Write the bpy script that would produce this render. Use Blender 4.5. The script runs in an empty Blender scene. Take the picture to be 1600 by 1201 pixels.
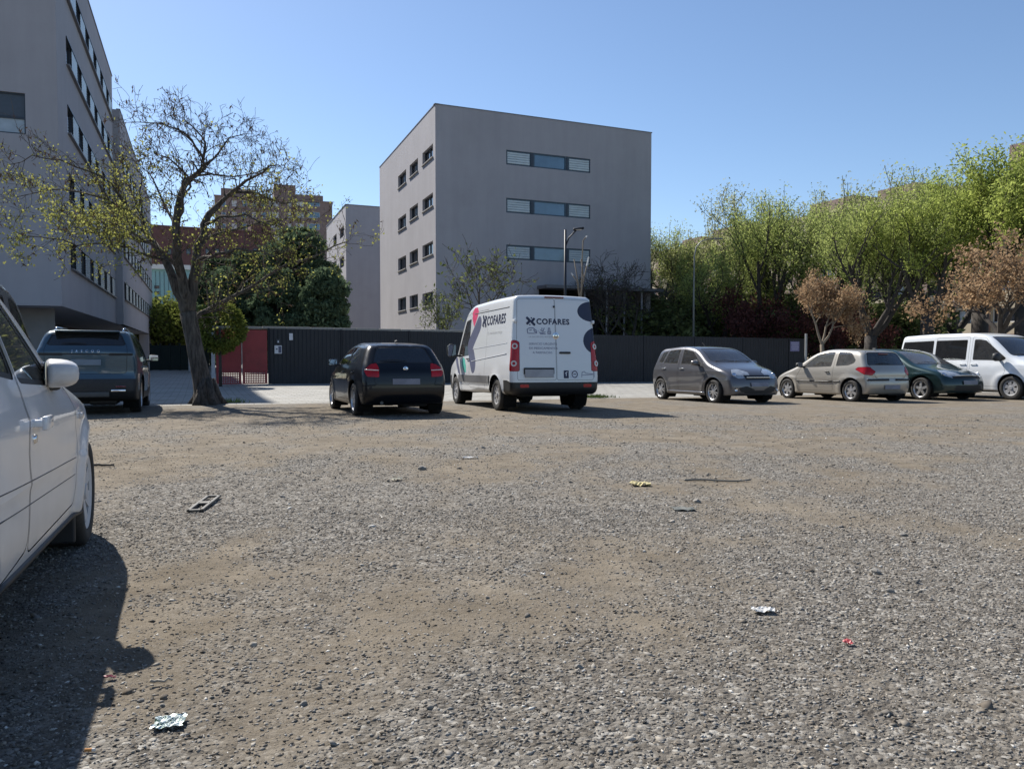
import bpy, bmesh, math, random
import numpy as np
from mathutils import Vector, Matrix
from mathutils.bvhtree import BVHTree
from mathutils.geometry import tessellate_polygon

scene = bpy.context.scene
COL = scene.collection
R = math.radians

# ------------------------------------------------------------------ camera
F_PX, CX, CY, HOR = 1247.0, 800.0, 600.5, 550.0
PITCH = math.atan((CY - HOR) / F_PX)
CAM_H = 1.22
cam = bpy.data.cameras.new('camera')
cam.sensor_width = 36.0
cam.lens = 36.0 * F_PX / 1600.0
cam.clip_start = 0.05
cam.clip_end = 5000
cam_ob = bpy.data.objects.new('camera', cam)
COL.objects.link(cam_ob)
cam_ob.location = (0, 0, CAM_H)
cam_ob.rotation_euler = (math.pi / 2 - PITCH, 0, 0)
scene.camera = cam_ob

# ------------------------------------------------------------------ light
SUN_AZ = -40.5          # degrees from +Y, negative = to the left
SUN_EL = 44.0
world = bpy.data.worlds.new('World')
scene.world = world
world.use_nodes = True
wn = world.node_tree
bg = wn.nodes['Background']
sky = wn.nodes.new('ShaderNodeTexSky')
sky.sky_type = 'NISHITA'
sky.sun_disc = False
sky.sun_elevation = R(SUN_EL)
sky.sun_rotation = R(SUN_AZ)
sky.altitude = 650
sky.air_density = 1.0
sky.dust_density = 0.5
sky.ozone_density = 3.6
wn.links.new(sky.outputs[0], bg.inputs[0])
bg.inputs[1].default_value = 0.094
SUN_DIR = Vector((math.sin(R(SUN_AZ)) * math.cos(R(SUN_EL)), math.cos(R(SUN_AZ)) * math.cos(R(SUN_EL)), math.sin(R(SUN_EL))))
sun = bpy.data.lights.new('sun', 'SUN')
sun.energy = 5.0
sun.angle = R(0.53)
sun.color = (1.0, 0.95, 0.87)
sun_ob = bpy.data.objects.new('sun', sun)
COL.objects.link(sun_ob)
sun_ob.rotation_euler = (-SUN_DIR).to_track_quat('-Z', 'Y').to_euler()
sun_ob.location = (-30, 30, 60)

scene.view_settings.view_transform = 'Standard'
scene.view_settings.look = 'None'
scene.view_settings.gamma = 1.0
scene.view_settings.exposure = 0.64
scene.view_settings.use_curve_mapping = False
scene.cycles.max_bounces = 8
scene.cycles.transparent_max_bounces = 24
scene.cycles.use_denoising = True
scene.cycles.sample_clamp_indirect = 6.0

# ------------------------------------------------------------------ helpers
rng = random.Random(7)

def at(px, py, Y):
    """world point seen at photo pixel (px, py) at distance Y along the view"""
    xc = (px - CX) / F_PX
    yc = (CY - py) / F_PX
    d = Vector((xc, math.cos(PITCH) + yc * math.sin(PITCH), -math.sin(PITCH) + yc * math.cos(PITCH)))
    return Vector((0, 0, CAM_H)) + d * (Y / d.y)

GU = Vector((0.931, 0.365, 0)).normalized()      # the street grid: along the wall
GV = Vector((-GU.y, GU.x, 0))                    # and away from the viewer
def uv_xy(u, v):
    return GU * u + GV * v

def g(x, y):
    """height of the ground"""
    u = GU.x * x + GU.y * y
    base = 0.27 - 0.017 * np.minimum(y, 24.5)
    t = np.clip((y - 24) / 10, 0, 1)
    cross = -0.009 * np.clip(u - 3, 0, 40) * t * t * (3 - 2 * t)
    return base + cross

def _hash(ix, iy, s):
    h = (ix * 374761393 + iy * 668265263 + s * 1442695041) & 0x7fffffff
    h = ((h ^ (h >> 13)) * 1274126177) & 0x7fffffff
    return ((h ^ (h >> 16)) & 0xffff) / 65535.0

def vnoise(x, y, s=0):
    x = np.asarray(x, float); y = np.asarray(y, float)
    ix = np.floor(x).astype(np.int64); iy = np.floor(y).astype(np.int64)
    fx = x - ix; fy = y - iy
    fx = fx * fx * (3 - 2 * fx); fy = fy * fy * (3 - 2 * fy)
    a = _hash(ix, iy, s); b = _hash(ix + 1, iy, s); c = _hash(ix, iy + 1, s); d = _hash(ix + 1, iy + 1, s)
    return (a * (1 - fx) + b * fx) * (1 - fy) + (c * (1 - fx) + d * fx) * fy

def fbm(x, y, s=0, o=4):
    t = 0; a = 0.5; n = 0
    for k in range(o):
        t = t + a * vnoise(x * 2 ** k, y * 2 ** k, s + k * 17); n += a; a *= 0.55
    return t / n

def link(name, data, parent=None, material=None):
    o = bpy.data.objects.new(name, data)
    COL.objects.link(o)
    if parent is not None:
        o.parent = parent
    if material is not None and data is not None and not data.materials:
        data.materials.append(material)
    return o

def tag(o, label=None, cat=None, group=None, kind=None):
    if label: o['label'] = label
    if cat: o['category'] = cat
    if group: o['group'] = group
    if kind: o['kind'] = kind
    return o

def thing(name, label, cat, loc=(0, 0, 0), rotz=0.0, group=None):
    o = bpy.data.objects.new(name, None)
    o.empty_display_size = 0.3
    COL.objects.link(o)
    o.location = loc
    o.rotation_euler = (0, 0, rotz)
    return tag(o, label, cat, group)

def mesh_from(name, verts, faces, smooth=False):
    me = bpy.data.meshes.new(name)
    me.from_pydata([tuple(v) for v in verts], [], faces)
    if smooth:
        me.polygons.foreach_set('use_smooth', [True] * len(me.polygons))
    me.update()
    return me

class MB:
    """collects simple shapes into ONE mesh"""
    def __init__(self):
        self.v = []; self.f = []
    def add(self, verts, faces):
        n = len(self.v)
        self.v += [Vector(p) for p in verts]
        self.f += [tuple(i + n for i in f) for f in faces]
        return self
    def box(self, c, s, M=None, bev=0.0):
        hx, hy, hz = s[0] / 2, s[1] / 2, s[2] / 2
        if bev > 0:
            b = min(bev, hx * .95, hy * .95, hz * .95)
            pts = []
            bm = bmesh.new()
            bmesh.ops.create_cube(bm, size=1)
            for v in bm.verts:
                v.co = Vector((v.co.x * 2 * hx, v.co.y * 2 * hy, v.co.z * 2 * hz))
            bmesh.ops.bevel(bm, geom=list(bm.edges), offset=b, segments=2, affect='EDGES', profile=0.5)
            bm.verts.index_update()
            pts = [v.co.copy() for v in bm.verts]
            fs = [tuple(v.index for v in f.verts) for f in bm.faces]
            bm.free()
        else:
            pts = [Vector((x, y, z)) for x in (-hx, hx) for y in (-hy, hy) for z in (-hz, hz)]
            fs = [(0, 1, 3, 2), (4, 6, 7, 5), (0, 4, 5, 1), (2, 3, 7, 6), (0, 2, 6, 4), (1, 5, 7, 3)]
        if M is not None:
            pts = [M @ p for p in pts]
        return self.add([p + Vector(c) for p in pts], fs)
    def tube(self, pts, rads, n=8, cap=True):
        pts = [Vector(p) for p in pts]
        if not hasattr(rads, '__len__'):
            rads = [rads] * len(pts)
        rings = []; up = None
        for i, p in enumerate(pts):
            d = (pts[min(i + 1, len(pts) - 1)] - pts[max(i - 1, 0)])
            if d.length < 1e-9: d = Vector((0, 0, 1))
            d.normalize()
            if up is None:
                up = d.orthogonal().normalized()
            up = (up - d * up.dot(d))
            if up.length < 1e-6: up = d.orthogonal()
            up.normalize()
            w = d.cross(up)
            rings.append([p + (up * math.cos(2 * math.pi * k / n) + w * math.sin(2 * math.pi * k / n)) * rads[i] for k in range(n)])
        vs = [q for r in rings for q in r]
        fs = []
        for i in range(len(pts) - 1):
            for k in range(n):
                fs.append((i * n + k, i * n + (k + 1) % n, (i + 1) * n + (k + 1) % n, (i + 1) * n + k))
        if cap:
            fs.append(tuple(range(n - 1, -1, -1)))
            fs.append(tuple(range((len(pts) - 1) * n, len(pts) * n)))
        return self.add(vs, fs)
    def lathe(self, prof, n=24, axis='Y', c=(0, 0, 0), closed=False):
        vs = []; m = len(prof)
        for k in range(n):
            a = 2 * math.pi * k / n
            for (r, h) in prof:
                if axis == 'Y': p = (r * math.cos(a), h, r * math.sin(a))
                elif axis == 'Z': p = (r * math.cos(a), r * math.sin(a), h)
                else: p = (h, r * math.cos(a), r * math.sin(a))
                vs.append(Vector(p) + Vector(c))
        fs = []
        for k in range(n):
            for j in range(m if closed else m - 1):
                a, b = k * m + j, k * m + (j + 1) % m
                c2, d = ((k + 1) % n) * m + (j + 1) % m, ((k + 1) % n) * m + j
                fs.append((a, b, c2, d))
        return self.add(vs, fs)
    def quad(self, a, b, c, d):
        return self.add([a, b, c, d], [(0, 1, 2, 3)])
    def build(self, name, material, parent=None, smooth=False, recalc=True, angle=None):
        me = mesh_from(name, self.v, self.f)
        if recalc:
            bm = bmesh.new(); bm.from_mesh(me)
            bmesh.ops.recalc_face_normals(bm, faces=bm.faces)
            bm.to_mesh(me); bm.free()
        if smooth:
            me.polygons.foreach_set('use_smooth', [True] * len(me.polygons))
            if angle:
                me.set_sharp_from_angle(angle=R(angle))
        me.update()
        return link(name, me, parent, material)

# ------------------------------------------------------------------ materials
MATS = {}
def new_mat(name):
    m = bpy.data.materials.new(name); m.use_nodes = True
    return m, m.node_tree, m.node_tree.nodes['Principled BSDF']

def N(nt, t, **kw):
    n = nt.nodes.new(t)
    for k, v in kw.items():
        if k in n.inputs.keys(): n.inputs[k].default_value = v
        else: setattr(n, k, v)
    return n

def rgba(c): return (c[0], c[1], c[2], 1.0)

def mat(name, col, rough=0.6, metal=0.0, var=0.12, scale=6.0, bump=0.0, bscale=60.0, coat=0.0, spec=0.5, col2=None, flakes=False, dirt=None):
    """plain surface with a little uneven colour, fine relief and, where asked, dust in patches"""
    m, nt, b = new_mat(name)
    L = nt.links.new
    tc = N(nt, 'ShaderNodeTexCoord')
    no = N(nt, 'ShaderNodeTexNoise', Scale=scale, Detail=6.0, Roughness=0.62)
    L(tc.outputs['Object'], no.inputs['Vector'])
    ramp = N(nt, 'ShaderNodeValToRGB')
    c1 = col; c2 = col2 or tuple(c * (1 - var) for c in col); c1 = tuple(min(1, c * (1 + var * .6)) for c in col) if col2 is None else col
    ramp.color_ramp.elements[0].position = 0.3; ramp.color_ramp.elements[0].color = rgba(c2)
    ramp.color_ramp.elements[1].position = 0.7; ramp.color_ramp.elements[1].color = rgba(c1)
    L(no.outputs['Fac'], ramp.inputs['Fac'])
    out = ramp.outputs['Color']
    if dirt:
        n2 = N(nt, 'ShaderNodeTexNoise', Scale=dirt[1], Detail=8.0, Roughness=0.7)
        L(tc.outputs['Object'], n2.inputs['Vector'])
        r2 = N(nt, 'ShaderNodeValToRGB')
        r2.color_ramp.elements[0].position = dirt[2]; r2.color_ramp.elements[1].position = min(1, dirt[2] + 0.3)
        r2.color_ramp.elements[0].color = (0, 0, 0, 1); r2.color_ramp.elements[1].color = (dirt[3],) * 3 + (1,)
        L(n2.outputs['Fac'], r2.inputs['Fac'])
        mx = N(nt, 'ShaderNodeMix', data_type='RGBA'); mx.inputs[7].default_value = rgba(dirt[0])
        L(r2.outputs['Color'], mx.inputs[0]); L(out, mx.inputs[6]); out = mx.outputs[2]
    L(out, b.inputs['Base Color'])
    b.inputs['Roughness'].default_value = rough
    b.inputs['Metallic'].default_value = metal
    b.inputs['Specular IOR Level'].default_value = spec
    b.inputs['Coat Weight'].default_value = coat
    b.inputs['Coat Roughness'].default_value = 0.04
    if bump:
        n3 = N(nt, 'ShaderNodeTexNoise', Scale=bscale, Detail=4.0)
        L(tc.outputs['Object'], n3.inputs['Vector'])
        bp = N(nt, 'ShaderNodeBump', Strength=bump, Distance=0.02)
        L(n3.outputs['Fac'], bp.inputs['Height']); L(bp.outputs['Normal'], b.inputs['Normal'])
    MATS[name] = m
    return m

def paint(name, col, metal=0.0, rough=0.38, dust=0.35, coat=0.85):
    """car paint: clear coat over colour, dust gathered low on the body"""
    m, nt, b = new_mat(name)
    L = nt.links.new
    tc = N(nt, 'ShaderNodeTexCoord')
    no = N(nt, 'ShaderNodeTexNoise', Scale=5.0, Detail=8.0, Roughness=0.7)
    L(tc.outputs['Object'], no.inputs['Vector'])
    sp = N(nt, 'ShaderNodeSeparateXYZ'); L(tc.outputs['Object'], sp.inputs[0])
    mr = N(nt, 'ShaderNodeMapRange'); mr.inputs[1].default_value = 0.15; mr.inputs[2].default_value = 0.75
    mr.inputs[3].default_value = 1.0; mr.inputs[4].default_value = 0.12
    L(sp.outputs['Z'], mr.inputs[0])
    mu = N(nt, 'ShaderNodeMath', operation='MULTIPLY'); L(mr.outputs[0], mu.inputs[0]); L(no.outputs['Fac'], mu.inputs[1])
    mu2 = N(nt, 'ShaderNodeMath', operation='MULTIPLY'); L(mu.outputs[0], mu2.inputs[0]); mu2.inputs[1].default_value = dust
    mx = N(nt, 'ShaderNodeMix', data_type='RGBA'); mx.inputs[6].default_value = rgba(col); mx.inputs[7].default_value = (0.23, 0.19, 0.15, 1)
    L(mu2.outputs[0], mx.inputs[0]); L(mx.outputs[2], b.inputs['Base Color'])
    r2 = N(nt, 'ShaderNodeMath', operation='MULTIPLY_ADD'); L(mu2.outputs[0], r2.inputs[0]); r2.inputs[1].default_value = 0.6; r2.inputs[2].default_value = rough
    L(r2.outputs[0], b.inputs['Roughness'])
    b.inputs['Metallic'].default_value = metal
    b.inputs['Specular IOR Level'].default_value = 0.25
    b.inputs['Coat Weight'].default_value = coat
    cr = N(nt, 'ShaderNodeMath', operation='MULTIPLY_ADD'); L(mu2.outputs[0], cr.inputs[0]); cr.inputs[1].default_value = 0.5; cr.inputs[2].default_value = 0.045
    L(cr.outputs[0], b.inputs['Coat Roughness'])
    n3 = N(nt, 'ShaderNodeTexNoise', Scale=2.2, Detail=2.0); L(tc.outputs['Object'], n3.inputs['Vector'])
    bp = N(nt, 'ShaderNodeBump', Strength=0.04, Distance=0.05)
    L(n3.outputs['Fac'], bp.inputs['Height']); L(bp.outputs['Normal'], b.inputs['Coat Normal'])
    return m

def glass(name, tint=(0.35, 0.42, 0.42), rough=0.02, refl=0.06, film=0.07):
    m, nt, b = new_mat(name)
    nt.nodes.remove(b)
    L = nt.links.new
    out = nt.nodes['Material Output']
    tr = N(nt, 'ShaderNodeBsdfTransparent'); tr.inputs[0].default_value = rgba(tint)
    gl = N(nt, 'ShaderNodeBsdfGlossy'); gl.inputs['Roughness'].default_value = rough; gl.inputs['Color'].default_value = (0.9, 0.95, 1, 1)
    fr = N(nt, 'ShaderNodeFresnel'); fr.inputs['IOR'].default_value = 1.5
    ad = N(nt, 'ShaderNodeMath', operation='ADD'); L(fr.outputs[0], ad.inputs[0]); ad.inputs[1].default_value = refl
    ad.use_clamp = True
    # a thin film of dust
    tc = N(nt, 'ShaderNodeTexCoord'); no = N(nt, 'ShaderNodeTexNoise', Scale=7.0, Detail=7.0, Roughness=0.7)
    L(tc.outputs['Object'], no.inputs['Vector'])
    df = N(nt, 'ShaderNodeBsdfDiffuse'); df.inputs[0].default_value = (0.4, 0.38, 0.35, 1)
    m1 = N(nt, 'ShaderNodeMixShader'); m2 = N(nt, 'ShaderNodeMixShader')
    sc = N(nt, 'ShaderNodeMath', operation='MULTIPLY'); L(no.outputs['Fac'], sc.inputs[0]); sc.inputs[1].default_value = film
    L(ad.outputs[0], m1.inputs[0]); L(tr.outputs[0], m1.inputs[1]); L(gl.outputs[0], m1.inputs[2])
    L(sc.outputs[0], m2.inputs[0]); L(m1.outputs[0], m2.inputs[1]); L(df.outputs[0], m2.inputs[2])
    L(m2.outputs[0], out.inputs[0])
    return m

def leaf_mat(name, c1, c2, trans=0.45):
    m, nt, b = new_mat(name)
    nt.nodes.remove(b)
    L = nt.links.new
    out = nt.nodes['Material Output']
    a = N(nt, 'ShaderNodeAttribute', attribute_name='tint')
    rp = N(nt, 'ShaderNodeValToRGB')
    rp.color_ramp.elements[0].color = rgba(c1); rp.color_ramp.elements[1].color = rgba(c2)
    L(a.outputs['Fac'], rp.inputs[0])
    df = N(nt, 'ShaderNodeBsdfDiffuse'); tl = N(nt, 'ShaderNodeBsdfTranslucent')
    L(rp.outputs[0], df.inputs[0]); L(rp.outputs[0], tl.inputs[0])
    mx = N(nt, 'ShaderNodeMixShader', ); mx.inputs[0].default_value = trans
    L(df.outputs[0], mx.inputs[1]); L(tl.outputs[0], mx.inputs[2]); L(mx.outputs[0], out.inputs[0])
    return m

M = {}
M['rubber'] = mat('tyre_rubber', (0.025, 0.024, 0.023), 0.85, var=.25, scale=9, dirt=((0.14, .115, .09), 7, .5, .5))
M['black'] = mat('black_plastic', (0.022, 0.022, 0.024), 0.55, var=.2, dirt=((0.12, .10, .085), 4, .55, .4))
M['bumper'] = mat('dark_bumper_plastic', (0.012, 0.012, 0.014), 0.5, var=.2)
M['seal'] = mat('black_seal', (0.012, 0.012, 0.013), 0.6)
M['well'] = mat('wheel_well_black', (0.012, 0.012, 0.012), 0.95, spec=.1)
M['lining'] = mat('cabin_lining', (0.035, 0.034, 0.036), 0.9, spec=.2)
M['seat'] = mat('seat_cloth', (0.06, 0.06, 0.065), 0.95, bump=.3, bscale=200)
M['lining_pale'] = mat('grey_cabin_trim', (0.16, 0.165, 0.165), 0.8)
M['seat_pale'] = mat('pale_seat_cloth', (0.30, 0.31, 0.31), 0.95, bump=.3, bscale=200)
M['alloy'] = mat('alloy_silver', (0.55, 0.55, 0.56), 0.35, 0.7, dirt=((0.16, .13, .1), 9, .5, .5))
M['cover'] = mat('plastic_wheel_cover', (0.36, 0.36, 0.37), 0.5, 0.1, dirt=((0.16, .13, .1), 8, .45, .6))
M['steel'] = mat('dark_steel', (0.10, 0.10, 0.10), 0.6, 0.5)
M['chrome'] = mat('chrome', (0.75, 0.76, 0.78), 0.12, 1.0, var=.03)
M['lamp_red'] = mat('red_lens', (0.40, 0.004, 0.010), 0.22, 0, var=.25, scale=9, coat=.25, spec=.3)
M['lamp_red_dark'] = mat('dark_red_lens', (0.13, 0.012, 0.018), 0.15, 0, var=.15, coat=1.0)
M['lamp_clear'] = mat('clear_lens', (0.42, 0.45, 0.48), 0.12, 0.35, var=.35, scale=14, coat=1.0)
M['lamp_white'] = mat('white_lens', (0.62, 0.55, 0.5), 0.2, 0, coat=1.0)
M['plate'] = mat('number_plate', (0.40, 0.41, 0.43), 0.5, var=.2, scale=3)
M['plate_dark'] = mat('dull_number_plate', (0.20, 0.20, 0.24), 0.5, var=.3, scale=3)
M['glass'] = glass('car_glass', (0.70, 0.80, 0.77), refl=.08, film=.30)
M['glass_mid'] = glass('tinted_car_glass', (0.28, 0.34, 0.34), film=.14)
M['glass_dark'] = glass('dark_car_glass', (0.025, 0.028, 0.034), refl=.03)
M['mirror'] = mat('mirror_glass', (0.35, 0.36, 0.38), 0.03, 1.0, var=.02)
# ------------------------------------------------------------------ vehicles
def round_poly(pts, r=None, seg=4):
    """corner-rounded polygon; points are (a, b) or (a, b, radius)"""
    out = []
    n = len(pts)
    for i in range(n):
        p0 = Vector(pts[i - 1][:2]); p = Vector(pts[i][:2]); p1 = Vector(pts[(i + 1) % n][:2])
        rad = pts[i][2] if len(pts[i]) > 2 else (r or 0)
        d0 = (p0 - p); d1 = (p1 - p)
        rr = min(rad, d0.length * .49, d1.length * .49)
        if rr < 1e-4:
            out.append((p.x, p.y)); continue
        a = p + d0.normalized() * rr; b = p + d1.normalized() * rr
        for k in range(seg + 1):
            t = k / seg
            q = a * (1 - t) ** 2 + p * 2 * t * (1 - t) + b * t * t
            out.append((q.x, q.y))
    return out

def area2(poly):
    return sum(poly[i - 1][0] * poly[i][1] - poly[i][0] * poly[i - 1][1] for i in range(len(poly)))

def inset_poly(poly, d):
    n = len(poly)
    s = 1 if area2(poly) > 0 else -1
    out = []
    for i in range(n):
        p0 = Vector(poly[i - 1]); p = Vector(poly[i]); p1 = Vector(poly[(i + 1) % n])
        e0 = (p - p0); e1 = (p1 - p)
        if e0.length < 1e-7 or e1.length < 1e-7: out.append(tuple(p)); continue
        e0.normalize(); e1.normalize()
        n0 = Vector((-e0.y, e0.x)) * s; n1 = Vector((-e1.y, e1.x)) * s
        b = n0 + n1
        k = max(0.35, b.length_squared / 2)
        out.append(tuple(p + b * (d / k)))
    return out

def in_poly(poly, x, y):
    c = False; j = len(poly) - 1
    for i in range(len(poly)):
        xi, yi = poly[i]; xj, yj = poly[j]
        if (yi > y) != (yj > y) and x < (xj - xi) * (y - yi) / (yj - yi) + xi: c = not c
        j = i
    return c

def resample(loop, n):
    p = np.array(loop + [loop[0]], float)
    s = np.concatenate([[0], np.cumsum(np.hypot(*np.diff(p, axis=0).T))])
    t = np.linspace(0, s[-1], n, endpoint=False)
    return np.stack([np.interp(t, s, p[:, 0]), np.interp(t, s, p[:, 1])], 1)

SEC_T = np.linspace(0, 1, 200)
def _sec(xs, ys):
    y = np.interp(SEC_T, xs, ys)
    k = np.exp(-np.linspace(-2, 2, 31) ** 2); k /= k.sum()
    return np.convolve(np.pad(y, 15, 'edge'), k, 'valid')

class Body:
    """a car body: an outline seen from the side, swelled to its width, then cut into panels, glass and lamps"""
    def __init__(s, P):
        s.P = P
        L, W, H = P['L'], P['W'], P['H']
        s.ro = P['ro']; s.wb = P['wb']; s.xm = P['ro'] + P['wb'] / 2
        s.wr = P['wr']; s.Ra = P['wr'] + P.get('gap', 0.055)
        s.zw = P['wr']
        s.axles = (P['ro'], P['ro'] + P['wb'])
        prof = round_poly(P['profile'], 0.06, seg=6)
        if area2(prof) < 0: prof.reverse()
        loop = resample(prof, P.get('N', 150))
        n = len(loop)
        tan = np.roll(loop, -1, 0) - np.roll(loop, 1, 0)
        tan /= np.linalg.norm(tan, axis=1)[:, None] + 1e-9
        inn = np.stack([-tan[:, 1], tan[:, 0]], 1)
        s.sec_lo = _sec([0, .12, .35, .62, .85, 1], P.get('sec', [.93, .965, .992, 1.0, .99, .962]))
        R0 = P.get('R', 0.075)
        K, FN, MR = 7, 5, 13
        Rr = np.where(loop[:, 1] < 0.35, 0.045, R0)
        k = np.ones(7) / 7
        Rr = np.convolve(np.concatenate([Rr[-3:], Rr, Rr[:3]]), k, 'valid')
        wl = s.halfw(loop[:, 0], loop[:, 1])
        sp = np.stack([np.clip(loop[:, 0], .42, L - .42), np.full(n, P.get('spine', .55))], 1)
        cols = []
        for j in range(K + 1):
            cols.append((loop, (wl - Rr) * j / K))
        for j in range(1, FN + 1):
            ph = math.pi / 2 * j / FN
            q = loop + inn * (Rr * (1 - math.cos(ph)))[:, None]
            wq = s.halfw(q[:, 0], q[:, 1])
            cols.append((q, wq - Rr * (1 - math.sin(ph))))
        q0 = cols[-1][0]
        for j in range(1, MR + 1):
            t = (j / MR)
            q = q0 * (1 - t) + sp * t
            cols.append((q, s.halfw(q[:, 0], q[:, 1])))
        nc = len(cols)
        V = np.zeros((n, nc, 3))
        for j, (q, y) in enumerate(cols):
            V[:, j, 0] = q[:, 0]; V[:, j, 1] = y; V[:, j, 2] = q[:, 1]
        V = s.bend(V)
        vl = V.reshape(-1, 3); vr = vl * [1, -1, 1]
        F = []
        for i in range(n):
            i2 = (i + 1) % n
            for j in range(nc - 1):
                a, b, c, d = i * nc + j, i2 * nc + j, i2 * nc + j + 1, i * nc + j + 1
                F.append((a, b, c, d)); F.append((d + n * nc, c + n * nc, b + n * nc, a + n * nc))
        me = mesh_from('shell', np.concatenate([vl, vr]), F)
        bm = bmesh.new(); bm.from_mesh(me); bpy.data.meshes.remove(me)
        bmesh.ops.remove_doubles(bm, verts=bm.verts, dist=0.0012)
        bmesh.ops.dissolve_degenerate(bm, edges=bm.edges, dist=1e-5)
        bmesh.ops.recalc_face_normals(bm, faces=bm.faces)
        bm.normal_update()
        s.bm = bm
        s.lay = bm.faces.layers.int.new('rid')
        s.ids = {0: 'body'}
        s.bvh = BVHTree.FromBMesh(bm)
        s.parts = {}
        s.root = None
    def belt(s, x):
        b = s.P['belt']
        return b[0] + (b[1] - b[0]) * np.clip(x / s.P['L'], 0, 1)
    def halfw(s, x, z):
        P = s.P; L, W, H = P['L'], P['W'], P['H']
        x = np.asarray(x, float); z = np.asarray(z, float)
        bl = s.belt(x)
        t = np.clip((z - .12) / (bl - .12), 0, 1)
        lo = np.interp(t, SEC_T, s.sec_lo)
        k = np.clip((z - bl) / (H - bl), 0, 1.05)
        up = .962 - (.962 - P['tw']) * (k * .8 + .2 * k * k)
        f = np.where(z < bl, lo, up)
        xf = np.clip((x - .62 * L) / (.38 * L), 0, 1.05); xr = np.clip((.34 * L - x) / (.34 * L), 0, 1.05)
        f = f * (1 - P.get('tf', .10) * xf ** 2.4 - P.get('tr', .07) * xr ** 2.2)
        w = W / 2 * f
        for xa in s.axles:
            d = np.hypot(x - xa, z - s.zw)
            w = w + P.get('flare', .022) * np.exp(-((d - s.Ra) / .075) ** 2) * (z > .12)
        for (za, amp, wd) in P.get('crease', []):
            zz = za if not callable(za) else za(x)
            w = w + amp * np.exp(-((z - zz) / wd) ** 2)
        return w
    def bend(s, V):
        P = s.P; L, W, H = P['L'], P['W'], P['H']
        x = V[..., 0].copy(); y = V[..., 1]; z = V[..., 2].copy()
        q = np.abs(y) / (W / 2)
        nf = np.clip((x - .5 * L) / (.5 * L), 0, 1); nr = np.clip((.45 * L - x) / (.45 * L), 0, 1)
        V[..., 0] = x - P.get('bf', .16) * nf * q ** 2.3 + P.get('br', .11) * nr * q ** 2.3
        V[..., 2] = z - P.get('crown', .035) * q ** 2 * np.clip((z - .55) / .5, 0, 1)
        return V
    # --- cutting
    def new_id(s, name):
        i = len(s.ids); s.ids[i] = name; return i
    def cut(s, name, poly, A, B, D, thr=0.25, ring=None, filt=None, rid=None, only=None):
        bm = s.bm; lay = s.lay
        A = Vector(A); B = Vector(B); D = Vector(D) if D is not None else None
        mn = Vector((min(p[0] for p in poly), min(p[1] for p in poly))) - Vector((.01, .01))
        mx = Vector((max(p[0] for p in poly), max(p[1] for p in poly))) + Vector((.01, .01))
        cand = []
        for f in bm.faces:
            if D is not None and f.normal.dot(D) < thr: continue
            if only is not None and f[lay] not in only: continue
            a0 = 1e9; a1 = -1e9; b0 = 1e9; b1 = -1e9
            for v in f.verts:
                a = v.co.dot(A); b = v.co.dot(B)
                a0 = min(a0, a); a1 = max(a1, a); b0 = min(b0, b); b1 = max(b1, b)
            if a1 < mn.x or a0 > mx.x or b1 < mn.y or b0 > mx.y: continue
            if filt and not filt(f.calc_center_median()): continue
            cand.append(f)
        polys = [poly]
        inner = None
        if ring:
            inner = inset_poly(poly, ring); polys.append(inner)
        for pl in polys:
            n = len(pl)
            for i in range(n):
                p = pl[i]; q = pl[(i + 1) % n]
                ea = Vector((q[0] - p[0], q[1] - p[1]))
                if ea.length < 1e-6: continue
                no2 = Vector((-ea.y, ea.x)).normalized()
                no = A * no2.x + B * no2.y
                co = A * p[0] + B * p[1]
                x0 = min(p[0], q[0]) - .004; x1 = max(p[0], q[0]) + .004; y0 = min(p[1], q[1]) - .004; y1 = max(p[1], q[1]) + .004
                sel = []; rest = []
                for f in cand:
                    a0 = 1e9; a1 = -1e9; b0 = 1e9; b1 = -1e9; s0 = 1e9; s1 = -1e9
                    for v in f.verts:
                        a = v.co.dot(A); b = v.co.dot(B)
                        if a < a0: a0 = a
                        if a > a1: a1 = a
                        if b < b0: b0 = b
                        if b > b1: b1 = b
                        d = (v.co - co).dot(no)
                        if d < s0: s0 = d
                        if d > s1: s1 = d
                    if a1 >= x0 and a0 <= x1 and b1 >= y0 and b0 <= y1 and s0 < -1e-5 and s1 > 1e-5: sel.append(f)
                    else: rest.append(f)
                if not sel: continue
                geom = set(sel)
                for f in sel:
                    geom.update(f.verts); geom.update(f.edges)
                r = bmesh.ops.bisect_plane(bm, geom=list(geom), dist=1e-5, plane_co=co, plane_no=no)
                cand = rest + [x for x in r['geom'] if isinstance(x, bmesh.types.BMFace)]
        if rid is None: rid = s.new_id(name)
        rr = s.new_id(name + ' ring') if ring else None
        for f in cand:
            if not f.is_valid: continue
            c = f.calc_center_median()
            a, b = c.dot(A), c.dot(B)
            if in_poly(poly, a, b):
                f[lay] = rid if (inner is None or in_poly(inner, a, b)) else rr
        bm.normal_update()
        return rid, rr
    X = (1, 0, 0); Y = (0, 1, 0); Z = (0, 0, 1)
    def side(s, name, poly, sd, ring=None, rad=0.03, thr=.25, **k):
        """region seen from the left (sd=1) or right (sd=-1)"""
        pl = round_poly(poly, rad, 3) if rad else [p[:2] for p in poly]
        return s.cut(name, pl, s.X, s.Z, (0, sd, 0), thr, ring, filt=lambda c: c.y * sd > 0.2, **k)
    def end(s, name, poly, front, ring=None, rad=0.03, thr=.25, zmin=0, filt=None, **k):
        """region seen from the front or the rear; coordinates (y, z)"""
        pl = round_poly(poly, rad, 3) if rad else [p[:2] for p in poly]
        mid = s.P['L'] / 2
        return s.cut(name, pl, s.Y, s.Z, (1 if front else -1, 0, 0), thr, ring, filt=filt or (lambda c: (c.x > mid) == bool(front)), **k)
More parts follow.
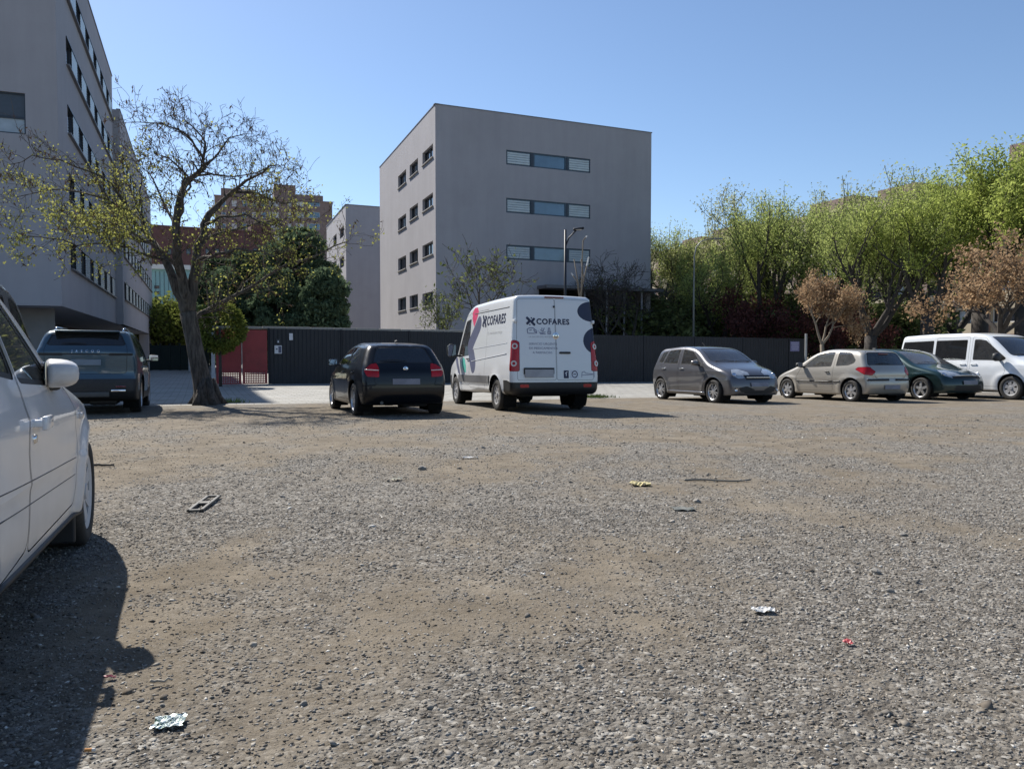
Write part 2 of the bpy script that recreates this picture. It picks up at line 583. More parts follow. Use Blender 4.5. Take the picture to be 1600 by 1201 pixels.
    def corner(s, name, poly, front, sd, ang=45, ring=None, rad=0.03, thr=.1, **k):
        """wrap-round lamp; seen from ang degrees off the end, coordinates (a, z) with a growing outwards"""
        e = R(ang); fx = 1 if front else -1
        D = Vector((fx * math.cos(e), sd * math.sin(e), 0)); A = Vector((-fx * math.sin(e), sd * math.cos(e), 0))
        sh = -fx * math.sin(e) * s.P['L'] if front else 0
        pl = [(a + sh, b) for a, b in (round_poly(poly, rad, 3) if rad else [p[:2] for p in poly])]
        mid = s.P['L'] / 2
        return s.cut(name, pl, A, s.Z, D, thr, ring, filt=lambda c: (c.x > mid) == bool(front) and c.y * sd > -.05, **k)
    def arches(s):
        bm = s.bm; W = s.P['W']
        yi = W / 2 - .31
        for sgn in (1, -1):
            fs = [f for f in bm.faces if f.normal.z < -.3 and f.calc_center_median().z < .5]
            geom = set(fs)
            for f in fs: geom.update(f.verts); geom.update(f.edges)
            bmesh.ops.bisect_plane(bm, geom=list(geom), dist=1e-5, plane_co=(0, sgn * yi, 0), plane_no=(0, 1, 0))
        rid = s.new_id('hole')
        for xa in s.axles:
            zc = s.zw + .012
            pl = [(xa + s.Ra * math.cos(2 * math.pi * k / 28), zc + s.Ra * math.sin(2 * math.pi * k / 28)) for k in range(28)]
            s.cut('hole', pl, s.X, s.Z, None, filt=lambda c: abs(c.y) > yi, rid=rid)
        bmesh.ops.delete(bm, geom=[f for f in bm.faces if f[s.lay] == rid], context='FACES')
    def hit(s, o, d):
        r = s.bvh.ray_cast(Vector(o), Vector(d).normalized())
        return (r[0], r[1]) if r[0] is not None else (Vector(o) + Vector(d), -Vector(d).normalized())
    def on_side(s, x, z, sd):
        return s.hit((x, sd * 3, z), (0, -sd, 0))
    def on_end(s, y, z, front):
        return s.hit(((s.P['L'] + 2) if front else -2, y, z), (-1 if front else 1, 0, 0))
    # --- splitting into objects
    def split(s, root, spec, default):
        """spec: {region name: (object name, material, offset, parent region or None)}"""
        bm = s.bm; lay = s.lay
        bm.normal_update()
        bm.verts.index_update()
        groups = {}
        for f in bm.faces:
            groups.setdefault(f[lay], []).append(f)
        made = {}
        order = sorted(groups, key=lambda i: 0 if spec.get(s.ids[i], (0, 0, 0, None))[3] is None else 1)
        for i in order:
            nm = s.ids[i]
            oname, material, off, par = spec.get(nm, spec.get(nm.split('#')[0], default if i == 0 else ('panel_gap', M['seal'], -.008, None)))
            if nm.endswith(' ring') and nm not in spec:
                base = nm[:-5].split('#')[0]
                kind = 'seal' if base.startswith('win') else 'panel_gap'
                oname, material, off, par = (kind, M['seal'], -.004 if kind == 'seal' else -.010, None)
                par = nm[:-5] if nm[:-5] in made else None
            vmap = {}; vs = []; ns = []; fs = []
            for f in groups[i]:
                idx = []
                for v in f.verts:
                    k = vmap.get(v.index)
                    if k is None:
                        k = vmap[v.index] = len(vs)
                        c = v.co + v.normal * off
                        vs.append((c.x - s.xm, c.y, c.z)); ns.append(tuple(v.normal))
                    idx.append(k)
                fs.append(tuple(idx))
            me = mesh_from(oname, vs, fs, True)
            try: me.normals_split_custom_set_from_vertices(ns)
            except Exception: pass
            p = root
            if par and par in made: p = made[par]
            made[nm] = link(oname, me, p, material)
        # dark inner skin
        vs = []; fs = []; vmap = {}
        for i, fl in groups.items():
            nm = s.ids[i]
            if nm.startswith('win'): continue
            for f in fl:
                if f.calc_center_median().z < .3: continue
                idx = []
                for v in f.verts:
                    k = vmap.get(v.index)
                    if k is None:
                        k = vmap[v.index] = len(vs); c = v.co - v.normal * .03
                        vs.append((c.x - s.xm, c.y, c.z))
                    idx.append(k)
                fs.append(tuple(reversed(idx)))
        link('cabin_lining', mesh_from('cabin_lining', vs, fs, True), root, s.P.get('trim') or M['lining'])
        s.made = made
        return made
    # --- wheels and fittings
    def wells(s, root):
        W = s.P['W']
        for xa in s.axles:
            for sd in (1, -1):
                b = MB()
                yo = s.P['W'] / 2 - .05; yi = W / 2 - .34
                n = 20; ring0 = []; ring1 = []
                for k in range(n + 1):
                    a = R(-38 + 256 * k / n)
                    x = xa - s.xm + (s.Ra + .012) * math.cos(a); z = s.zw + .012 + (s.Ra + .012) * math.sin(a)
                    ring0.append((x, sd * yo, z)); ring1.append((x, sd * yi, z))
                b.add(ring0 + ring1, [(k, k + 1, n + 2 + k, n + 1 + k) for k in range(n)] + [tuple(range(n + 1, 2 * n + 2))])
                b.build('wheel_well', M['well'], root)
        # underside: floor pan, axle, exhaust
        cl = s.P.get('clear', .22)
        MB().box((s.axles[0] - s.xm, 0, s.zw), (.09, s.P['W'] - .5, .09)).build('axle_beam', M['black'], root)
        MB().box((s.axles[1] - s.xm, 0, s.zw - .02), (.12, s.P['W'] - .5, .08)).build('axle_beam', M['black'], root)
        MB().box((0, .1, cl), (s.wb * .85, .18, .10), bev=.02).build('exhaust_tunnel', M['black'], root)
        MB().box((s.axles[0] - s.xm - .34, -.25, cl + .02), (.30, .5, .13), bev=.05).build('silencer', M['black'], root)
    def wheel(s, root, style, n_spoke=5, material=None, width=.195, turn=0):
        rt = s.wr; rr = rt * s.P.get('rim', .66); hw = width / 2
        ty = MB().lathe([(rr * .98, -hw * .86), (rr * 1.05, -hw * .98), (rt * .90, -hw), (rt * .975, -hw * .88), (rt, -hw * .66), (rt * 1.0, -hw * .22), (rt * .985, -hw * .2), (rt * .985, -hw * .12), (rt, -hw * .1), (rt, hw * .1), (rt * .985, hw * .12), (rt * .985, hw * .2), (rt, hw * .22), (rt, hw * .66), (rt * .975, hw * .88), (rt * .90, hw), (rr * 1.05, hw * .98), (rr * .98, hw * .86)], 36)
        hub = MB().lathe([(0, -hw * .3), (rr * .8, -hw * .3), (rr * .98, -hw * .85), (rr * .98, hw * .1), (0, hw * .1)], 24)
        rim = MB().lathe([(rr * .90, hw * .55), (rr * .93, hw * .80), (rr * .99, hw * .92), (rr * 1.01, hw * .86), (rr * .97, -hw * .8), (rr * .90, -hw * .6)], 36, closed=True)
        if style == 'spoke':
            for k in range(n_spoke):
                a = 2 * math.pi * k / n_spoke + .3
                c, sn = math.cos(a), math.sin(a)
                def pt(r, t, h): return Vector((r * c - t * sn, h, r * sn + t * c))
                w0, w1 = rr * .17, rr * s.P.get('spw', .15)
                for half in ((-1, 1) if s.P.get('twin') else (0,)):
                    o = half * rr * .13; ww0 = w0 * (.5 if half else 1); ww1 = w1 * (.55 if half else 1)
                    q = [pt(rr * .16, o * .5 - ww0, hw * .78), pt(rr * .16, o * .5 + ww0, hw * .78), pt(rr * .95, o * 1.5 + ww1, hw * .70), pt(rr * .95, o * 1.5 - ww1, hw * .70)]
                    q2 = [p - Vector((0, hw * .35, 0)) for p in q]
                    rim.add(q + q2, [(0, 1, 2, 3), (4, 7, 6, 5), (0, 4, 5, 1), (1, 5, 6, 2), (2, 6, 7, 3), (3, 7, 4, 0)])
            rim.lathe([(0, hw * .86), (rr * .10, hw * .86), (rr * .22, hw * .80), (rr * .24, hw * .5), (0, hw * .5)], 18)
        else:
            m = n_spoke
            ns = m * 6
            r1, r2, r3 = rr * .38, rr * .60, rr * .84
            def pt(r, a, h): return Vector((r * math.cos(a), h, r * math.sin(a)))
            rim.lathe([(0, hw * .9), (rr * .2, hw * .9), (rr * .22, hw * .78), (r1, hw * .74), (r1, hw * .5), (0, hw * .5)], 24)
            rim.lathe([(r3, hw * .5), (r3, hw * .82), (rr * .97, hw * .92)], 36)
            for k in range(m):
                a0 = 2 * math.pi * k / m; da = 2 * math.pi / m * .30
                q = [pt(r1 * .98, a0 - da * 1.6, hw * .74), pt(r1 * .98, a0 + da * 1.6, hw * .74), pt(r3 * 1.01, a0 + da, hw * .82), pt(r3 * 1.01, a0 - da, hw * .82)]
                q2 = [p - Vector((0, hw * .3, 0)) for p in q]
                rim.add(q + q2, [(0, 1, 2, 3), (4, 7, 6, 5), (0, 4, 5, 1), (1, 5, 6, 2), (2, 6, 7, 3), (3, 7, 4, 0)])
            if style == 'steel':
                rim.lathe([(rr * .5, hw * .55), (rr * .86, hw * .62)], 24)
        w0 = hub.build('wheel', M['steel'], None, True, angle=40)
        t0 = ty.build('tyre', M['rubber'], w0, True, angle=50)
        r0 = rim.build('rim', material or M['alloy'], w0, True, angle=35)
        first = True
        for xa in s.axles:
            for sd in (1, -1):
                if first: w = w0; first = False
                else:
                    w = w0.copy(); COL.objects.link(w)
                    for ch in (t0, r0):
                        c = ch.copy(); COL.objects.link(c); c.parent = w
                w.parent = root
                tr = s.P['W'] / 2 - hw - s.P.get('wheel_in', .018)
                w.location = (xa - s.xm, sd * tr, s.zw)
                w.rotation_euler = (0, rng.uniform(0, 6), 0 if sd > 0 else math.pi)
                if sd < 0: w.rotation_euler = (0, rng.uniform(0, 6), math.pi)
    def cabin(s, root, seat=None, x_front=None, rows=(0,), wheel_side=1, z=None):
        P = s.P; seat = seat or M['seat']; W = P['W']
        zf = P.get('floor', .30); hs = P.get('hip', .52)
        xs = [x for x in rows]
        for r, x in enumerate(xs):
            ys = (.36, -.36) if r == 0 else (0,)
            for y in ys:
                wd = .50 if r == 0 else W * .66
                b = MB()
                b.box((x - s.xm, y, hs - .12), (.52, wd, .16), bev=.05)
                Mt = Matrix.Rotation(R(-16), 3, 'Y')
                b.box((x - s.xm - .30, y, hs + .22), (.13, wd, .60), M=Mt, bev=.05)
                b.box((x - s.xm - .1, y, hs - .24), (.4, wd * .8, .16))
                so = b.build('seat', seat, root, True, angle=40)
                for yy in ((0,) if r == 0 else (-.36, .36)):
                    MB().box((x - s.xm - .40, y + yy, hs + .60), (.09, .25, .17), M=Mt, bev=.035).build('headrest', seat, so, True, angle=40)
        if x_front:
            b = MB()
            b.box((x_front - s.xm, 0, P['dash'] - .11), (.42, W * .78, .22), bev=.07)
            b.build('dashboard', P.get('trim') or M['lining'], root, True, angle=40)
            st = MB()
            pts = [(0, .18 * math.cos(a), .18 * math.sin(a)) for a in np.linspace(0, 2 * math.pi, 21)]
            Mr = Matrix.Rotation(R(-24), 3, 'Y')
            cc = Vector((x_front - s.xm - .30, .36 * wheel_side, P['dash'] - .03))
            st.tube([Mr @ Vector(p) + cc for p in pts], .015, 6, cap=False)
            st.tube([Mr @ Vector((0, -.17, 0)) + cc, Mr @ Vector((0, .17, 0)) + cc], .018, 6)
            st.tube([cc, cc + Vector((.16, 0, -.05))], .03, 6)
            st.build('steering_wheel', M['black'], root, True)
    def mirror(s, root, x, z, sd, material, size=(.10, .20, .14), arm=.06, fold=False):
        p, n = s.on_side(x, z, sd)
        c = Vector((p.x - s.xm, p.y + sd * (arm + size[1] / 2 - .01), p.z + .03))
        bm = bmesh.new(); bmesh.ops.create_uvsphere(bm, u_segments=20, v_segments=12, radius=1)
        for v in bm.verts:
            q = v.co
            e = lambda t, k: math.copysign(abs(t) ** k, t)
            xx = e(q.x, .8); yy = e(q.y, .62); zz = e(q.z, .62)
            if xx < 0: xx *= .25
            zz *= 1 - .18 * (yy * sd > 0) * abs(yy)
            v.co = Vector((xx * size[0], yy * size[1] / 2, zz * size[2] / 2))
        me = bpy.data.meshes.new('mirror'); bm.to_mesh(me); bm.free()
        me.polygons.foreach_set('use_smooth', [True] * len(me.polygons))
        m = link('mirror', me, root, material)
        m.location = c
        g2 = MB().box((-size[0] * .27, 0, 0), (.008, size[1] * .84, size[2] * .80), bev=.003).build('mirror_glass', M['mirror'], m)
        MB().box((-.0, -sd * (size[1] / 2 + arm / 2 - .03), -size[2] * .38), (.07, arm + .09, .05), bev=.015).build('mirror_arm', M['black'], m)
        if fold:
            m.rotation_euler = (0, 0, sd * fold)
            m.location = (c.x - size[1] * .42, p.y + sd * .022, c.z)
        return m
    def handle(s, door, x, z, sd, material, ln=.17, tall=.028, out=.026):
        p, n = s.on_side(x, z, sd)
        b = MB()
        b.box((p.x - s.xm, p.y + sd * out, p.z), (ln, .020, tall), bev=.009)
        b.box((p.x - s.xm + ln * .42, p.y + sd * .008, p.z), (.03, .04, .026), bev=.006)
        b.box((p.x - s.xm - ln * .42, p.y + sd * .008, p.z), (.03, .04, .026), bev=.006)
        h = b.build('handle', material, door, True, angle=40)
        return h
    def plate(s, root, y, z, front, size=(.52, .11), material=None, out=.014):
        p, n = s.on_end(y, z, front)
        tilt = math.atan2(n.z, abs(n.x)) if n.z > 0 else 0
        fx = 1 if front else -1
        b = MB(); b.box((0, 0, 0), (.012, size[0], size[1]), bev=.004)
        o = b.build('number_plate', material or M['plate'], root)
        o.location = (p.x - s.xm + fx * out, y, z)
        o.rotation_euler = (0, -fx * tilt, 0)
        return o

def place(root, P, axle_pt, which, sd, head):
    """put a vehicle so that the outer foot of one wheel stands at axle_pt; head = unit heading on the plan"""
    h = Vector((head[0], head[1], 0)).normalized(); left = Vector((-h.y, h.x, 0))
    half = P['W'] / 2 - .018
    off = (P['wb'] / 2) * (1 if which == 'front' else -1)
    c = Vector((axle_pt[0], axle_pt[1], 0)) - left * (half * sd) - h * off
    zf = g(*(c + h * P['wb'] / 2).xy); zr = g(*(c - h * P['wb'] / 2).xy)
    zl = g(*(c + left * .75).xy); zr2 = g(*(c - left * .75).xy)
    fx = (h * P['wb'] + Vector((0, 0, float(zf - zr)))).normalized()
    ly = (left * 1.5 + Vector((0, 0, float(zl - zr2))))
    up = fx.cross(ly).normalized(); ly = up.cross(fx)
    c.z = float(zf + zr) / 2 - .006
    root.matrix_world = Matrix(((fx.x, ly.x, up.x, c.x), (fx.y, ly.y, up.y, c.y), (fx.z, ly.z, up.z, c.z), (0, 0, 0, 1)))
    return c

def ground_at(px, py):
    """where the photo's ground pixel lies, on the sloping lot"""
    k = (py - HOR) / F_PX
    Y = (CAM_H - .27) / (k - .017)
    p = at(px, py, Y)
    return (p.x, Y)

def wiper(root, s, x, y0, y1, z, front=True, material=None):
    pts = []
    for t in np.linspace(0, 1, 8):
        y = y0 + (y1 - y0) * t
        p, n = s.on_end(y, z + .02 * math.sin(t * 3), front)
        pts.append(Vector((p.x - s.xm, p.y, p.z)) + n * .018)
    MB().tube(pts, .009, 5).build('wiper', material or M['black'], root)

def badge(root, s, z, front, r=.04, y=0):
    p, n = s.on_end(y, z, front)
    fx = 1 if front else -1
    o = MB().lathe([(0, .010), (r * .7, .010), (r, .004), (r, -.01), (0, -.01)], 24, axis='X').build('badge', M['chrome'], root, True, angle=40)
    o.location = (p.x - s.xm + fx * .006, y, z); o.rotation_euler = (0, 0, 0 if front else math.pi)
    return o

def text_mesh(txt, size, bold=0.0, spacing=1.0, align='LEFT'):
    cu = bpy.data.curves.new('text', 'FONT'); cu.body = txt; cu.size = size; cu.offset = bold
    cu.space_character = spacing; cu.align_x = align; cu.resolution_u = 3
    o = bpy.data.objects.new('text', cu); COL.objects.link(o)
    dg = bpy.context.evaluated_depsgraph_get()
    me = bpy.data.meshes.new_from_object(o.evaluated_get(dg))
    bpy.data.objects.remove(o); bpy.data.curves.remove(cu)
    vs = [tuple(v.co) for v in me.vertices]; fs = [tuple(p.vertices) for p in me.polygons]
    bpy.data.meshes.remove(me)
    return vs, fs

def stick(s, root, name, vs, fs, fn, material, out=.004):
    """lay a flat print (a, b) on the body; fn(a, b) -> (point, normal)"""
    q = []
    for v in vs:
        p, n = fn(v[0], v[1])
        p = p + n * out
        q.append((p.x - s.xm, p.y, p.z))
    return link(name, mesh_from(name, q, fs), root, material)

def poly_print(polys):
    vs = []; fs = []
    for pl in polys:
        n = len(vs)
        tri = tessellate_polygon([[Vector((a, b, 0)) for a, b in pl]])
        vs += [(a, b, 0) for a, b in pl]
        fs += [tuple(n + i for i in t) for t in tri]
    return vs, fs

def capsule(p, q, r, n=8):
    p = Vector(p); q = Vector(q); d = (q - p).normalized(); w = Vector((-d.y, d.x))
    out = []
    for k in range(n + 1):
        a = -math.pi / 2 + math.pi * k / n
        out.append(tuple(q + d * (r * math.cos(a)) + w * (r * math.sin(a))))
    for k in range(n + 1):
        a = math.pi / 2 + math.pi * k / n
        out.append(tuple(p + d * (r * math.cos(a)) + w * (r * math.sin(a))))
    return out
BW = {}   # the bodies, by name
AWAY = (GV.x, GV.y); TOWARD = (-GV.x, -GV.y)

def make_car(name, label, P, body_paint, where, glass_side=None, glass_end=None):
    s = Body(P)
    root = thing(name, label, P.get('cat', 'car'))
    s.arches()
    spec = {}
    gs = glass_side or M['glass']; ge = glass_end or gs
    # bumpers
    for nm, pl in P.get('bumpers', {}).items():
        s.cut(nm, [p[:2] for p in pl], s.X, s.Z, None, ring=None)
        spec[nm] = (nm, P.get('bumper_mat', {}).get(nm, body_paint), 0, None)
    for nm, pl, mt in P.get('bands', []):
        for sd in (1, -1):
            s.side(nm, pl, sd, rad=.01)
        spec[nm] = (nm, mt, .006, None)
    if P.get('cladding'):
        zc = P['cladding']
        s.cut('cladding', [(-1, -1), (9, -1), (9, zc), (-1, zc)], s.X, s.Z, None)
        spec['cladding'] = ('lower_cladding', M['black'], .002, None)
    # doors, then what sits in them
    k = 0
    for pl in P['doors']:
        for sd in (1, -1):
            s.side('door#%d%s' % (k, 'lr'[sd < 0]), pl, sd, ring=.007, rad=.05)
        k += 1
    spec['door'] = ('door', body_paint, 0, None)
    if P.get('tailgate'):
        s.end('tailgate', P['tailgate'], False, ring=.007, rad=.07)
        spec['tailgate'] = ('tailgate', body_paint, 0, None)
    if P.get('bonnet'):
        A, B = (0, 1, 0), (1, 0, 0)
        s.cut('bonnet', round_poly(P['bonnet'], .06, 3), A, B, (0, 0, 1), .2, .007)
        spec['bonnet'] = ('bonnet', body_paint, 0, None)
    kw = 0
    for pl, mt in P['windows']:
        for sd in (1, -1):
            nm = 'win#%d%s' % (kw, 'lr'[sd < 0])
            s.side(nm, pl, sd, ring=P.get('seal', .018), rad=.04)
            spec[nm] = ('window', mt or gs, -.007, None)
        kw += 1
    if P.get('rear_window'):
        s.end('winrear', P['rear_window'], False, ring=P.get('rseal', .02), rad=.08, thr=.12)
        spec['winrear'] = ('rear_window', ge, -.006, None)
    if P.get('windscreen'):
        x0 = P['ws_x']
        s.end('winfront', P['windscreen'], True, ring=.02, rad=.08, thr=.12, filt=lambda c: x0[0] < c.x < x0[1])
        spec['winfront'] = ('windscreen', P.get('ws_glass') or gs, -.006, None)
    for nm, pl, front, ang, mt in P.get('lamps', []):
        for sd in (1, -1):
            s.corner(nm + '#' + 'lr'[sd < 0], pl, front, sd, ang, ring=.006, rad=.03)
            spec[nm + '#' + 'lr'[sd < 0]] = (nm, mt, .002, None)
            spec[nm + '#' + 'lr'[sd < 0] + ' ring'] = ('panel_gap', M['seal'], -.006, None)
    for nm, pl, front, mt, off in P.get('panels', []):
        s.end(nm, pl, front, ring=None, rad=.02)
        spec[nm] = (nm, mt, off, None)
    s.spec = spec
    if P.get('extra'): P['extra'](s)
    s.split(root, spec, ('body', body_paint, 0, None))
    s.wells(root)
    s.wheel(root, P['wheel'][0], P['wheel'][1], P['wheel'][2], P.get('tyre_w', .195))
    if P.get('cabin'): s.cabin(root, *P['cabin'])
    s.root = root
    place(root, P, *where)
    BW[name] = s
    return root, s

def lamp_discs(s, root, kids, pts, front, r=.05, material=None):
    for (y, z) in pts:
        for sd in (1, -1):
            p, n = s.on_end(y * sd, z, front)
            o = MB().lathe([(0, .0), (r * .55, .002), (r * .95, .014), (r, .004), (r, -.01)], 18, axis='X').build('lamp_bowl', material or M['chrome'], root, True, angle=40)
            o.location = (p.x - s.xm + n.x * .004, p.y + n.y * .004, p.z)
            o.rotation_euler = n.to_track_quat('X', 'Z').to_euler()

# ---- black five-door hatchback -----------------------------------------
pm_black = paint('black_car_paint', (0.002, 0.003, 0.006), 0.0, .3, .01, coat=.4)
P = dict(L=4.23, W=1.75, H=1.43, ro=.79, wb=2.66, wr=.315, belt=(.96, .93), tw=.665, R=.085, bf=.22, br=.13, tf=.12, tr=.10, rim=.70,
    profile=[(4.20, .24, .06), (4.24, .50, .12), (4.15, .72, .12), (3.05, .97, .25), (2.30, 1.36, .35), (1.65, 1.435, .5), (.62, 1.375, .12), (.46, 1.335, .03), (.13, .985, .06), (.03, .86, .06), (.0, .62, .06), (.0, .42, .05), (.09, .24, .05), (.5, .2, .05), (3.8, .2, .05)],
    sec=[.93, .955, .985, 1.0, .985, .955], crease=[(.70, .010, .03)],
    doors=[[(1.66, .30), (2.78, .30), (2.92, .72), (2.72, 1.0), (2.14, 1.33), (1.62, 1.385)], [(1.60, .30), (1.60, 1.385), (.86, 1.35), (.55, 1.0), (.74, .84), (1.06, .68), (1.17, .30)]],
    tailgate=[(-.58, .60), (.58, .60), (.60, 1.0), (.46, 1.345), (-.46, 1.345), (-.60, 1.0)],
    bonnet=[(-.66, 3.0), (.66, 3.0), (.60, 4.05), (-.60, 4.05)],
    windows=[([(1.72, .985), (2.74, .965), (2.16, 1.29), (1.70, 1.34)], None), ([(1.55, .99), (1.55, 1.34), (1.0, 1.31), (.74, 1.01)], None)],
    rear_window=[(-.60, 1.005), (.60, 1.005), (.46, 1.318), (-.46, 1.318)],
    windscreen=[(-.66, .985), (.66, .985), (.53, 1.36), (-.53, 1.36)], ws_x=(2.2, 3.3),
    lamps=[('tail_lamp', [(.44, .735), (.66, .75), (.74, .87), (.64, .99), (.54, 1.01), (.46, .90)], False, 32, M['lamp_red']),
           ('headlamp', [(.25, .60), (.62, .62), (.66, .78), (.30, .74)], True, 32, M['lamp_clear'])],
    wheel=('spoke', 5, M['alloy']), dash=.95)
root, s = make_car('parked_car', 'black five-door hatchback seen from behind, parked between the tree and the white van', P, pm_black,
    (ground_at(551, 649), 'rear', 1, AWAY), M['glass_dark'], M['glass_dark'])
s.cabin(root, M['seat'], 2.75, (1.75, .95), 1)
s.plate(root, .0, .66, False, material=M['plate_dark'])
badge(root, s, .90, False, .045)
for sd in (1, -1):
    s.mirror(root, 2.55, 1.0, sd, pm_black)
    for d, x in (('door#0', 1.80), ('door#1', .86)):
        s.handle(s.made[d + 'lr'[sd < 0]], x, .83, sd, pm_black)
for sd in (1, -1):
    p, n = s.on_end(.69 * sd, .50, False)
MB().tube([(-s.xm + .06, .45, .27), (-s.xm + .3, .45, .27)], .03, 12).build('exhaust_pipe', M['steel'], root, True, angle=40)
MB().box((.82 - s.xm, 0, 1.425), (.17, .045, .05), bev=.02).build('aerial', M['black'], root, True)
wiper(root, s, 0, -.05, .45, 1.03, False)
for sd in (1, -1):
    pts = []
    for t in np.linspace(0, 1, 6):
        p, n = s.on_end(sd * (.50 + .24 * t), .868 + .012 * t, False); pts.append(Vector((p.x - s.xm, p.y, p.z)) + n * .004)
    MB().tube(pts, .011, 5).build('lamp_strip', M['lamp_white'], s.made['tail_lamp#' + 'lr'[sd < 0]], True)
    pts = []
    for t in np.linspace(0, 1, 8):
        p, n = s.on_end(sd * (.56 + .22 * t), .60 - .01 * t, False); pts.append(Vector((p.x - s.xm, p.y, p.z)) + n * .003)
    MB().tube(pts, .010, 5).build('bumper_crease', pm_black, root, True)
# the two-colour quarters of the round badge
bd = []
p, n = s.on_end(0, .90, False)
o = MB()
for k in (0, 2):
    a0 = math.pi / 2 * k
    pts = [(0, 0, 0)] + [(0, .032 * math.cos(a0 + t), .032 * math.sin(a0 + t)) for t in np.linspace(0, math.pi / 2, 6)]
    o.add([Vector(q) for q in pts], [tuple(range(len(pts)))])
o = o.build('badge_field', mat('badge_blue', (0.02, 0.09, 0.30), .3, coat=1), root)
o.location = (p.x - s.xm - .019, 0, .90)

# ---- blue-grey sport utility car ---------------------------------------
pm_suv = paint('blue_grey_car_paint', (0.050, 0.092, 0.125), 0.45, .33, .35)
P = dict(L=4.50, W=1.87, H=1.70, ro=.93, wb=2.67, wr=.36, belt=(1.28, 1.06), tw=.77, R=.085, bf=.15, br=.10, tf=.08, tr=.06, rim=.70, spw=.11, tyre_w=.225,
    profile=[(4.46, .30, .06), (4.50, .62, .10), (4.42, .92, .12), (3.10, 1.12, .2), (2.45, 1.60, .35), (1.8, 1.70, .5), (.40, 1.655, .10), (.30, 1.615, .03), (.10, 1.34, .04), (.02, 1.26, .06), (.05, .80, .06), (.0, .68, .05), (.0, .44, .05), (.12, .30, .06), (.6, .24, .05), (4.0, .25, .05)],
    sec=[.94, .965, .99, 1.0, .995, .965], cladding=.47, bumpers={'rear_bumper': [(-.2, .1), (.40, .1), (.34, .70), (-.2, .70)]}, bumper_mat={'rear_bumper': M['black']},
    doors=[[(1.78, .40), (2.95, .40), (3.05, .8), (2.86, 1.12), (2.30, 1.555), (1.74, 1.62)], [(1.72, .40), (1.72, 1.62), (.98, 1.595), (.72, 1.24), (.92, .95), (1.25, .74), (1.36, .40)]],
    tailgate=[(-.70, .80), (.70, .80), (.72, 1.3), (.58, 1.62), (-.58, 1.62), (-.72, 1.3)],
    windows=[([(1.84, 1.19), (2.80, 1.13), (2.30, 1.515), (1.82, 1.58)], None), ([(1.66, 1.20), (1.66, 1.58), (1.05, 1.555), (.88, 1.25)], None), ([(.82, 1.27), (.98, 1.54), (.66, 1.51), (.50, 1.31)], None)],
    rear_window=[(-.70, 1.345), (.70, 1.345), (.58, 1.60), (-.58, 1.60)],
    windscreen=[(-.70, 1.13), (.70, 1.13), (.58, 1.60), (-.58, 1.60)], ws_x=(2.3, 3.4),
    lamps=[('tail_lamp', [(.36, 1.15), (.76, 1.15), (.76, 1.20), (.36, 1.20)], False, 30, M['seal']), ('headlamp', [(.3, .76), (.72, .76), (.72, .9), (.3, .88)], True, 30, M['lamp_clear'])],
    panels=[('light_bar', [(-.64, 1.165), (.64, 1.165), (.64, 1.19), (-.64, 1.19)], False, M['seal'], .002)],
    wheel=('spoke', 5, M['alloy']), dash=1.05)
root, s = make_car('parked_car', 'blue-grey sport utility car in the shade below the big left building', P, pm_suv, (ground_at(222, 643), 'rear', -1, AWAY), M['glass_dark'], M['glass_dark'])
s.cabin(root, M['seat'], 2.85, (1.85, 1.0), 1)
for sd in (1, -1):
    s.mirror(root, 2.66, 1.10, sd, M['black'], (.11, .22, .15))
    for d, x in (('door#0', 1.95), ('door#1', 1.05)):
        s.handle(s.made[d + 'lr'[sd < 0]], x, .93, sd, pm_suv)
    MB().tube([(.70 - s.xm, sd * .60, 1.655), (.80 - s.xm, sd * .60, 1.71), (2.1 - s.xm, sd * .60, 1.735), (2.25 - s.xm, sd * .60, 1.675)], .018, 8).build('roof_rail', M['chrome'], root, True)
MB().box((.30 - s.xm, 0, 1.628), (.24, 1.14, .03), bev=.012).build('roof_spoiler', pm_suv, root, True, angle=40)
s.plate(root, 0, 1.02, False, material=mat('blurred_plate', (.16, .21, .27), .5))
for sd in (1, -1):
    MB().box((.0 - s.xm, sd * .56, .47), (.03, .26, .05), bev=.012).build('exhaust_trim', M['chrome'], root, True, angle=40)
    MB().box((.005 - s.xm, sd * .60, .55), (.03, .18, .035), bev=.01).build('reflector', M['lamp_red_dark'], root, True, angle=40)
MB().box((.01 - s.xm, 0, .40), (.03, .8, .10), bev=.012).build('skid_plate', M['steel'], root, True, angle=40)
vs, fs = text_mesh('JAECOO', .062, .0012, 2.6, 'CENTER')
stick(s, root, 'lettering', [(-a, b) for a, b, c in vs], fs, lambda a, b: s.on_end(a, b + 1.215, False), M['chrome'], .006)
wiper(root, s, 0, 0, .42, 1.37, False)

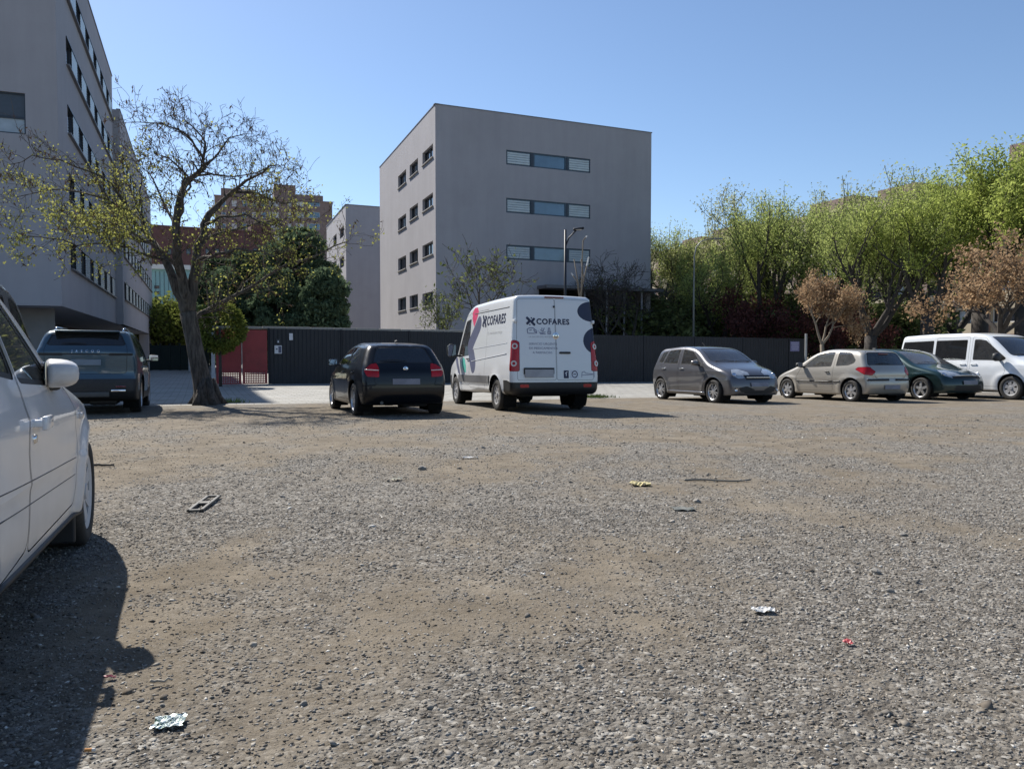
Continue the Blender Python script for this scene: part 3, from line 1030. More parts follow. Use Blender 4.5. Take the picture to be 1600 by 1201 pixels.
# ---- white delivery van -------------------------------------------------
pm_white = paint('white_van_paint', (0.68, 0.69, 0.70), 0.0, .35, .30)
slate = mat('dark_slate_print', (0.012, 0.018, 0.055), .5)
slate2 = mat('slate_print', (0.085, 0.095, 0.16), .5)
pink = mat('pink_print', (0.72, 0.07, 0.17), .4, coat=.6)
teal = mat('teal_print', (0.12, 0.55, 0.45), .4, coat=.6)
greyp = mat('grey_print', (0.42, 0.43, 0.46), .45)
P = dict(L=5.24, W=1.99, H=2.42, ro=1.0, wb=3.25, wr=.345, belt=(1.15, 1.15), tw=.855, R=.10, bf=.18, br=.05, tf=.10, tr=.02, rim=.60, spine=.8, crown=.03, tyre_w=.225, cat='van', gap=.07, clear=.36, hip=.85, floor=.55,
    sec=[.95, .965, .985, 1.0, .99, .965], flare=.03, N=170,
    profile=[(5.22, .34, .08), (5.24, .70, .12), (5.08, 1.0, .15), (4.35, 1.28, .2), (3.62, 2.24, .3), (3.15, 2.40, .3), (1.5, 2.42, .5), (.16, 2.40, .09), (.03, 1.20, .5), (.0, .62, .05), (.0, .44, .06), (.10, .36, .05), (.5, .36, .05), (4.8, .34, .05)],
    bumpers={'rear_bumper': [(-.2, .2), (.52, .2), (.52, .66), (.30, .66), (.10, .62), (-.2, .62)], 'front_bumper': [(4.75, .2), (5.5, .2), (5.5, .72), (4.75, .72)]},
    bumper_mat={'rear_bumper': M['bumper'], 'front_bumper': M['bumper']},
    doors=[[(3.02, .50), (3.92, .50), (4.12, 1.18), (3.50, 2.14), (3.06, 2.20)], [(1.80, .45), (2.96, .45), (2.96, 2.20), (1.80, 2.20)]],
    windows=[([(3.12, 1.20), (4.02, 1.16), (4.06, 1.24), (3.50, 2.02), (3.12, 2.06)], None)],
    windscreen=[(-.82, 1.32), (.82, 1.32), (.74, 2.18), (-.74, 2.18)], ws_x=(3.4, 4.6),
    lamps=[('headlamp', [(.45, .80), (.88, .80), (.88, 1.06), (.5, 1.0)], True, 35, M['lamp_clear'])],
    wheel=('steel', 8, M['cover']), dash=1.28)
def van_extra(s):
    sp = s.spec
    # rear doors
    for nm, pl in (('rear_door#l', [(.005, .66), (.84, .66), (.84, 1.48), (.80, 2.31), (.005, 2.33)]), ('rear_door#r', [(-.005, .66), (-.005, 2.33), (-.80, 2.31), (-.84, 1.48), (-.84, .66)])):
        s.end(nm, pl, False, ring=.006, rad=.05)
        sp[nm] = ('rear_door', pm_white, 0, None)
    # tall rear lamps
    for sd in (1, -1):
        nm = 'tail_lamp#' + 'lr'[sd < 0]
        s.corner(nm, [(.585, .84), (.80, .84), (.80, 1.46), (.70, 1.48), (.61, 1.44)], False, sd, 45, ring=.006, rad=.04)
        sp[nm] = (nm[:9], M['lamp_red'], .003, None)
        nm = 'reflector#' + 'lr'[sd < 0]
        s.corner(nm, [(.50, .515), (.66, .515), (.66, .58), (.50, .58)], False, sd, 35, rad=.02)
        sp[nm] = ('reflector', M['lamp_red'], .003, None)
    # side rubbing strip and the pressed grooves
    for sd in (1, -1):
        pass
    # printed shapes: they are paint on the panels
    doors = None
    def pr(nm, pl, mt, sd=1):
        s.side('print#' + nm, pl, sd, rad=0, thr=.2)
        sp['print#' + nm] = ('livery_print', mt, .001, None)
    for sd, sx in ((1, 'l'), (-1, 'r')):
        pr('a' + sx, capsule((2.48, 1.90), (3.08, 1.42), .19) , slate2, sd)
        pr('b' + sx, capsule((3.08, 1.40), (2.68, .96), .18), slate2, sd)
        pr('c' + sx, [(4.34, 1.22), (4.10, 1.10), (3.84, .86), (3.72, .70), (3.94, .78), (4.20, .98), (4.42, 1.14)], slate2, sd)
        pr('d' + sx, [(3.62, 1.16), (3.46, 1.12), (3.28, .96), (3.24, .80), (3.40, .80), (3.58, .90), (3.70, 1.04)], teal, sd)
        pr('e' + sx, [(2.86, 1.86), (2.66, 2.06), (2.58, 2.20), (2.70, 2.30), (2.92, 2.31), (3.08, 2.20), (3.04, 2.04)], pink, sd)
    # the dark round blots running over the right rear edge
    for nm, c, r, cut in (('f', (-.84, 2.08), (.33, .21), None), ('g', (-.95, 1.47), (.33, .28), None)):
        pl = [(c[0] + r[0] * math.cos(2 * math.pi * k / 28), c[1] + r[1] * math.sin(2 * math.pi * k / 28)) for k in range(28)]
        s.cut('print#' + nm, pl, s.Y, s.Z, (-1, 0, 0), -.35, None, filt=lambda c: c.x < .5 and c.y < 0, only=[i for i, n in s.ids.items() if n in ('body', 'rear_door#r')])
        sp['print#' + nm] = ('livery_print', slate, .0012, None)
P['extra'] = van_extra
root, s = make_car('delivery_van', 'white delivery van with logo lettering on its rear doors and long side', P, pm_white, (ground_at(775, 641.5), 'rear', 1, (-math.sin(R(19.3)), math.cos(R(19.3)))), M['glass_mid'], M['glass_dark'])
van, vs_ = root, s
s.cabin(root, M['seat'], 4.05, (3.35,), 1)
for sd in (1, -1):
    s.mirror(root, 3.98, 1.30, sd, M['black'], (.10, .24, .34), arm=.10)
    d = s.made['door#0' + 'lr'[sd < 0]]
    s.handle(d, 3.14, 1.12, sd, M['black'], .2)
    # lamp rings
    for z in (1.35, 1.0):
        p, n = s.hit((-2 + .0, sd * (.975 + 2.0), z), (1, -sd, 0))
        o = MB().lathe([(0, .006), (.026, .006), (.030, .002)], 18, axis='X').build('lamp_centre', M['lamp_red'], s.made['tail_lamp#' + 'lr'[sd < 0]], True, angle=40)
        o.location = (p.x - s.xm + n.x * .01, p.y + n.y * .01, p.z); o.rotation_euler = n.to_track_quat('X', 'Z').to_euler()
        o = MB().lathe([(.030, .004), (.034, .012), (.058, .012), (.062, .0)], 22, axis='X').build('lamp_ring', M['lamp_white'], s.made['tail_lamp#' + 'lr'[sd < 0]], True, angle=40)
        o.location = (p.x - s.xm + n.x * .006, p.y + n.y * .006, p.z); o.rotation_euler = n.to_track_quat('X', 'Z').to_euler()
    # black rubbing strip
    for (x0, x1, z, h) in ((3.86, 1.42, .655, .17),):
        b = MB(); n = 14
        top = []; bot = []
        for k in range(n + 1):
            x = x0 + (x1 - x0) * k / n
            pa, na = s.on_side(x, z + h / 2, sd); pb, nb = s.on_side(x, z - h / 2, sd)
            top.append((pa.x - s.xm, pa.y + sd * .018, pa.z)); bot.append((pb.x - s.xm, pb.y + sd * .018, pb.z))
        t2 = [(a, y - sd * .03, z2) for a, y, z2 in top]; b2 = [(a, y - sd * .03, z2) for a, y, z2 in bot]
        m = n + 1
        b.add(top + bot + t2 + b2, [f for k in range(n) for f in ((k, k + 1, m + k + 1, m + k), (k, 2 * m + k, 2 * m + k + 1, k + 1), (m + k, m + k + 1, 3 * m + k + 1, 3 * m + k))])
        b.build('rubbing_strip', mat('grey_rubbing_strip', (.13, .13, .135), .6, var=.2, scale=2), root)
    # pressed grooves of the side
    for (x0, z0, x1, z1, r) in ((.45, 2.16, 2.9, 2.16, .009), (.42, 1.20, 2.85, 1.06, .010), (.42, 1.42, 2.85, 1.34, .006)):
        pts = []
        for t in np.linspace(0, 1, 14):
            p, n = s.on_side(x0 + (x1 - x0) * t, z0 + (z1 - z0) * t, sd)
            pts.append((p.x - s.xm, p.y - sd * .001, p.z))
        MB().tube(pts, r, 6).build('pressed_rib', M['steel'] if r == .009 else greyp, root, True)
    # hinges of the rear doors
    for z in (1.86,):
        p, n = s.on_side(.17, z, sd)
        MB().box((p.x - s.xm + .0, p.y - sd * .0, z), (.16, .05, .07), bev=.015).build('door_hinge', pm_white, root, True, angle=40)
# brake lamp, handle, plate, lock, badge
p, n = s.on_end(0, 2.36, False)
MB().box((p.x - s.xm - .005, 0, 2.355), (.05, .42, .035), bev=.01).build('brake_lamp', M['lamp_red_dark'], root, True, angle=40)
rd = s.made['rear_door#r']
p, n = s.on_end(-.19, 1.22, False)
MB().box((p.x - s.xm - .012, -.19, 1.22), (.035, .25, .045), bev=.017).build('handle', M['black'], rd, True, angle=40)
p, n = s.on_end(.03, 2.16, False)
MB().box((p.x - s.xm - .01, .02, 2.16), (.03, .035, .045), bev=.01).build('lock_cover', M['black'], s.made['rear_door#l'], True, angle=40)
p, n = s.on_end(.40, .85, False)
MB().box((p.x - s.xm - .006, .38, .85), (.02, .66, .13), bev=.008).build('plate_recess', M['seal'], s.made['rear_door#l'])
s.plate(s.made['rear_door#l'], .38, .80, False, (.62, .16), mat('blurred_van_plate', (.34, .34, .36), .5, var=.25, scale=2), .022)
badge(root, s, 1.563, False, .068).rotation_euler = (0, .02, math.pi)
# prints of the rear doors
E = lambda a, b: s.on_end(-a, b, False)
def rear_text(nm, txt, size, a, b, mt, bold=0.0, sp=1.0):
    vs, fs = text_mesh(txt, size, bold, sp, 'LEFT')
    w = max(v[0] for v in vs)
    stick(s, root, nm, [(v[0] + a, v[1] + b) for v in vs], fs, E, mt)
    return w
rear_text('lettering', 'COFARES', .158, -.41, 1.80, slate, .0055, 1.12)
for k, (t, a, b) in enumerate((('SERVICIO URGENTE', -.585, 1.375), ('DE MEDICAMENTOS', -.585, 1.288), ('A FARMACIAS', -.51, 1.20))):
    rear_text('lettering', t, .066, a, b, mat('grey_blue_print%d' % k, (.20, .21, .30), .5) if k == 0 else bpy.data.materials['grey_blue_print0'], .0, 1.04)
rear_text('lettering', 'LA SALUD DEL AHORA', .048, -.585, 1.525, greyp, 0, 1.05)
def x_mark(cx, cy, sc):
    pl = []
    pl.append(capsule((cx - .085 * sc, cy + .085 * sc), (cx - .02 * sc, cy + .02 * sc), .032 * sc))
    pl.append(capsule((cx - .02 * sc, cy + .01 * sc), (cx - .085 * sc, cy - .06 * sc), .032 * sc))
    pl.append(capsule((cx + .095 * sc, cy + .06 * sc), (cx + .035 * sc, cy - .01 * sc), .032 * sc))
    pl.append(capsule((cx + .035 * sc, cy - .02 * sc), (cx + .10 * sc, cy - .085 * sc), .032 * sc))
    pl.append([(cx + .03 * sc + .02 * sc * math.cos(t), cy + .085 * sc + .02 * sc * math.sin(t)) for t in np.linspace(0, 6.28, 9)[:-1]])
    pl.append([(cx - .02 * sc + .02 * sc * math.cos(t), cy - .09 * sc + .02 * sc * math.sin(t)) for t in np.linspace(0, 6.28, 9)[:-1]])
    return pl
vs, fs = poly_print(x_mark(-.535, 1.855, .78))
stick(s, root, 'logo', vs, fs, E, slate, .005)
# small line drawings
def line_print(nm, lines, mt, w=.007, fn=E):
    pl = []
    for ln in lines:
        for k in range(len(ln) - 1): pl.append(capsule(ln[k], ln[k + 1], w, 3))
    vs, fs = poly_print(pl)
    return stick(s, root, nm, vs, fs, fn, mt, .0045)
gb = bpy.data.materials['grey_blue_print0']
line_print('van_icon', [[(x - .14, z + .07) for x, z in l] for l in [[(-.46, 1.54), (-.47, 1.62), (-.42, 1.65), (-.34, 1.65), (-.31, 1.62), (-.28, 1.60), (-.27, 1.55), (-.30, 1.54)], [(-.44, 1.54), (-.32, 1.54)], [(-.42, 1.60), (-.38, 1.61)], [(-.33, 1.61), (-.31, 1.57), (-.28, 1.57)]]], gb, .009)
line_print('hand_icon', [[(x - .225, z + .07) for x, z in l] for l in [[(-.13, 1.56), (-.06, 1.55), (.0, 1.57)], [(-.11, 1.53), (.0, 1.53)], [(-.10, 1.61), (-.05, 1.58), (-.02, 1.65)], [(-.07, 1.62), (-.07, 1.65)]]], gb, .009)
line_print('lock_icon', [[(x - .34, z + .07) for x, z in l] for l in [[(.17, 1.53), (.17, 1.58), (.23, 1.58), (.23, 1.53), (.17, 1.53)], [(.18, 1.58), (.185, 1.64), (.20, 1.655), (.215, 1.64), (.22, 1.58)], [(.20, 1.56), (.20, 1.545)]]], gb, .008)
line_print('dash_print', [[(-.385, 1.655), (-.375, 1.655)]], gb, .006)
# stickers low on the right door
vs, fs = poly_print([[(.155, .70), (.265, .70), (.265, .86), (.155, .86)]])
stick(s, root, 'sticker', vs, fs, E, slate, .0045)
line_print('sticker_figure', [[(.19, .80), (.23, .83)], [(.21, .75), (.21, .81)]], mat('white_print', (.75, .75, .77), .4), .008)
ringp = [(.40 + .06 * math.cos(t), .78 + .065 * math.sin(t)) for t in np.linspace(0, 2 * math.pi, 20)]
vs, fs = poly_print([[(.31, .695), (.49, .695), (.49, .865), (.31, .865)]])
stick(s, root, 'sticker', vs, fs, E, mat('pale_sticker', (.62, .64, .70), .4), .004)
line_print('sticker_ring', [ringp, [(.375, .78), (.425, .78)]], slate, .009)
line_print('signature_print', [[(.56, .72), (.57, .82), (.62, .84), (.66, .80), (.74, .79), (.82, .785)], [(.56, .76), (.82, .775)], [(.85, .84), (.855, .72)]], gb, .006)
# the side
Sd = lambda a, b: s.on_side(-a, b, 1)
def side_text(txt, size, x, z, mt, bold, sp=1.0, slope=0):
    vs, fs = text_mesh(txt, size, bold, sp)
    stick(s, root, 'lettering', [(v[0] - x, v[1] + z + v[0] * slope) for v in vs], fs, Sd, mt)
side_text('COFARES', .275, 1.88, 1.85, slate, .008, 1.12)
side_text('En movimiento contigo', .095, 1.75, 1.64, greyp, 0, 1.08)
vs, fs = poly_print(x_mark(-2.07, 1.95, 1.25))
stick(s, root, 'logo', vs, fs, Sd, slate, .005)
# the maker's round mark: two joined letters cut in the disc
p, n = s.on_end(0, 1.563, False)
MB().add([], []).tube([(0, -.045, .035), (0, -.02, -.04), (0, 0, .0), (0, .02, -.04), (0, .045, .035)], .006, 5).tube([(0, -.02, .05), (0, 0, .01), (0, .02, .05)], .006, 5).build('badge_letters', slate, root).location = (p.x - s.xm - .022, 0, 1.563)

# ---- grey five-door hatchback -------------------------------------------
pm_grey = paint('grey_car_paint', (0.115, 0.115, 0.125), 0.55, .33, .30)
P = dict(L=3.93, W=1.68, H=1.505, ro=.62, wb=2.48, wr=.30, belt=(.97, .93), tw=.75, R=.075, bf=.24, br=.13, tf=.13, tr=.09, rim=.70, spw=.10, twin=True,
    profile=[(3.90, .22, .06), (3.93, .45, .10), (3.86, .70, .15), (3.60, .86, .2), (2.95, 1.03, .22), (2.22, 1.43, .35), (1.55, 1.505, .5), (.45, 1.45, .14), (.30, 1.38, .05), (.10, 1.0, .07), (.0, .80, .10), (.0, .42, .08), (.08, .24, .05), (.5, .19, .05), (3.5, .19, .05)],
    crease=[(lambda x: .86 - .01 * x, .012, .03), (lambda x: .45 + .06 * x, -.008, .05)],
    doors=[[(1.56, .28), (2.66, .28), (2.78, .70), (2.62, 1.02), (2.10, 1.38), (1.52, 1.45)], [(1.50, .28), (1.50, 1.45), (.82, 1.42), (.55, 1.0), (.72, .80), (.98, .62), (1.06, .28)]],
    tailgate=[(-.56, .56), (.56, .56), (.60, 1.0), (.50, 1.42), (-.50, 1.42), (-.60, 1.0)],
    bonnet=[(-.64, 2.96), (.64, 2.96), (.58, 3.50), (.34, 3.72), (-.34, 3.72), (-.58, 3.50)],
    windows=[([(1.62, .99), (2.60, .975), (2.08, 1.34), (1.60, 1.415)], None), ([(1.45, 1.0), (1.45, 1.415), (.92, 1.39), (.72, 1.02)], None), ([(.66, 1.03), (.84, 1.37), (.58, 1.32), (.44, 1.05)], None)],
    rear_window=[(-.56, 1.03), (.56, 1.03), (.49, 1.38), (-.49, 1.38)],
    windscreen=[(-.66, 1.05), (.66, 1.05), (.54, 1.42), (-.54, 1.42)], ws_x=(2.15, 3.2),
    lamps=[('headlamp', [(.20, .66), (.50, .62), (.66, .70), (.72, .86), (.58, .88), (.30, .80)], True, 40, M['lamp_clear']), ('tail_lamp', [(.40, .62), (.66, .62), (.66, 1.0), (.5, 1.0)], False, 35, M['lamp_red']),
           ('fog_lamp_recess', [(.12, .30), (.44, .30), (.50, .40), (.30, .45), (.12, .36)], True, 40, M['seal'])],
    panels=[('grille', [(-.36, .60), (.36, .60), (.40, .72), (-.40, .72)], True, M['seal'], .002), ('lower_grille', [(-.42, .27), (.42, .27), (.42, .34), (-.42, .34)], True, M['seal'], .002)],
    wheel=('spoke', 5, M['alloy']), dash=1.0)
root, s = make_car('parked_car', 'grey five-door hatchback facing right, first of the row right of the van', P, pm_grey, (ground_at(1113, 629.5), 'front', -1, TOWARD), M['glass_mid'], M['glass_mid'])
s.cabin(root, M['seat'], 2.65, (1.62, .85), 1)
s.plate(root, 0, .49, True, material=M['plate_dark'])
lamp_discs(s, root, None, [(.60, .735)], True, .055)
lamp_discs(s, root, None, [(.62, .36)], True, .04)
MB().box((s.on_end(0, .66, True)[0].x - s.xm + .008, 0, .665), (.02, .72, .02), bev=.006).build('grille_bar', M['chrome'], root)
for sd in (1, -1):
    s.mirror(root, 2.46, 1.0, sd, pm_grey)
    for d, x in (('door#0', 1.70), ('door#1', .80)):
        s.handle(s.made[d + 'lr'[sd < 0]], x, .885, sd, M['chrome'])
    pts = []
    for x in np.linspace(1.0, 2.75, 12):
        p, n = s.on_side(x, .27, sd); pts.append((p.x - s.xm, p.y + sd * .006, p.z))
    MB().tube(pts, .014, 6).build('sill_strip', M['chrome'], root, True)
MB().tube([(1.6 - s.xm, 0, 1.50), (1.45 - s.xm, 0, 1.60)], .005, 5).build('aerial', M['black'], root)
wiper(root, s, 0, -.55, -.02, 1.06, True); wiper(root, s, 0, .02, .5, 1.06, True)

# ---- beige three-door hatchback -----------------------------------------
pm_beige = paint('beige_car_paint', (0.40, 0.375, 0.33), 0.45, .34, .28)
P = dict(L=3.83, W=1.65, H=1.43, ro=.63, wb=2.44, wr=.29, belt=(.93, .89), tw=.74, R=.085, bf=.24, br=.15, tf=.12, tr=.11, rim=.68, spw=.2,
    profile=[(3.80, .20, .06), (3.83, .44, .10), (3.74, .62, .15), (3.50, .74, .2), (2.80, .95, .25), (2.05, 1.35, .4), (1.45, 1.43, .6), (.48, 1.36, .15), (.34, 1.30, .05), (.12, .95, .08), (.02, .80, .08), (.03, .60, .04), (.0, .56, .04), (.0, .38, .06), (.08, .22, .05), (.5, .18, .05), (3.4, .18, .05)],
    crease=[(.62, .008, .05)],
    bumpers={'rear_bumper': [(-.2, .1), (.28, .1), (.25, .60), (-.2, .60)]},
    doors=[[(1.26, .27), (2.60, .27), (2.68, .62), (2.48, .92), (1.98, 1.31), (1.24, 1.375)]],
    tailgate=[(-.50, .62), (.50, .62), (.60, .95), (.50, 1.34), (-.50, 1.34), (-.60, .95)],
    windows=[([(1.34, .93), (2.46, .90), (1.96, 1.26), (1.55, 1.33), (1.31, 1.335)], None), ([(1.18, .94), (1.18, 1.335), (.74, 1.31), (.54, 1.10), (.58, 1.02), (.76, .96)], None)],
    rear_window=[(-.63, .97), (.63, .97), (.60, 1.06), (.50, 1.31), (-.50, 1.31), (-.60, 1.06)],
    windscreen=[(-.64, .97), (.64, .97), (.52, 1.36), (-.52, 1.36)], ws_x=(2.0, 3.1),
    lamps=[('tail_lamp', [(.34, .80), (.42, .70), (.60, .72), (.86, .86), (.78, .92), (.50, .93)], False, 55, M['lamp_red']), ('headlamp', [(.3, .56), (.62, .58), (.78, .80), (.6, .80), (.36, .66)], True, 50, M['lamp_clear'])],
    wheel=('spoke', 6, M['alloy']), dash=.92)
root, s = make_car('parked_car', 'beige three-door hatchback seen from its rear corner beside the grey hatchback', P, pm_beige, (ground_at(1328, 627.5), 'rear', 1, AWAY), M['glass'], M['glass_mid'])
s.cabin(root, M['seat_pale'], 2.55, (1.55, .8), 1)
s.plate(root, 0, .40, False, material=M['plate_dark'])
for sd in (1, -1):
    s.mirror(root, 2.40, .95, sd, M['black'])
    s.handle(s.made['door#0' + 'lr'[sd < 0]], 1.45, .79, sd, M['black'], .13)
    for (x0, x1, z) in ((2.62, 1.27, .53), (1.23, .97, .54)):
        pts = []
        for x in np.linspace(x0, x1, 8):
            p, n = s.on_side(x, z, sd); pts.append((p.x - s.xm, p.y + sd * .006, p.z))
        MB().tube(pts, .019, 6).build('rubbing_strip', M['black'], root, True)
    pts = []
    for a in np.linspace(.12, .72, 10):
        p, n = s.hit((-2, sd * a, .585), (1, 0, 0)); pts.append(Vector((p.x - s.xm, p.y, p.z)) + n * .006)
    MB().tube(pts, .028, 6).build('bumper_strip', M['black'], root, True)
MB().box((.60 - s.xm, 0, 1.405), (.12, .06, .03), bev=.012).build('aerial_base', M['black'], root, True)
MB().box((s.on_end(0, 1.26, False)[0].x - s.xm - .01, 0, 1.265), (.03, .32, .03), bev=.01).build('brake_lamp', M['lamp_red_dark'], root, True)
wiper(root, s, 0, -.02, .40, .99, False)

# ---- dark green hatchback -----------------------------------------------
pm_green = paint('dark_green_car_paint', (0.006, 0.030, 0.032), 0.35, .3, .22)
P = dict(L=4.30, W=1.80, H=1.475, ro=.78, wb=2.64, wr=.315, belt=(.98, .92), tw=.72, R=.08, bf=.28, br=.12, tf=.14, tr=.09, rim=.72, spw=.13,
    profile=[(4.26, .22, .06), (4.30, .46, .12), (4.20, .70, .15), (3.95, .82, .2), (3.25, .98, .25), (2.35, 1.41, .4), (1.7, 1.475, .6), (.50, 1.40, .12), (.32, 1.33, .05), (.08, .98, .08), (.0, .80, .08), (.0, .42, .08), (.08, .24, .05), (.5, .19, .05), (3.9, .19, .05)],
    crease=[(.74, .012, .03)],
    doors=[[(1.66, .28), (2.80, .28), (2.94, .68), (2.78, .98), (2.22, 1.35), (1.62, 1.42)], [(1.60, .28), (1.60, 1.42), (.88, 1.38), (.62, 1.0), (.80, .84), (1.1, .64), (1.2, .28)]],
    tailgate=[(-.56, .60), (.56, .60), (.6, .98), (.5, 1.37), (-.5, 1.37), (-.6, .98)],
    bonnet=[(-.66, 3.26), (.66, 3.26), (.60, 3.85), (.4, 4.06), (-.4, 4.06), (-.60, 3.85)],
    windows=[([(1.72, .99), (2.78, .965), (2.2, 1.31), (1.70, 1.385)], None), ([(1.55, 1.0), (1.55, 1.385), (.95, 1.35), (.78, 1.03)], None)],
    rear_window=[(-.56, 1.02), (.56, 1.02), (.48, 1.34), (-.48, 1.34)],
    windscreen=[(-.72, 1.0), (.72, 1.0), (.57, 1.40), (-.57, 1.40)], ws_x=(2.3, 3.5),
    lamps=[('headlamp', [(.20, .66), (.44, .60), (.70, .68), (.86, .84), (.62, .84), (.34, .76)], True, 42, M['lamp_clear']), ('tail_lamp', [(.40, .70), (.66, .72), (.66, .94), (.45, .94)], False, 35, M['lamp_red'])],
    panels=[('grille', [(-.50, .60), (.50, .60), (.52, .67), (-.52, .67)], True, M['seal'], .002), ('lower_grille', [(-.52, .27), (.52, .27), (.46, .42), (-.46, .42)], True, M['seal'], .002)],
    wheel=('spoke', 5, M['alloy']), dash=.96)
root, s = make_car('parked_car', 'dark green hatchback facing right between the beige hatchback and the white minibus', P, pm_green, (ground_at(1437, 624.5), 'front', -1, TOWARD), M['glass'], M['glass_mid'])
s.cabin(root, M['seat_pale'], 2.85, (1.75, .95), 1)
s.plate(root, 0, .50, True, material=M['plate_dark'])
lamp_discs(s, root, None, [(.66, .73)], True, .05)
MB().box((s.on_end(0, .69, True)[0].x - s.xm + .01, 0, .695), (.03, .95, .022), bev=.008).build('grille_bar', M['chrome'], root)
for sd in (1, -1):
    s.mirror(root, 2.58, .98, sd, pm_green)
    for d, x in (('door#0', 1.80), ('door#1', .92)):
        s.handle(s.made[d + 'lr'[sd < 0]], x, .86, sd, pm_green)
wiper(root, s, 0, -.60, -.02, 1.02, True); wiper(root, s, 0, .02, .55, 1.02, True)

# ---- white minibus and the grey van far left -----------------------------
pm_wht2 = paint('cool_white_paint', (0.70, 0.72, 0.74), 0.0, .35, .18)
pm_gvan = paint('dull_grey_van_paint', (0.16, 0.17, 0.19), 0.3, .4, .3)
def minibus(name, label, pmt, where, side_glass, front_glass, mirrors=True):
    P = dict(L=5.0, W=1.95, H=1.94, ro=1.02, wb=2.98, wr=.335, belt=(1.09, 1.06), tw=.82, R=.10, bf=.22, br=.06, tf=.11, tr=.03, rim=.66, cat='minibus', spine=.7, hip=.72, floor=.45, tyre_w=.215,
        sec=[.95, .97, .99, 1.0, .995, .965], crease=[(1.0, .010, .03)],
        profile=[(4.96, .26, .06), (5.0, .60, .12), (4.90, .90, .2), (4.55, 1.06, .2), (4.10, 1.20, .2), (3.30, 1.82, .35), (2.75, 1.93, .4), (1.2, 1.94, .5), (.16, 1.90, .10), (.03, 1.10, .3), (.0, .55, .06), (.0, .40, .06), (.10, .28, .05), (.5, .24, .05), (4.6, .24, .05)],
        doors=[[(2.72, .36), (3.66, .36), (3.84, .80), (3.74, 1.12), (3.16, 1.76), (2.74, 1.80)], [(1.52, .36), (2.66, .36), (2.66, 1.80), (1.52, 1.80)]],
        windows=[([(2.80, 1.12), (3.76, 1.10), (3.84, 1.16), (3.18, 1.68), (2.98, 1.72), (2.80, 1.72)], front_glass), ([(1.50, 1.13), (2.58, 1.12), (2.58, 1.72), (1.50, 1.72)], None), ([(1.42, 1.13), (1.42, 1.72), (.28, 1.70), (.20, 1.16)], None)],
        rear_window=[(-.72, 1.12), (.72, 1.12), (.66, 1.72), (-.66, 1.72)],
        windscreen=[(-.82, 1.24), (.82, 1.24), (.70, 1.80), (-.70, 1.80)], ws_x=(3.2, 4.4), ws_glass=front_glass,
        lamps=[('headlamp', [(.40, .70), (.72, .70), (.86, .96), (.5, .92)], True, 40, M['lamp_clear']), ('tail_lamp', [(.47, .72), (.78, .72), (.76, 1.2), (.52, 1.2)], False, 45, M['lamp_red'])],
        panels=[('grille', [(-.52, .56), (.52, .56), (.56, .80), (-.56, .80)], True, M['seal'], .002)],
        wheel=('cover', 6, M['cover']), dash=1.16)
    root, s = make_car(name, label, P, pmt, where, side_glass, side_glass)
    s.cabin(root, M['seat'], 3.72, (2.75, 1.7), 1)
    for sd in (1, -1):
        if mirrors or sd > 0: s.mirror(root, 3.66, 1.17, sd, M['black'], (.11, .24, .24), arm=.08)
        for d, x in (('door#0', 2.86), ('door#1', 2.5)):
            s.handle(s.made[d + 'lr'[sd < 0]], x, 1.00, sd, pmt, .2)
    s.plate(root, 0, .48, True)
    wiper(root, s, 0, -.7, -.02, 1.26, True)
    return root, s
minibus('parked_minibus', 'white minibus with dark side windows at the right end of the row of cars', pm_wht2, (ground_at(1578, 624.5), 'front', -1, TOWARD), M['glass_dark'], M['glass_mid'])
gx = uv_xy(-1.88, 8.62)
minibus('parked_minibus', 'grey minibus mostly hidden behind the white car at the left edge', pm_gvan, ((gx.x, gx.y), 'rear', -1, AWAY), M['glass_dark'], M['glass_mid'], False)

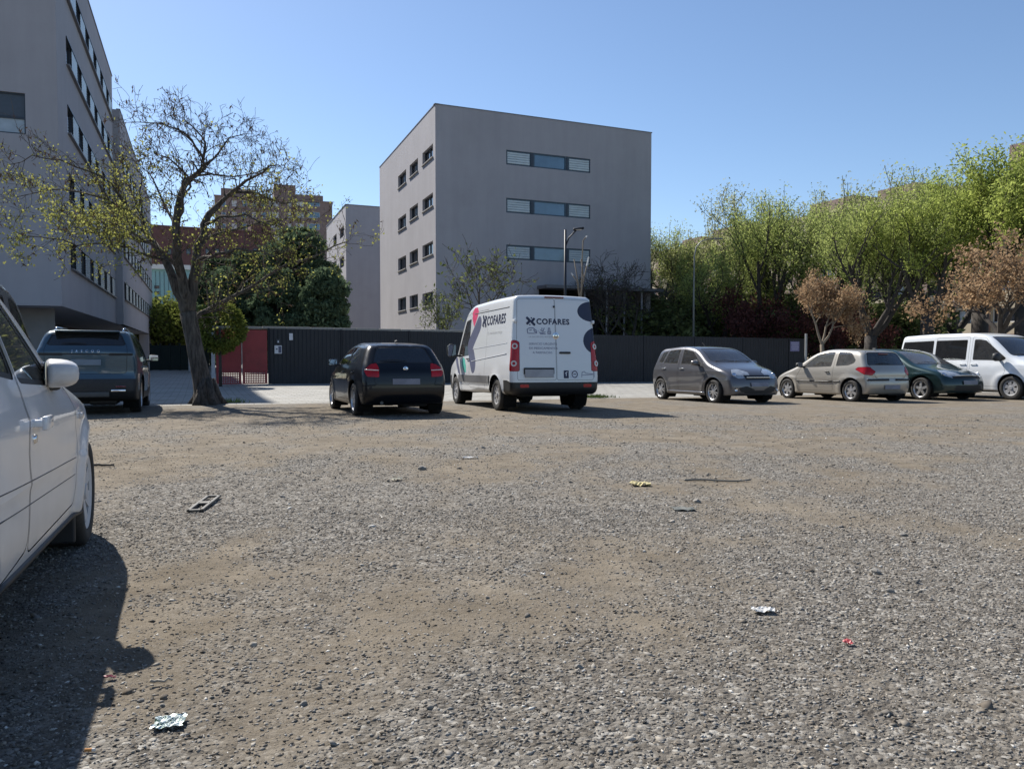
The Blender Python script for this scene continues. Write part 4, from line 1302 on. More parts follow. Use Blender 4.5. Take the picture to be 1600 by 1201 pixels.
# ---- white hatchback in the foreground -----------------------------------
pm_near = paint('old_white_car_paint', (0.76, 0.76, 0.77), 0.0, .34, .65)
P = dict(L=3.94, W=1.66, H=1.41, ro=.50, wb=2.62, wr=.285, belt=(.93, .86), tw=.74, R=.085, bf=.26, br=.14, tf=.16, tr=.09, rim=.70, N=230, gap=.062, flare=.03,
    profile=[(3.91, .22, .06), (3.94, .46, .12), (3.84, .66, .2), (3.56, .77, .2), (2.34, .95, .22), (1.70, 1.345, .4), (1.22, 1.41, .6), (.42, 1.36, .15), (.28, 1.30, .05), (.08, .96, .08), (.0, .80, .08), (.0, .40, .08), (.08, .30, .05), (.5, .27, .05), (3.4, .215, .05)],
    crease=[(lambda x: .60 - .03 * x, .006, .02), (lambda x: .80 - .015 * x, .010, .06)],
    doors=[[(1.45, .31), (2.54, .31), (2.59, .60), (2.46, .83), (2.10, .965), (1.62, 1.30), (1.45, 1.355)], [(1.442, .33), (1.442, 1.355), (.74, 1.36), (.5, 1.0), (.66, .78), (.92, .60), (1.0, .29)]],
    bonnet=[(-.62, 2.42), (.62, 2.42), (.56, 3.4), (.3, 3.66), (-.3, 3.66), (-.56, 3.4)],
    windows=[([(1.475, .895), (2.10, .872), (2.07, .93), (1.61, 1.25), (1.475, 1.305)], None), ([(1.425, .905), (1.425, 1.32), (.82, 1.31), (.64, .97)], None)],
    rear_window=[(-.56, 1.0), (.56, 1.0), (.48, 1.33), (-.48, 1.33)],
    windscreen=[(-.64, .98), (.64, .98), (.53, 1.33), (-.53, 1.33)], ws_x=(1.58, 2.6),
    lamps=[('headlamp', [(.3, .58), (.62, .6), (.74, .8), (.5, .8), (.36, .7)], True, 45, M['lamp_clear']), ('tail_lamp', [(.40, .62), (.66, .62), (.66, .92), (.5, .92)], False, 40, M['lamp_red'])],
    wheel=('cover', 7, mat('white_wheel_cover', (.50, .50, .51), .45, var=.1, dirt=((.16, .13, .1), 10, .5, .55))), dash=.87, seal=.022, trim=M['lining_pale'], hip=.36)
wx, wy = ground_at(140, 850)
root, s = make_car('parked_car', 'old white hatchback cut off by the left edge, nearest car to the viewer', P, pm_near, ((wx, wy), 'front', -1, AWAY), M['glass'], M['glass'])
s.cabin(root, M['seat'], 2.12, (1.2, .5), 1)
for sd in (1, -1):
    m = s.mirror(root, 2.08, .895, sd, pm_near, (.098, .185, .118), arm=.07, fold=1.35 if sd < 0 else 0)
    for d, x in (('door#0', 1.56), ('door#1', .72)):
        dd = s.made[d + 'lr'[sd < 0]]
        s.handle(dd, x, .755, sd, pm_near, .125, .05, .034)
        p, n = s.on_side(x - .03, .70, sd)
        MB().lathe([(0, .008), (.014, .008), (.018, .0)], 14).build('keyhole', M['chrome'], dd, True).matrix_local = Matrix.Translation((p.x - s.xm, p.y, p.z)) @ Matrix.Rotation(0 if sd > 0 else math.pi, 4, 'Z')
    # long moulding with a groove above and below
    for dz, x0, x1 in ((.555, 2.50, .98), (.475, 2.52, .98)):
        pts = []
        for x in np.linspace(x0, x1, 14):
            p, n = s.on_side(x, dz + (x - 1.7) * -.03, sd); pts.append((p.x - s.xm, p.y + sd * -.001, p.z))
        MB().tube(pts, .0026, 6).build('moulding_groove', M['steel'], root, True)
    p, n = s.on_side(2.68, .715, sd)
    MB().box((p.x - s.xm, p.y + sd * .006, p.z), (.055, .02, .032), bev=.008).build('side_repeater', M['lamp_white'], root, True, angle=40)
    pts = []
    for x in np.linspace(1.02, 2.70, 14):
        p, n = s.on_side(x, .295 - (x - .8) * .025, sd); pts.append((p.x - s.xm, p.y + sd * .004, p.z))
    MB().tube(pts, .012, 6).build('sill_strip', M['black'], root, True)
    fl = MB().box((s.axles[1] - s.xm - .34, sd * (.66), .19), (.03, .26, .22), bev=.01)
    fl.build('mud_flap', M['black'], root)
# inspection sticker and a sheet of paper behind the windscreen
def on_screen(y, z):
    return s.on_end(y, z, True)
ell = [(-.525 + .052 * math.cos(t), 1.06 + .032 * math.sin(t)) for t in np.linspace(0, 2 * math.pi, 22)[:-1]]
stick(s, root, 'inspection_sticker', *poly_print([ell]), on_screen, mat('yellow_green_sticker', (.50, .58, .30), .5), -.012)
stick(s, root, 'inspection_sticker', *poly_print([[(-.50, 1.22), (-.44, 1.22), (-.44, 1.26), (-.50, 1.26)]]), on_screen, mat('yellow_sticker', (.62, .52, .10), .5), -.012)
pp = MB().box((0, 0, 0), (.15, .20, .003)).build('paper_sheet', mat('paper', (.72, .74, .66), .8), root)
pp.location = (2.16 - s.xm, -.52, .90); pp.rotation_euler = (0, R(-14), R(12))
wiper(root, s, 0, -.55, -.02, 1.03, True)
# ------------------------------------------------------------------ ground
def lot_edge(u):
    return 20.0 + 0.5 * (fbm(u * .35 + 5, u * 0 + 2.3, 3) - .5) + .35 * (fbm(u * 1.7, u * 0 + 9.1, 5) - .5)

def patch(x, y):
    """0 = bare trodden earth, 1 = loose gravel"""
    p = fbm(x * .55 + 3.1, y * .42 + 8.7, 11, 5)
    q = fbm(x * 2.1 + 40, y * 1.5 + 1.7, 12, 4)
    near = np.clip((11.0 - y) / 8.0, -0.4, 1)
    return np.clip((p - .5) * 2.4 + (q - .5) * 2.6 + .44 + near * .34, 0, 1)

def relief(x, y):
    r = .06 * (fbm(x * .22, y * .22, 21, 3) - .5) + .03 * (fbm(x * .9, y * .9, 22, 4) - .5) + .010 * (fbm(x * 5, y * 5, 23, 3) - .5)
    return r * np.clip((18.5 - y) / 3, 0, 1) * np.clip(np.hypot(x, y) / 3, .5, 1)

def axis(lo, hi, c0, c1, fine, grow):
    a = list(np.arange(c0, c1 + 1e-6, fine))
    st = fine
    while a[-1] < hi: st *= grow; a.append(min(hi, a[-1] + st))
    st = fine
    while a[0] > lo: st *= grow; a.insert(0, max(lo, a[0] - st))
    return np.array(a)

def grid_mesh(name, us, vs, zf, extra=None):
    U, V = np.meshgrid(us, vs)
    X = GU.x * U + GV.x * V; Y = GU.y * U + GV.y * V
    Z = zf(X, Y, U, V)
    nu, nv = len(us), len(vs)
    co = np.stack([X, Y, Z], -1).reshape(-1, 3)
    i = np.arange(nu * nv).reshape(nv, nu)
    q = np.stack([i[:-1, :-1], i[:-1, 1:], i[1:, 1:], i[1:, :-1]], -1).reshape(-1, 4)
    me = bpy.data.meshes.new(name)
    me.vertices.add(len(co)); me.vertices.foreach_set('co', co.ravel())
    me.loops.add(q.size); me.loops.foreach_set('vertex_index', q.ravel())
    me.polygons.add(len(q)); me.polygons.foreach_set('loop_start', np.arange(len(q)) * 4)
    me.polygons.foreach_set('use_smooth', np.ones(len(q), bool))
    me.update(); me.validate()
    if extra:
        for an, fn in extra.items():
            at_ = me.attributes.new(an, 'FLOAT', 'POINT')
            at_.data.foreach_set('value', fn(X, Y).ravel().astype(np.float32))
    return me

def ground_material():
    m, nt, b = new_mat('gravel_and_earth')
    L = nt.links.new
    tc = N(nt, 'ShaderNodeTexCoord')
    a = N(nt, 'ShaderNodeAttribute', attribute_name='patch')
    def noise(sc, det=6, ro=.65):
        n = N(nt, 'ShaderNodeTexNoise', Scale=sc, Detail=float(det), Roughness=ro); L(tc.outputs['Object'], n.inputs['Vector']); return n
    def ramp(src, cols):
        r = N(nt, 'ShaderNodeValToRGB')
        while len(r.color_ramp.elements) < len(cols): r.color_ramp.elements.new(.5)
        for e, (p, c) in zip(r.color_ramp.elements, cols): e.position = p; e.color = rgba(c)
        L(src, r.inputs[0]); return r
    earth = ramp(noise(3.0, 10, .7).outputs[0], [(.25, (.105, .085, .060)), (.5, (.168, .140, .104)), (.75, (.250, .214, .165))])
    vo = N(nt, 'ShaderNodeTexVoronoi', Scale=62.0, Randomness=1.0); L(tc.outputs['Object'], vo.inputs['Vector'])
    sepc = N(nt, 'ShaderNodeSeparateColor'); L(vo.outputs['Color'], sepc.inputs[0])
    stone = ramp(sepc.outputs[0], [(.0, (.065, .058, .049)), (.45, (.135, .120, .100)), (.85, (.24, .220, .19)), (1.0, (.44, .425, .39))])
    vo2 = N(nt, 'ShaderNodeTexVoronoi', Scale=21.0, Randomness=1.0); L(tc.outputs['Object'], vo2.inputs['Vector'])
    sep2 = N(nt, 'ShaderNodeSeparateColor'); L(vo2.outputs['Color'], sep2.inputs[0])
    st2 = ramp(sep2.outputs[0], [(.0, (.08, .071, .06)), (.5, (.155, .141, .123)), (1.0, (.31, .293, .262))])
    mixs = N(nt, 'ShaderNodeMix', data_type='RGBA'); mixs.inputs[0].default_value = .35
    L(stone.outputs[0], mixs.inputs[6]); L(st2.outputs[0], mixs.inputs[7])
    # break the edge of the patches up
    n2 = noise(2.2, 8, .75)
    ad = N(nt, 'ShaderNodeMath', operation='MULTIPLY_ADD'); L(n2.outputs[0], ad.inputs[0]); ad.inputs[1].default_value = 1.3; ad.inputs[2].default_value = -.65
    ad2 = N(nt, 'ShaderNodeMath', operation='ADD'); L(ad.outputs[0], ad2.inputs[0]); L(a.outputs['Fac'], ad2.inputs[1]); ad2.use_clamp = True
    mx = N(nt, 'ShaderNodeMix', data_type='RGBA'); L(ad2.outputs[0], mx.inputs[0]); L(earth.outputs[0], mx.inputs[6]); L(mixs.outputs[2], mx.inputs[7])
    # scattered pale grit
    gr = ramp(noise(160, 2, .5).outputs[0], [(.62, (0, 0, 0)), (.70, (1, 1, 1))])
    mx2 = N(nt, 'ShaderNodeMix', data_type='RGBA'); mg = N(nt, 'ShaderNodeMath', operation='MULTIPLY'); L(gr.outputs[0], mg.inputs[0]); mg.inputs[1].default_value = .45
    L(mg.outputs[0], mx2.inputs[0]); L(mx.outputs[2], mx2.inputs[6]); mx2.inputs[7].default_value = (.34, .32, .29, 1)
    # dark damp and oily stains
    st = ramp(noise(.55, 5, .7).outputs[0], [(.56, (0, 0, 0)), (.76, (1, 1, 1))])
    mx3 = N(nt, 'ShaderNodeMix', data_type='RGBA'); ms = N(nt, 'ShaderNodeMath', operation='MULTIPLY'); L(st.outputs[0], ms.inputs[0]); ms.inputs[1].default_value = .5
    L(ms.outputs[0], mx3.inputs[0]); L(mx2.outputs[2], mx3.inputs[6]); mx3.inputs[7].default_value = (.105, .085, .065, 1)
    L(mx3.outputs[2], b.inputs['Base Color'])
    b.inputs['Roughness'].default_value = .95; b.inputs['Specular IOR Level'].default_value = .15
    inv = N(nt, 'ShaderNodeMath', operation='SUBTRACT'); inv.inputs[0].default_value = 1; L(vo.outputs['Distance'], inv.inputs[1])
    hm = N(nt, 'ShaderNodeMath', operation='MULTIPLY'); L(inv.outputs[0], hm.inputs[0]); L(ad2.outputs[0], hm.inputs[1])
    n4 = noise(45, 8, .7)
    h2 = N(nt, 'ShaderNodeMath', operation='ADD'); L(hm.outputs[0], h2.inputs[0]); L(n4.outputs[0], h2.inputs[1])
    bp = N(nt, 'ShaderNodeBump', Strength=.75, Distance=.013); L(h2.outputs[0], bp.inputs['Height'])
    n5 = noise(7, 6, .7)
    bp2 = N(nt, 'ShaderNodeBump', Strength=.55, Distance=.035); L(n5.outputs[0], bp2.inputs['Height']); L(bp.outputs[0], bp2.inputs['Normal'])
    L(bp2.outputs[0], b.inputs['Normal'])
    return m

us = axis(-70, 90, -4.5, 9, .07, 1.12)
vs_g = axis(-12, 21.3, .5, 8.5, .06, 1.06)
gm = grid_mesh('ground', us, vs_g, lambda X, Y, U, V: g(X, Y) + relief(X, Y), {'patch': patch})
ground = link('ground', gm, None, ground_material())
tag(ground, kind='structure')

# loose stones lying on the lot
def build_stones():
    r = np.random.default_rng(5)
    P = []
    for (y0, y1, dens, s0, s1) in ((1.7, 3.2, 9000, .0024, .0085), (3.2, 5.2, 4200, .0032, .0098), (5.2, 8.5, 1200, .0045, .012), (8.5, 15.5, 230, .007, .016)):
        half = lambda y: y * .70 + .5
        area = (y1 - y0) * (half(y0) + half(y1))
        n = int(area * dens)
        y = r.uniform(y0, y1, n); x = r.uniform(-1, 1, n) * half(y1)
        keep = np.abs(x) < half(y)
        x, y = x[keep], y[keep]
        p = patch(x, y)
        keep = r.uniform(0, 1, len(x)) < np.clip(.30 + .85 * p * (0.4 + 1.2 * fbm(x * 2.2, y * 2.2, 31, 3)), 0, 1)
        x, y = x[keep], y[keep]
        sz = s0 + (s1 - s0) * r.uniform(0, 1, len(x)) ** 2.6
        big = r.uniform(0, 1, len(x)) < .008
        sz = np.where(big, sz * 2.1, sz)
        P.append(np.stack([x, y, sz], 1))
    P = np.concatenate(P)
    n = len(P)
    # a flattened, uneven eight-sided chip
    base = np.array([(1, 0, 0), (.2, 1, 0), (-1, .1, 0), (-.1, -1, 0), (.1, .1, 1), (0, 0, -.8)])
    tri = np.array([(0, 1, 4), (1, 2, 4), (2, 3, 4), (3, 0, 4), (1, 0, 5), (2, 1, 5), (3, 2, 5), (0, 3, 5)])
    V = base[None] + r.uniform(-.34, .34, (n, 6, 3))
    top = r.uniform(-.35, .35, (n, 2)); V[:, 4, :2] = top
    V[:, 4, 2] = r.uniform(.55, 1.0, n)
    sx = P[:, 2] * r.uniform(.9, 1.5, n); sy = P[:, 2] * r.uniform(.6, 1.0, n); sz = P[:, 2] * r.uniform(.40, .85, n)
    V = V * np.stack([sx, sy, sz], 1)[:, None, :]
    tl = r.normal(0, .22, (n, 2))
    V[:, :, 2] += V[:, :, 0] * tl[:, :1] + V[:, :, 1] * tl[:, 1:]
    a = r.uniform(0, 2 * np.pi, n); c, s_ = np.cos(a)[:, None], np.sin(a)[:, None]
    X = V[:, :, 0] * c - V[:, :, 1] * s_; Yv = V[:, :, 0] * s_ + V[:, :, 1] * c
    zz = g(P[:, 0], P[:, 1]) + relief(P[:, 0], P[:, 1]) + sz * .22
    co = np.stack([X + P[:, :1], Yv + P[:, 1:2], V[:, :, 2] + zz[:, None]], -1).reshape(-1, 3)
    F = (tri[None] + (np.arange(n) * 6)[:, None, None]).reshape(-1, 3)
    me = bpy.data.meshes.new('gravel')
    me.vertices.add(len(co)); me.vertices.foreach_set('co', co.ravel())
    me.loops.add(F.size); me.loops.foreach_set('vertex_index', F.ravel())
    me.polygons.add(len(F)); me.polygons.foreach_set('loop_start', np.arange(len(F)) * 3)
    me.update(); me.validate()
    t = np.clip(r.normal(.44, .21, n), 0, .88); t = np.where(r.uniform(0, 1, n) < .035, r.uniform(.85, 1, n), t)
    hue = np.clip(r.normal(.58, .3, n), 0, 1)
    for nm, arr in (('tint', t), ('warm', hue)):
        a_ = me.attributes.new(nm, 'FLOAT', 'POINT'); a_.data.foreach_set('value', np.repeat(arr, 6).astype(np.float32))
    m, nt, b = new_mat('loose_stone')
    L = nt.links.new
    at1 = N(nt, 'ShaderNodeAttribute', attribute_name='tint'); at2 = N(nt, 'ShaderNodeAttribute', attribute_name='warm')
    r1 = N(nt, 'ShaderNodeValToRGB'); r2 = N(nt, 'ShaderNodeValToRGB')
    for rr, cols in ((r1, [(0, (.075, .072, .067)), (.45, (.205, .198, .184)), (.85, (.36, .35, .328)), (1, (.66, .645, .61))]), (r2, [(0, (.085, .066, .048)), (.45, (.21, .178, .14)), (.85, (.355, .317, .263)), (1, (.64, .61, .55))])):
        while len(rr.color_ramp.elements) < 4: rr.color_ramp.elements.new(.5)
        for e, (p, c2) in zip(rr.color_ramp.elements, cols): e.position = p; e.color = rgba(c2)
        L(at1.outputs['Fac'], rr.inputs[0])
    mx = N(nt, 'ShaderNodeMix', data_type='RGBA'); L(at2.outputs['Fac'], mx.inputs[0]); L(r1.outputs[0], mx.inputs[6]); L(r2.outputs[0], mx.inputs[7])
    L(mx.outputs[2], b.inputs['Base Color']); b.inputs['Roughness'].default_value = .9; b.inputs['Specular IOR Level'].default_value = .2
    o = link('gravel', me, None, m)
    tag(o, 'loose grey gravel scattered over the car park', 'gravel', kind='stuff')
    return n
n_st = build_stones()
print('stones', n_st)

# paved street beyond the lot
def paving_material():
    m, nt, b = new_mat('pale_paving')
    L = nt.links.new
    tc = N(nt, 'ShaderNodeTexCoord')
    mp = N(nt, 'ShaderNodeMapping'); mp.inputs['Rotation'].default_value = (0, 0, -math.atan2(GU.y, GU.x)); L(tc.outputs['Object'], mp.inputs[0])
    br = N(nt, 'ShaderNodeTexBrick', Scale=1.0); br.inputs['Brick Width'].default_value = .42; br.inputs['Row Height'].default_value = .42
    br.inputs['Mortar Size'].default_value = .012; br.inputs['Color1'].default_value = (.315, .31, .29, 1); br.inputs['Color2'].default_value = (.27, .268, .255, 1); br.inputs['Mortar'].default_value = (.14, .135, .12, 1)
    br.offset = .5
    L(mp.outputs[0], br.inputs['Vector'])
    no = N(nt, 'ShaderNodeTexNoise', Scale=.8, Detail=9.0, Roughness=.7); L(tc.outputs['Object'], no.inputs['Vector'])
    rp = N(nt, 'ShaderNodeValToRGB'); rp.color_ramp.elements[0].position = .3; rp.color_ramp.elements[0].color = (.72, .69, .64, 1); rp.color_ramp.elements[1].position = .7; rp.color_ramp.elements[1].color = (1.1, 1.09, 1.07, 1)
    L(no.outputs[0], rp.inputs[0])
    mx = N(nt, 'ShaderNodeMix', data_type='RGBA', blend_type='MULTIPLY'); mx.inputs[0].default_value = 1
    L(br.outputs[0], mx.inputs[6]); L(rp.outputs[0], mx.inputs[7]); L(mx.outputs[2], b.inputs['Base Color'])
    b.inputs['Roughness'].default_value = .85
    bp = N(nt, 'ShaderNodeBump', Strength=.5, Distance=.01); L(br.outputs['Fac'], bp.inputs['Height']); bp.invert = True; L(bp.outputs[0], b.inputs['Normal'])
    return m
us2 = axis(-70, 110, -14, 24, .5, 1.15)
vs2 = axis(0, 190, 0, 16, .8, 1.2)
pm = grid_mesh('pavement', us2, vs2, lambda X, Y, U, V: X * 0)
co = np.zeros(len(pm.vertices) * 3); pm.vertices.foreach_get('co', co); co = co.reshape(-1, 3)
U = co[:, 0] * GU.x + co[:, 1] * GU.y; V = co[:, 0] * GV.x + co[:, 1] * GV.y
V2 = V + lot_edge(U) * np.clip(1 - V / 200, 0, 1)
co[:, 0] = GU.x * U + GV.x * V2; co[:, 1] = GU.y * U + GV.y * V2; co[:, 2] = g(co[:, 0], co[:, 1]) + np.where(V < .01, -.05, .010)
pm.vertices.foreach_set('co', co.ravel()); pm.update()
tag(link('pavement', pm, None, paving_material()), kind='structure')
ter = mesh_from('terrain', [(2500 * math.cos(a), 2500 * math.sin(a), -1.1) for a in np.linspace(0, 2 * math.pi, 49)[:-1]], [tuple(range(48))])
tag(link('terrain', ter, None, mat('dry_earth', (.20, .18, .14), .95, scale=.05)), kind='structure')

# ------------------------------------------------------------------ buildings
def facade(mb, P0, P1, z0, z1, holes, depth=.25):
    """wall from P0 to P1 (left to right as seen from outside) with real openings (u0, u1, za, zb) and their reveals"""
    P0 = Vector((P0[0], P0[1], 0)); P1 = Vector((P1[0], P1[1], 0))
    d = (P1 - P0); Ln = d.length; d.normalize(); n = Vector((d.y, -d.x, 0))
    us = sorted({0, Ln} | {round(h[0], 4) for h in holes} | {round(h[1], 4) for h in holes})
    zs = sorted({z0, z1} | {round(h[2], 4) for h in holes} | {round(h[3], 4) for h in holes})
    us = [u for u in us if -1e-6 <= u <= Ln + 1e-6]; zs = [z for z in zs if z0 - 1e-6 <= z <= z1 + 1e-6]
    pt = lambda u, z, o=0: P0 + d * u + Vector((0, 0, z)) - n * o
    for i in range(len(us) - 1):
        for j in range(len(zs) - 1):
            uc = (us[i] + us[i + 1]) / 2; zc = (zs[j] + zs[j + 1]) / 2
            if any(h[0] < uc < h[1] and h[2] < zc < h[3] for h in holes): continue
            mb.quad(pt(us[i], zs[j]), pt(us[i + 1], zs[j]), pt(us[i + 1], zs[j + 1]), pt(us[i], zs[j + 1]))
    for (a, b, c, e) in holes:
        mb.quad(pt(a, c), pt(a, e), pt(a, e, depth), pt(a, c, depth))
        mb.quad(pt(b, c), pt(b, c, depth), pt(b, e, depth), pt(b, e))
        mb.quad(pt(a, e), pt(b, e), pt(b, e, depth), pt(a, e, depth))
        mb.quad(pt(a, c), pt(a, c, depth), pt(b, c, depth), pt(b, c))
    return P0, d, n

def box_mat(d, n):
    return Matrix(((d.x, n.x, 0), (d.y, n.y, 0), (0, 0, 1)))

WIN = {}
def window(parent, P0, d, n, u0, u1, z0, z1, back=.12, frame=.07, fm=None, pane=None, bars=(), hbars=()):
    """frame as the part, its pane as a sub-part; alike ones share their meshes"""
    key = (round(u1 - u0, 2), round(z1 - z0, 2), frame, tuple(bars), tuple(hbars))
    w, h = u1 - u0, z1 - z0
    if key not in WIN:
        b = MB()
        for x in (frame / 2, w - frame / 2): b.box((x, 0, h / 2), (frame, .08, h))
        for z in (frame / 2, h - frame / 2): b.box((w / 2, 0, z), (w - 2 * frame, .08, frame))
        for t in bars: b.box((w * t, 0, h / 2), (frame * .8, .07, h - 2 * frame))
        for t in hbars: b.box((w / 2, .0, h * t), (w - 2 * frame, .06, frame * .7))
        me = b.build('window', fm)
        p = MB().box((w / 2, .03, h / 2), (w - frame, .02, h - frame)).build('pane', pane)
        WIN[key] = (me.data, p.data)
        bpy.data.objects.remove(me); bpy.data.objects.remove(p)
    md, pd = WIN[key]
    pos = P0 + d * u0 - n * back + Vector((0, 0, z0))
    M4 = Matrix(((d.x, -n.x, 0, pos.x), (d.y, -n.y, 0, pos.y), (0, 0, 1, pos.z), (0, 0, 0, 1)))
    fo = bpy.data.objects.new('window', md); COL.objects.link(fo); fo.parent = parent
    fo.matrix_world = parent_inv(parent) @ M4
    po = bpy.data.objects.new('pane', pd); COL.objects.link(po); po.parent = fo
    if fm and fo.material_slots and fo.material_slots[0].material != fm:
        fo.material_slots[0].link = 'OBJECT'; fo.material_slots[0].material = fm
    if pane and po.material_slots[0].material != pane:
        po.material_slots[0].link = 'OBJECT'; po.material_slots[0].material = pane
    return fo
def parent_inv(p):
    return Matrix.Translation(-p.location) if p is not None else Matrix()

def uz(px, py, P0, P1):
    """where the sight line through a photo pixel meets the upright plane P0-P1: (distance along it, height)"""
    P0 = Vector((P0[0], P0[1])); P1 = Vector((P1[0], P1[1])); d = (P1 - P0).normalized()
    k = at(px, py, 1.0); rx, ry = k.x, k.y
    # t*(rx,ry) = P0 + u*d
    det = rx * -d.y + ry * d.x
    t = (P0.x * -d.y + P0.y * d.x) / det
    p = at(px, py, t * ry)
    return (Vector((p.x, p.y)) - P0).dot(d), p.z

render_grey = mat('grey_render', (.362, .348, .366), .9, var=.07, scale=.35, bump=.15, bscale=25, dirt=((.22, .20, .2), .22, .55, .35))
def streaks(m, amount):
    """faint rain streaks and blotches on rendered walls"""
    nt = m.node_tree; L = nt.links.new; b = nt.nodes['Principled BSDF']
    src = b.inputs['Base Color'].links[0].from_socket
    tc = N(nt, 'ShaderNodeTexCoord'); mp = N(nt, 'ShaderNodeMapping'); mp.inputs['Scale'].default_value = (1, 1, .07); L(tc.outputs['Object'], mp.inputs[0])
    n = N(nt, 'ShaderNodeTexNoise', Scale=1.6, Detail=8.0, Roughness=.68); L(mp.outputs[0], n.inputs['Vector'])
    rp = N(nt, 'ShaderNodeValToRGB'); rp.color_ramp.elements[0].position = .42; rp.color_ramp.elements[0].color = (1, 1, 1, 1)
    rp.color_ramp.elements[1].position = .78; rp.color_ramp.elements[1].color = (1 - amount,) * 3 + (1,)
    L(n.outputs[0], rp.inputs[0])
    mx = N(nt, 'ShaderNodeMix', data_type='RGBA', blend_type='MULTIPLY'); mx.inputs[0].default_value = 1
    L(src, mx.inputs[6]); L(rp.outputs[0], mx.inputs[7]); L(mx.outputs[2], b.inputs['Base Color'])
streaks(render_grey, .09)
render_warm = mat('warm_grey_render', (.40, .38, .36), .9, var=.07, scale=.35, bump=.15, bscale=25)  # paler, warmer version of the wall render, used for the window sills
coping_m = mat('roof_edge_metal', (.17, .165, .175), .5, .3)
frame_dark = mat('dark_window_frame', (.035, .045, .06), .4, .3)
frame_blue = mat('blue_grey_window_frame', (.05, .075, .10), .4, .3)
frame_white = mat('white_window_frame', (.62, .62, .62), .5)
def pane_mat(name, col, rough=.04, spec=.9):
    m = mat(name, col, rough, 0, var=.25, scale=.7, spec=spec); return m
pane_dark = pane_mat('dark_window_pane', (.018, .020, .026))
pane_blue = pane_mat('blue_window_pane', (.085, .16, .23), .06, 1.0)
pane_blind = mat('window_with_pale_blind', (.34, .40, .45), .35, var=.2, scale=1.5)
slat_pale = mat('pale_metal_slats', (.46, .53, .58), .45, .3, var=.12, scale=2)
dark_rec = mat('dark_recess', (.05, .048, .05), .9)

def slat_panel(parent, P0, d, n, u0, u1, z0, z1, back, material, count, name='shutter', cache={}):
    w, h = u1 - u0, z1 - z0
    key = (round(w, 2), round(h, 2), count, material.name)
    if key not in cache:
        b = MB(); ph = h / count
        b.box((w / 2, .03, h / 2), (w, .02, h))
        o = b.build('shutter', material)
        prof = []
        vs = []; fs = []
        for k in range(count):
            z = k * ph
            for (zz, yy) in ((z, .02), (z + ph * .12, -.02), (z + ph * .80, -.035), (z + ph, .02)):
                vs += [(0, yy, zz), (w, yy, zz)]
        for k in range(len(vs) // 2 - 1): fs.append((2 * k, 2 * k + 1, 2 * k + 3, 2 * k + 2))
        me = mesh_from('shutter', vs, fs)
        me.materials.append(material)
        bpy.data.objects.remove(o)
        cache[key] = me
    pos = P0 + d * u0 - n * back + Vector((0, 0, z0))
    o = bpy.data.objects.new(name, cache[key]); COL.objects.link(o); o.parent = parent
    o.matrix_world = parent_inv(parent) @ Matrix(((d.x, -n.x, 0, pos.x), (d.y, -n.y, 0, pos.y), (0, 0, 1, pos.z), (0, 0, 0, 1)))
    return o

def xy(v): return (v.x, v.y)

# ---- central grey block -------------------------------------------------
A = at(680, 163, 53.0); ztop = A.z
def on_top(px, py):      # same roof height, further away
    k = at(px, py, 1.0); t = (ztop - CAM_H) / (k.z - CAM_H)
    return at(px, py, t)
Bc = on_top(1018, 208); Cc = on_top(593, 262)
gz = -0.6
blk = thing('office_building', 'grey rendered block with bands of windows behind the white van', 'building', (A.x, A.y, 0))
def loc(mbuild, name, material, parent, **k):
    o = mbuild.build(name, material, parent, **k)
    o.matrix_world = parent_inv(parent)
    return o
front_holes = []; fw = []
for (yt, yb) in ((234, 257), (309, 332), (382, 405)):
    u0, z1 = uz(791, yt, A, Bc); _, z0 = uz(791, yb, A, Bc); u1, _ = uz(922.5, yt + 12, A, Bc)
    front_holes.append((u0, u1, z0, z1)); fw.append((u0, u1, z0, z1))
uc, zc = uz(842, 449, A, Bc); ue = (Bc - A).xy.length
front_holes.append((uc, ue - .35, gz + .02, zc))
mbw = MB()
fP, fd, fn = facade(mbw, A, Bc, gz, ztop, front_holes, .16)
side_holes = []; sw = []
for (x0, x1, ys) in ((622, 634.5, (270, 289)), (640, 653, (253, 272)), (659.5, 676, (233, 254))):
    pass
sidew = [((622, 634.5), [(268, 292), (338, 357.5), (400.5, 422.5), (465, 485)]), ((640, 653), [(251, 274.5), (320, 343), (390, 412), (460.5, 481)]), ((660, 676.5), [(230, 254), (304, 329), (378, 402), (455, 479)])]
for (x0, x1), rows in sidew:
    for (yt, yb) in rows:
        xm_ = (x0 + x1) / 2
        ua, _ = uz(x0, yt, Cc, A); ub, _ = uz(x1, yt, Cc, A)
        _, zt = uz(xm_, (yt + yb) / 2 - 10.0, Cc, A); _, zb = uz(xm_, (yt + yb) / 2 + 10.0, Cc, A)
        side_holes.append((ua, ub, zb, zt))
sP, sd_, sn = facade(mbw, Cc, A, gz, ztop, side_holes, .30)
off = (GV * 14)
Dd = Vector((Bc.x, Bc.y, 0)) + Vector((Cc.x - A.x, Cc.y - A.y, 0))
facade(mbw, Bc, Dd, gz, ztop, [])
facade(mbw, Dd, Cc, gz, ztop, [])
mbw.add([(A.x, A.y, ztop - .3), (Bc.x, Bc.y, ztop - .3), (Dd.x, Dd.y, ztop - .3), (Cc.x, Cc.y, ztop - .3)], [(0, 1, 2, 3)])
loc(mbw, 'wall', render_grey, blk, recalc=False)
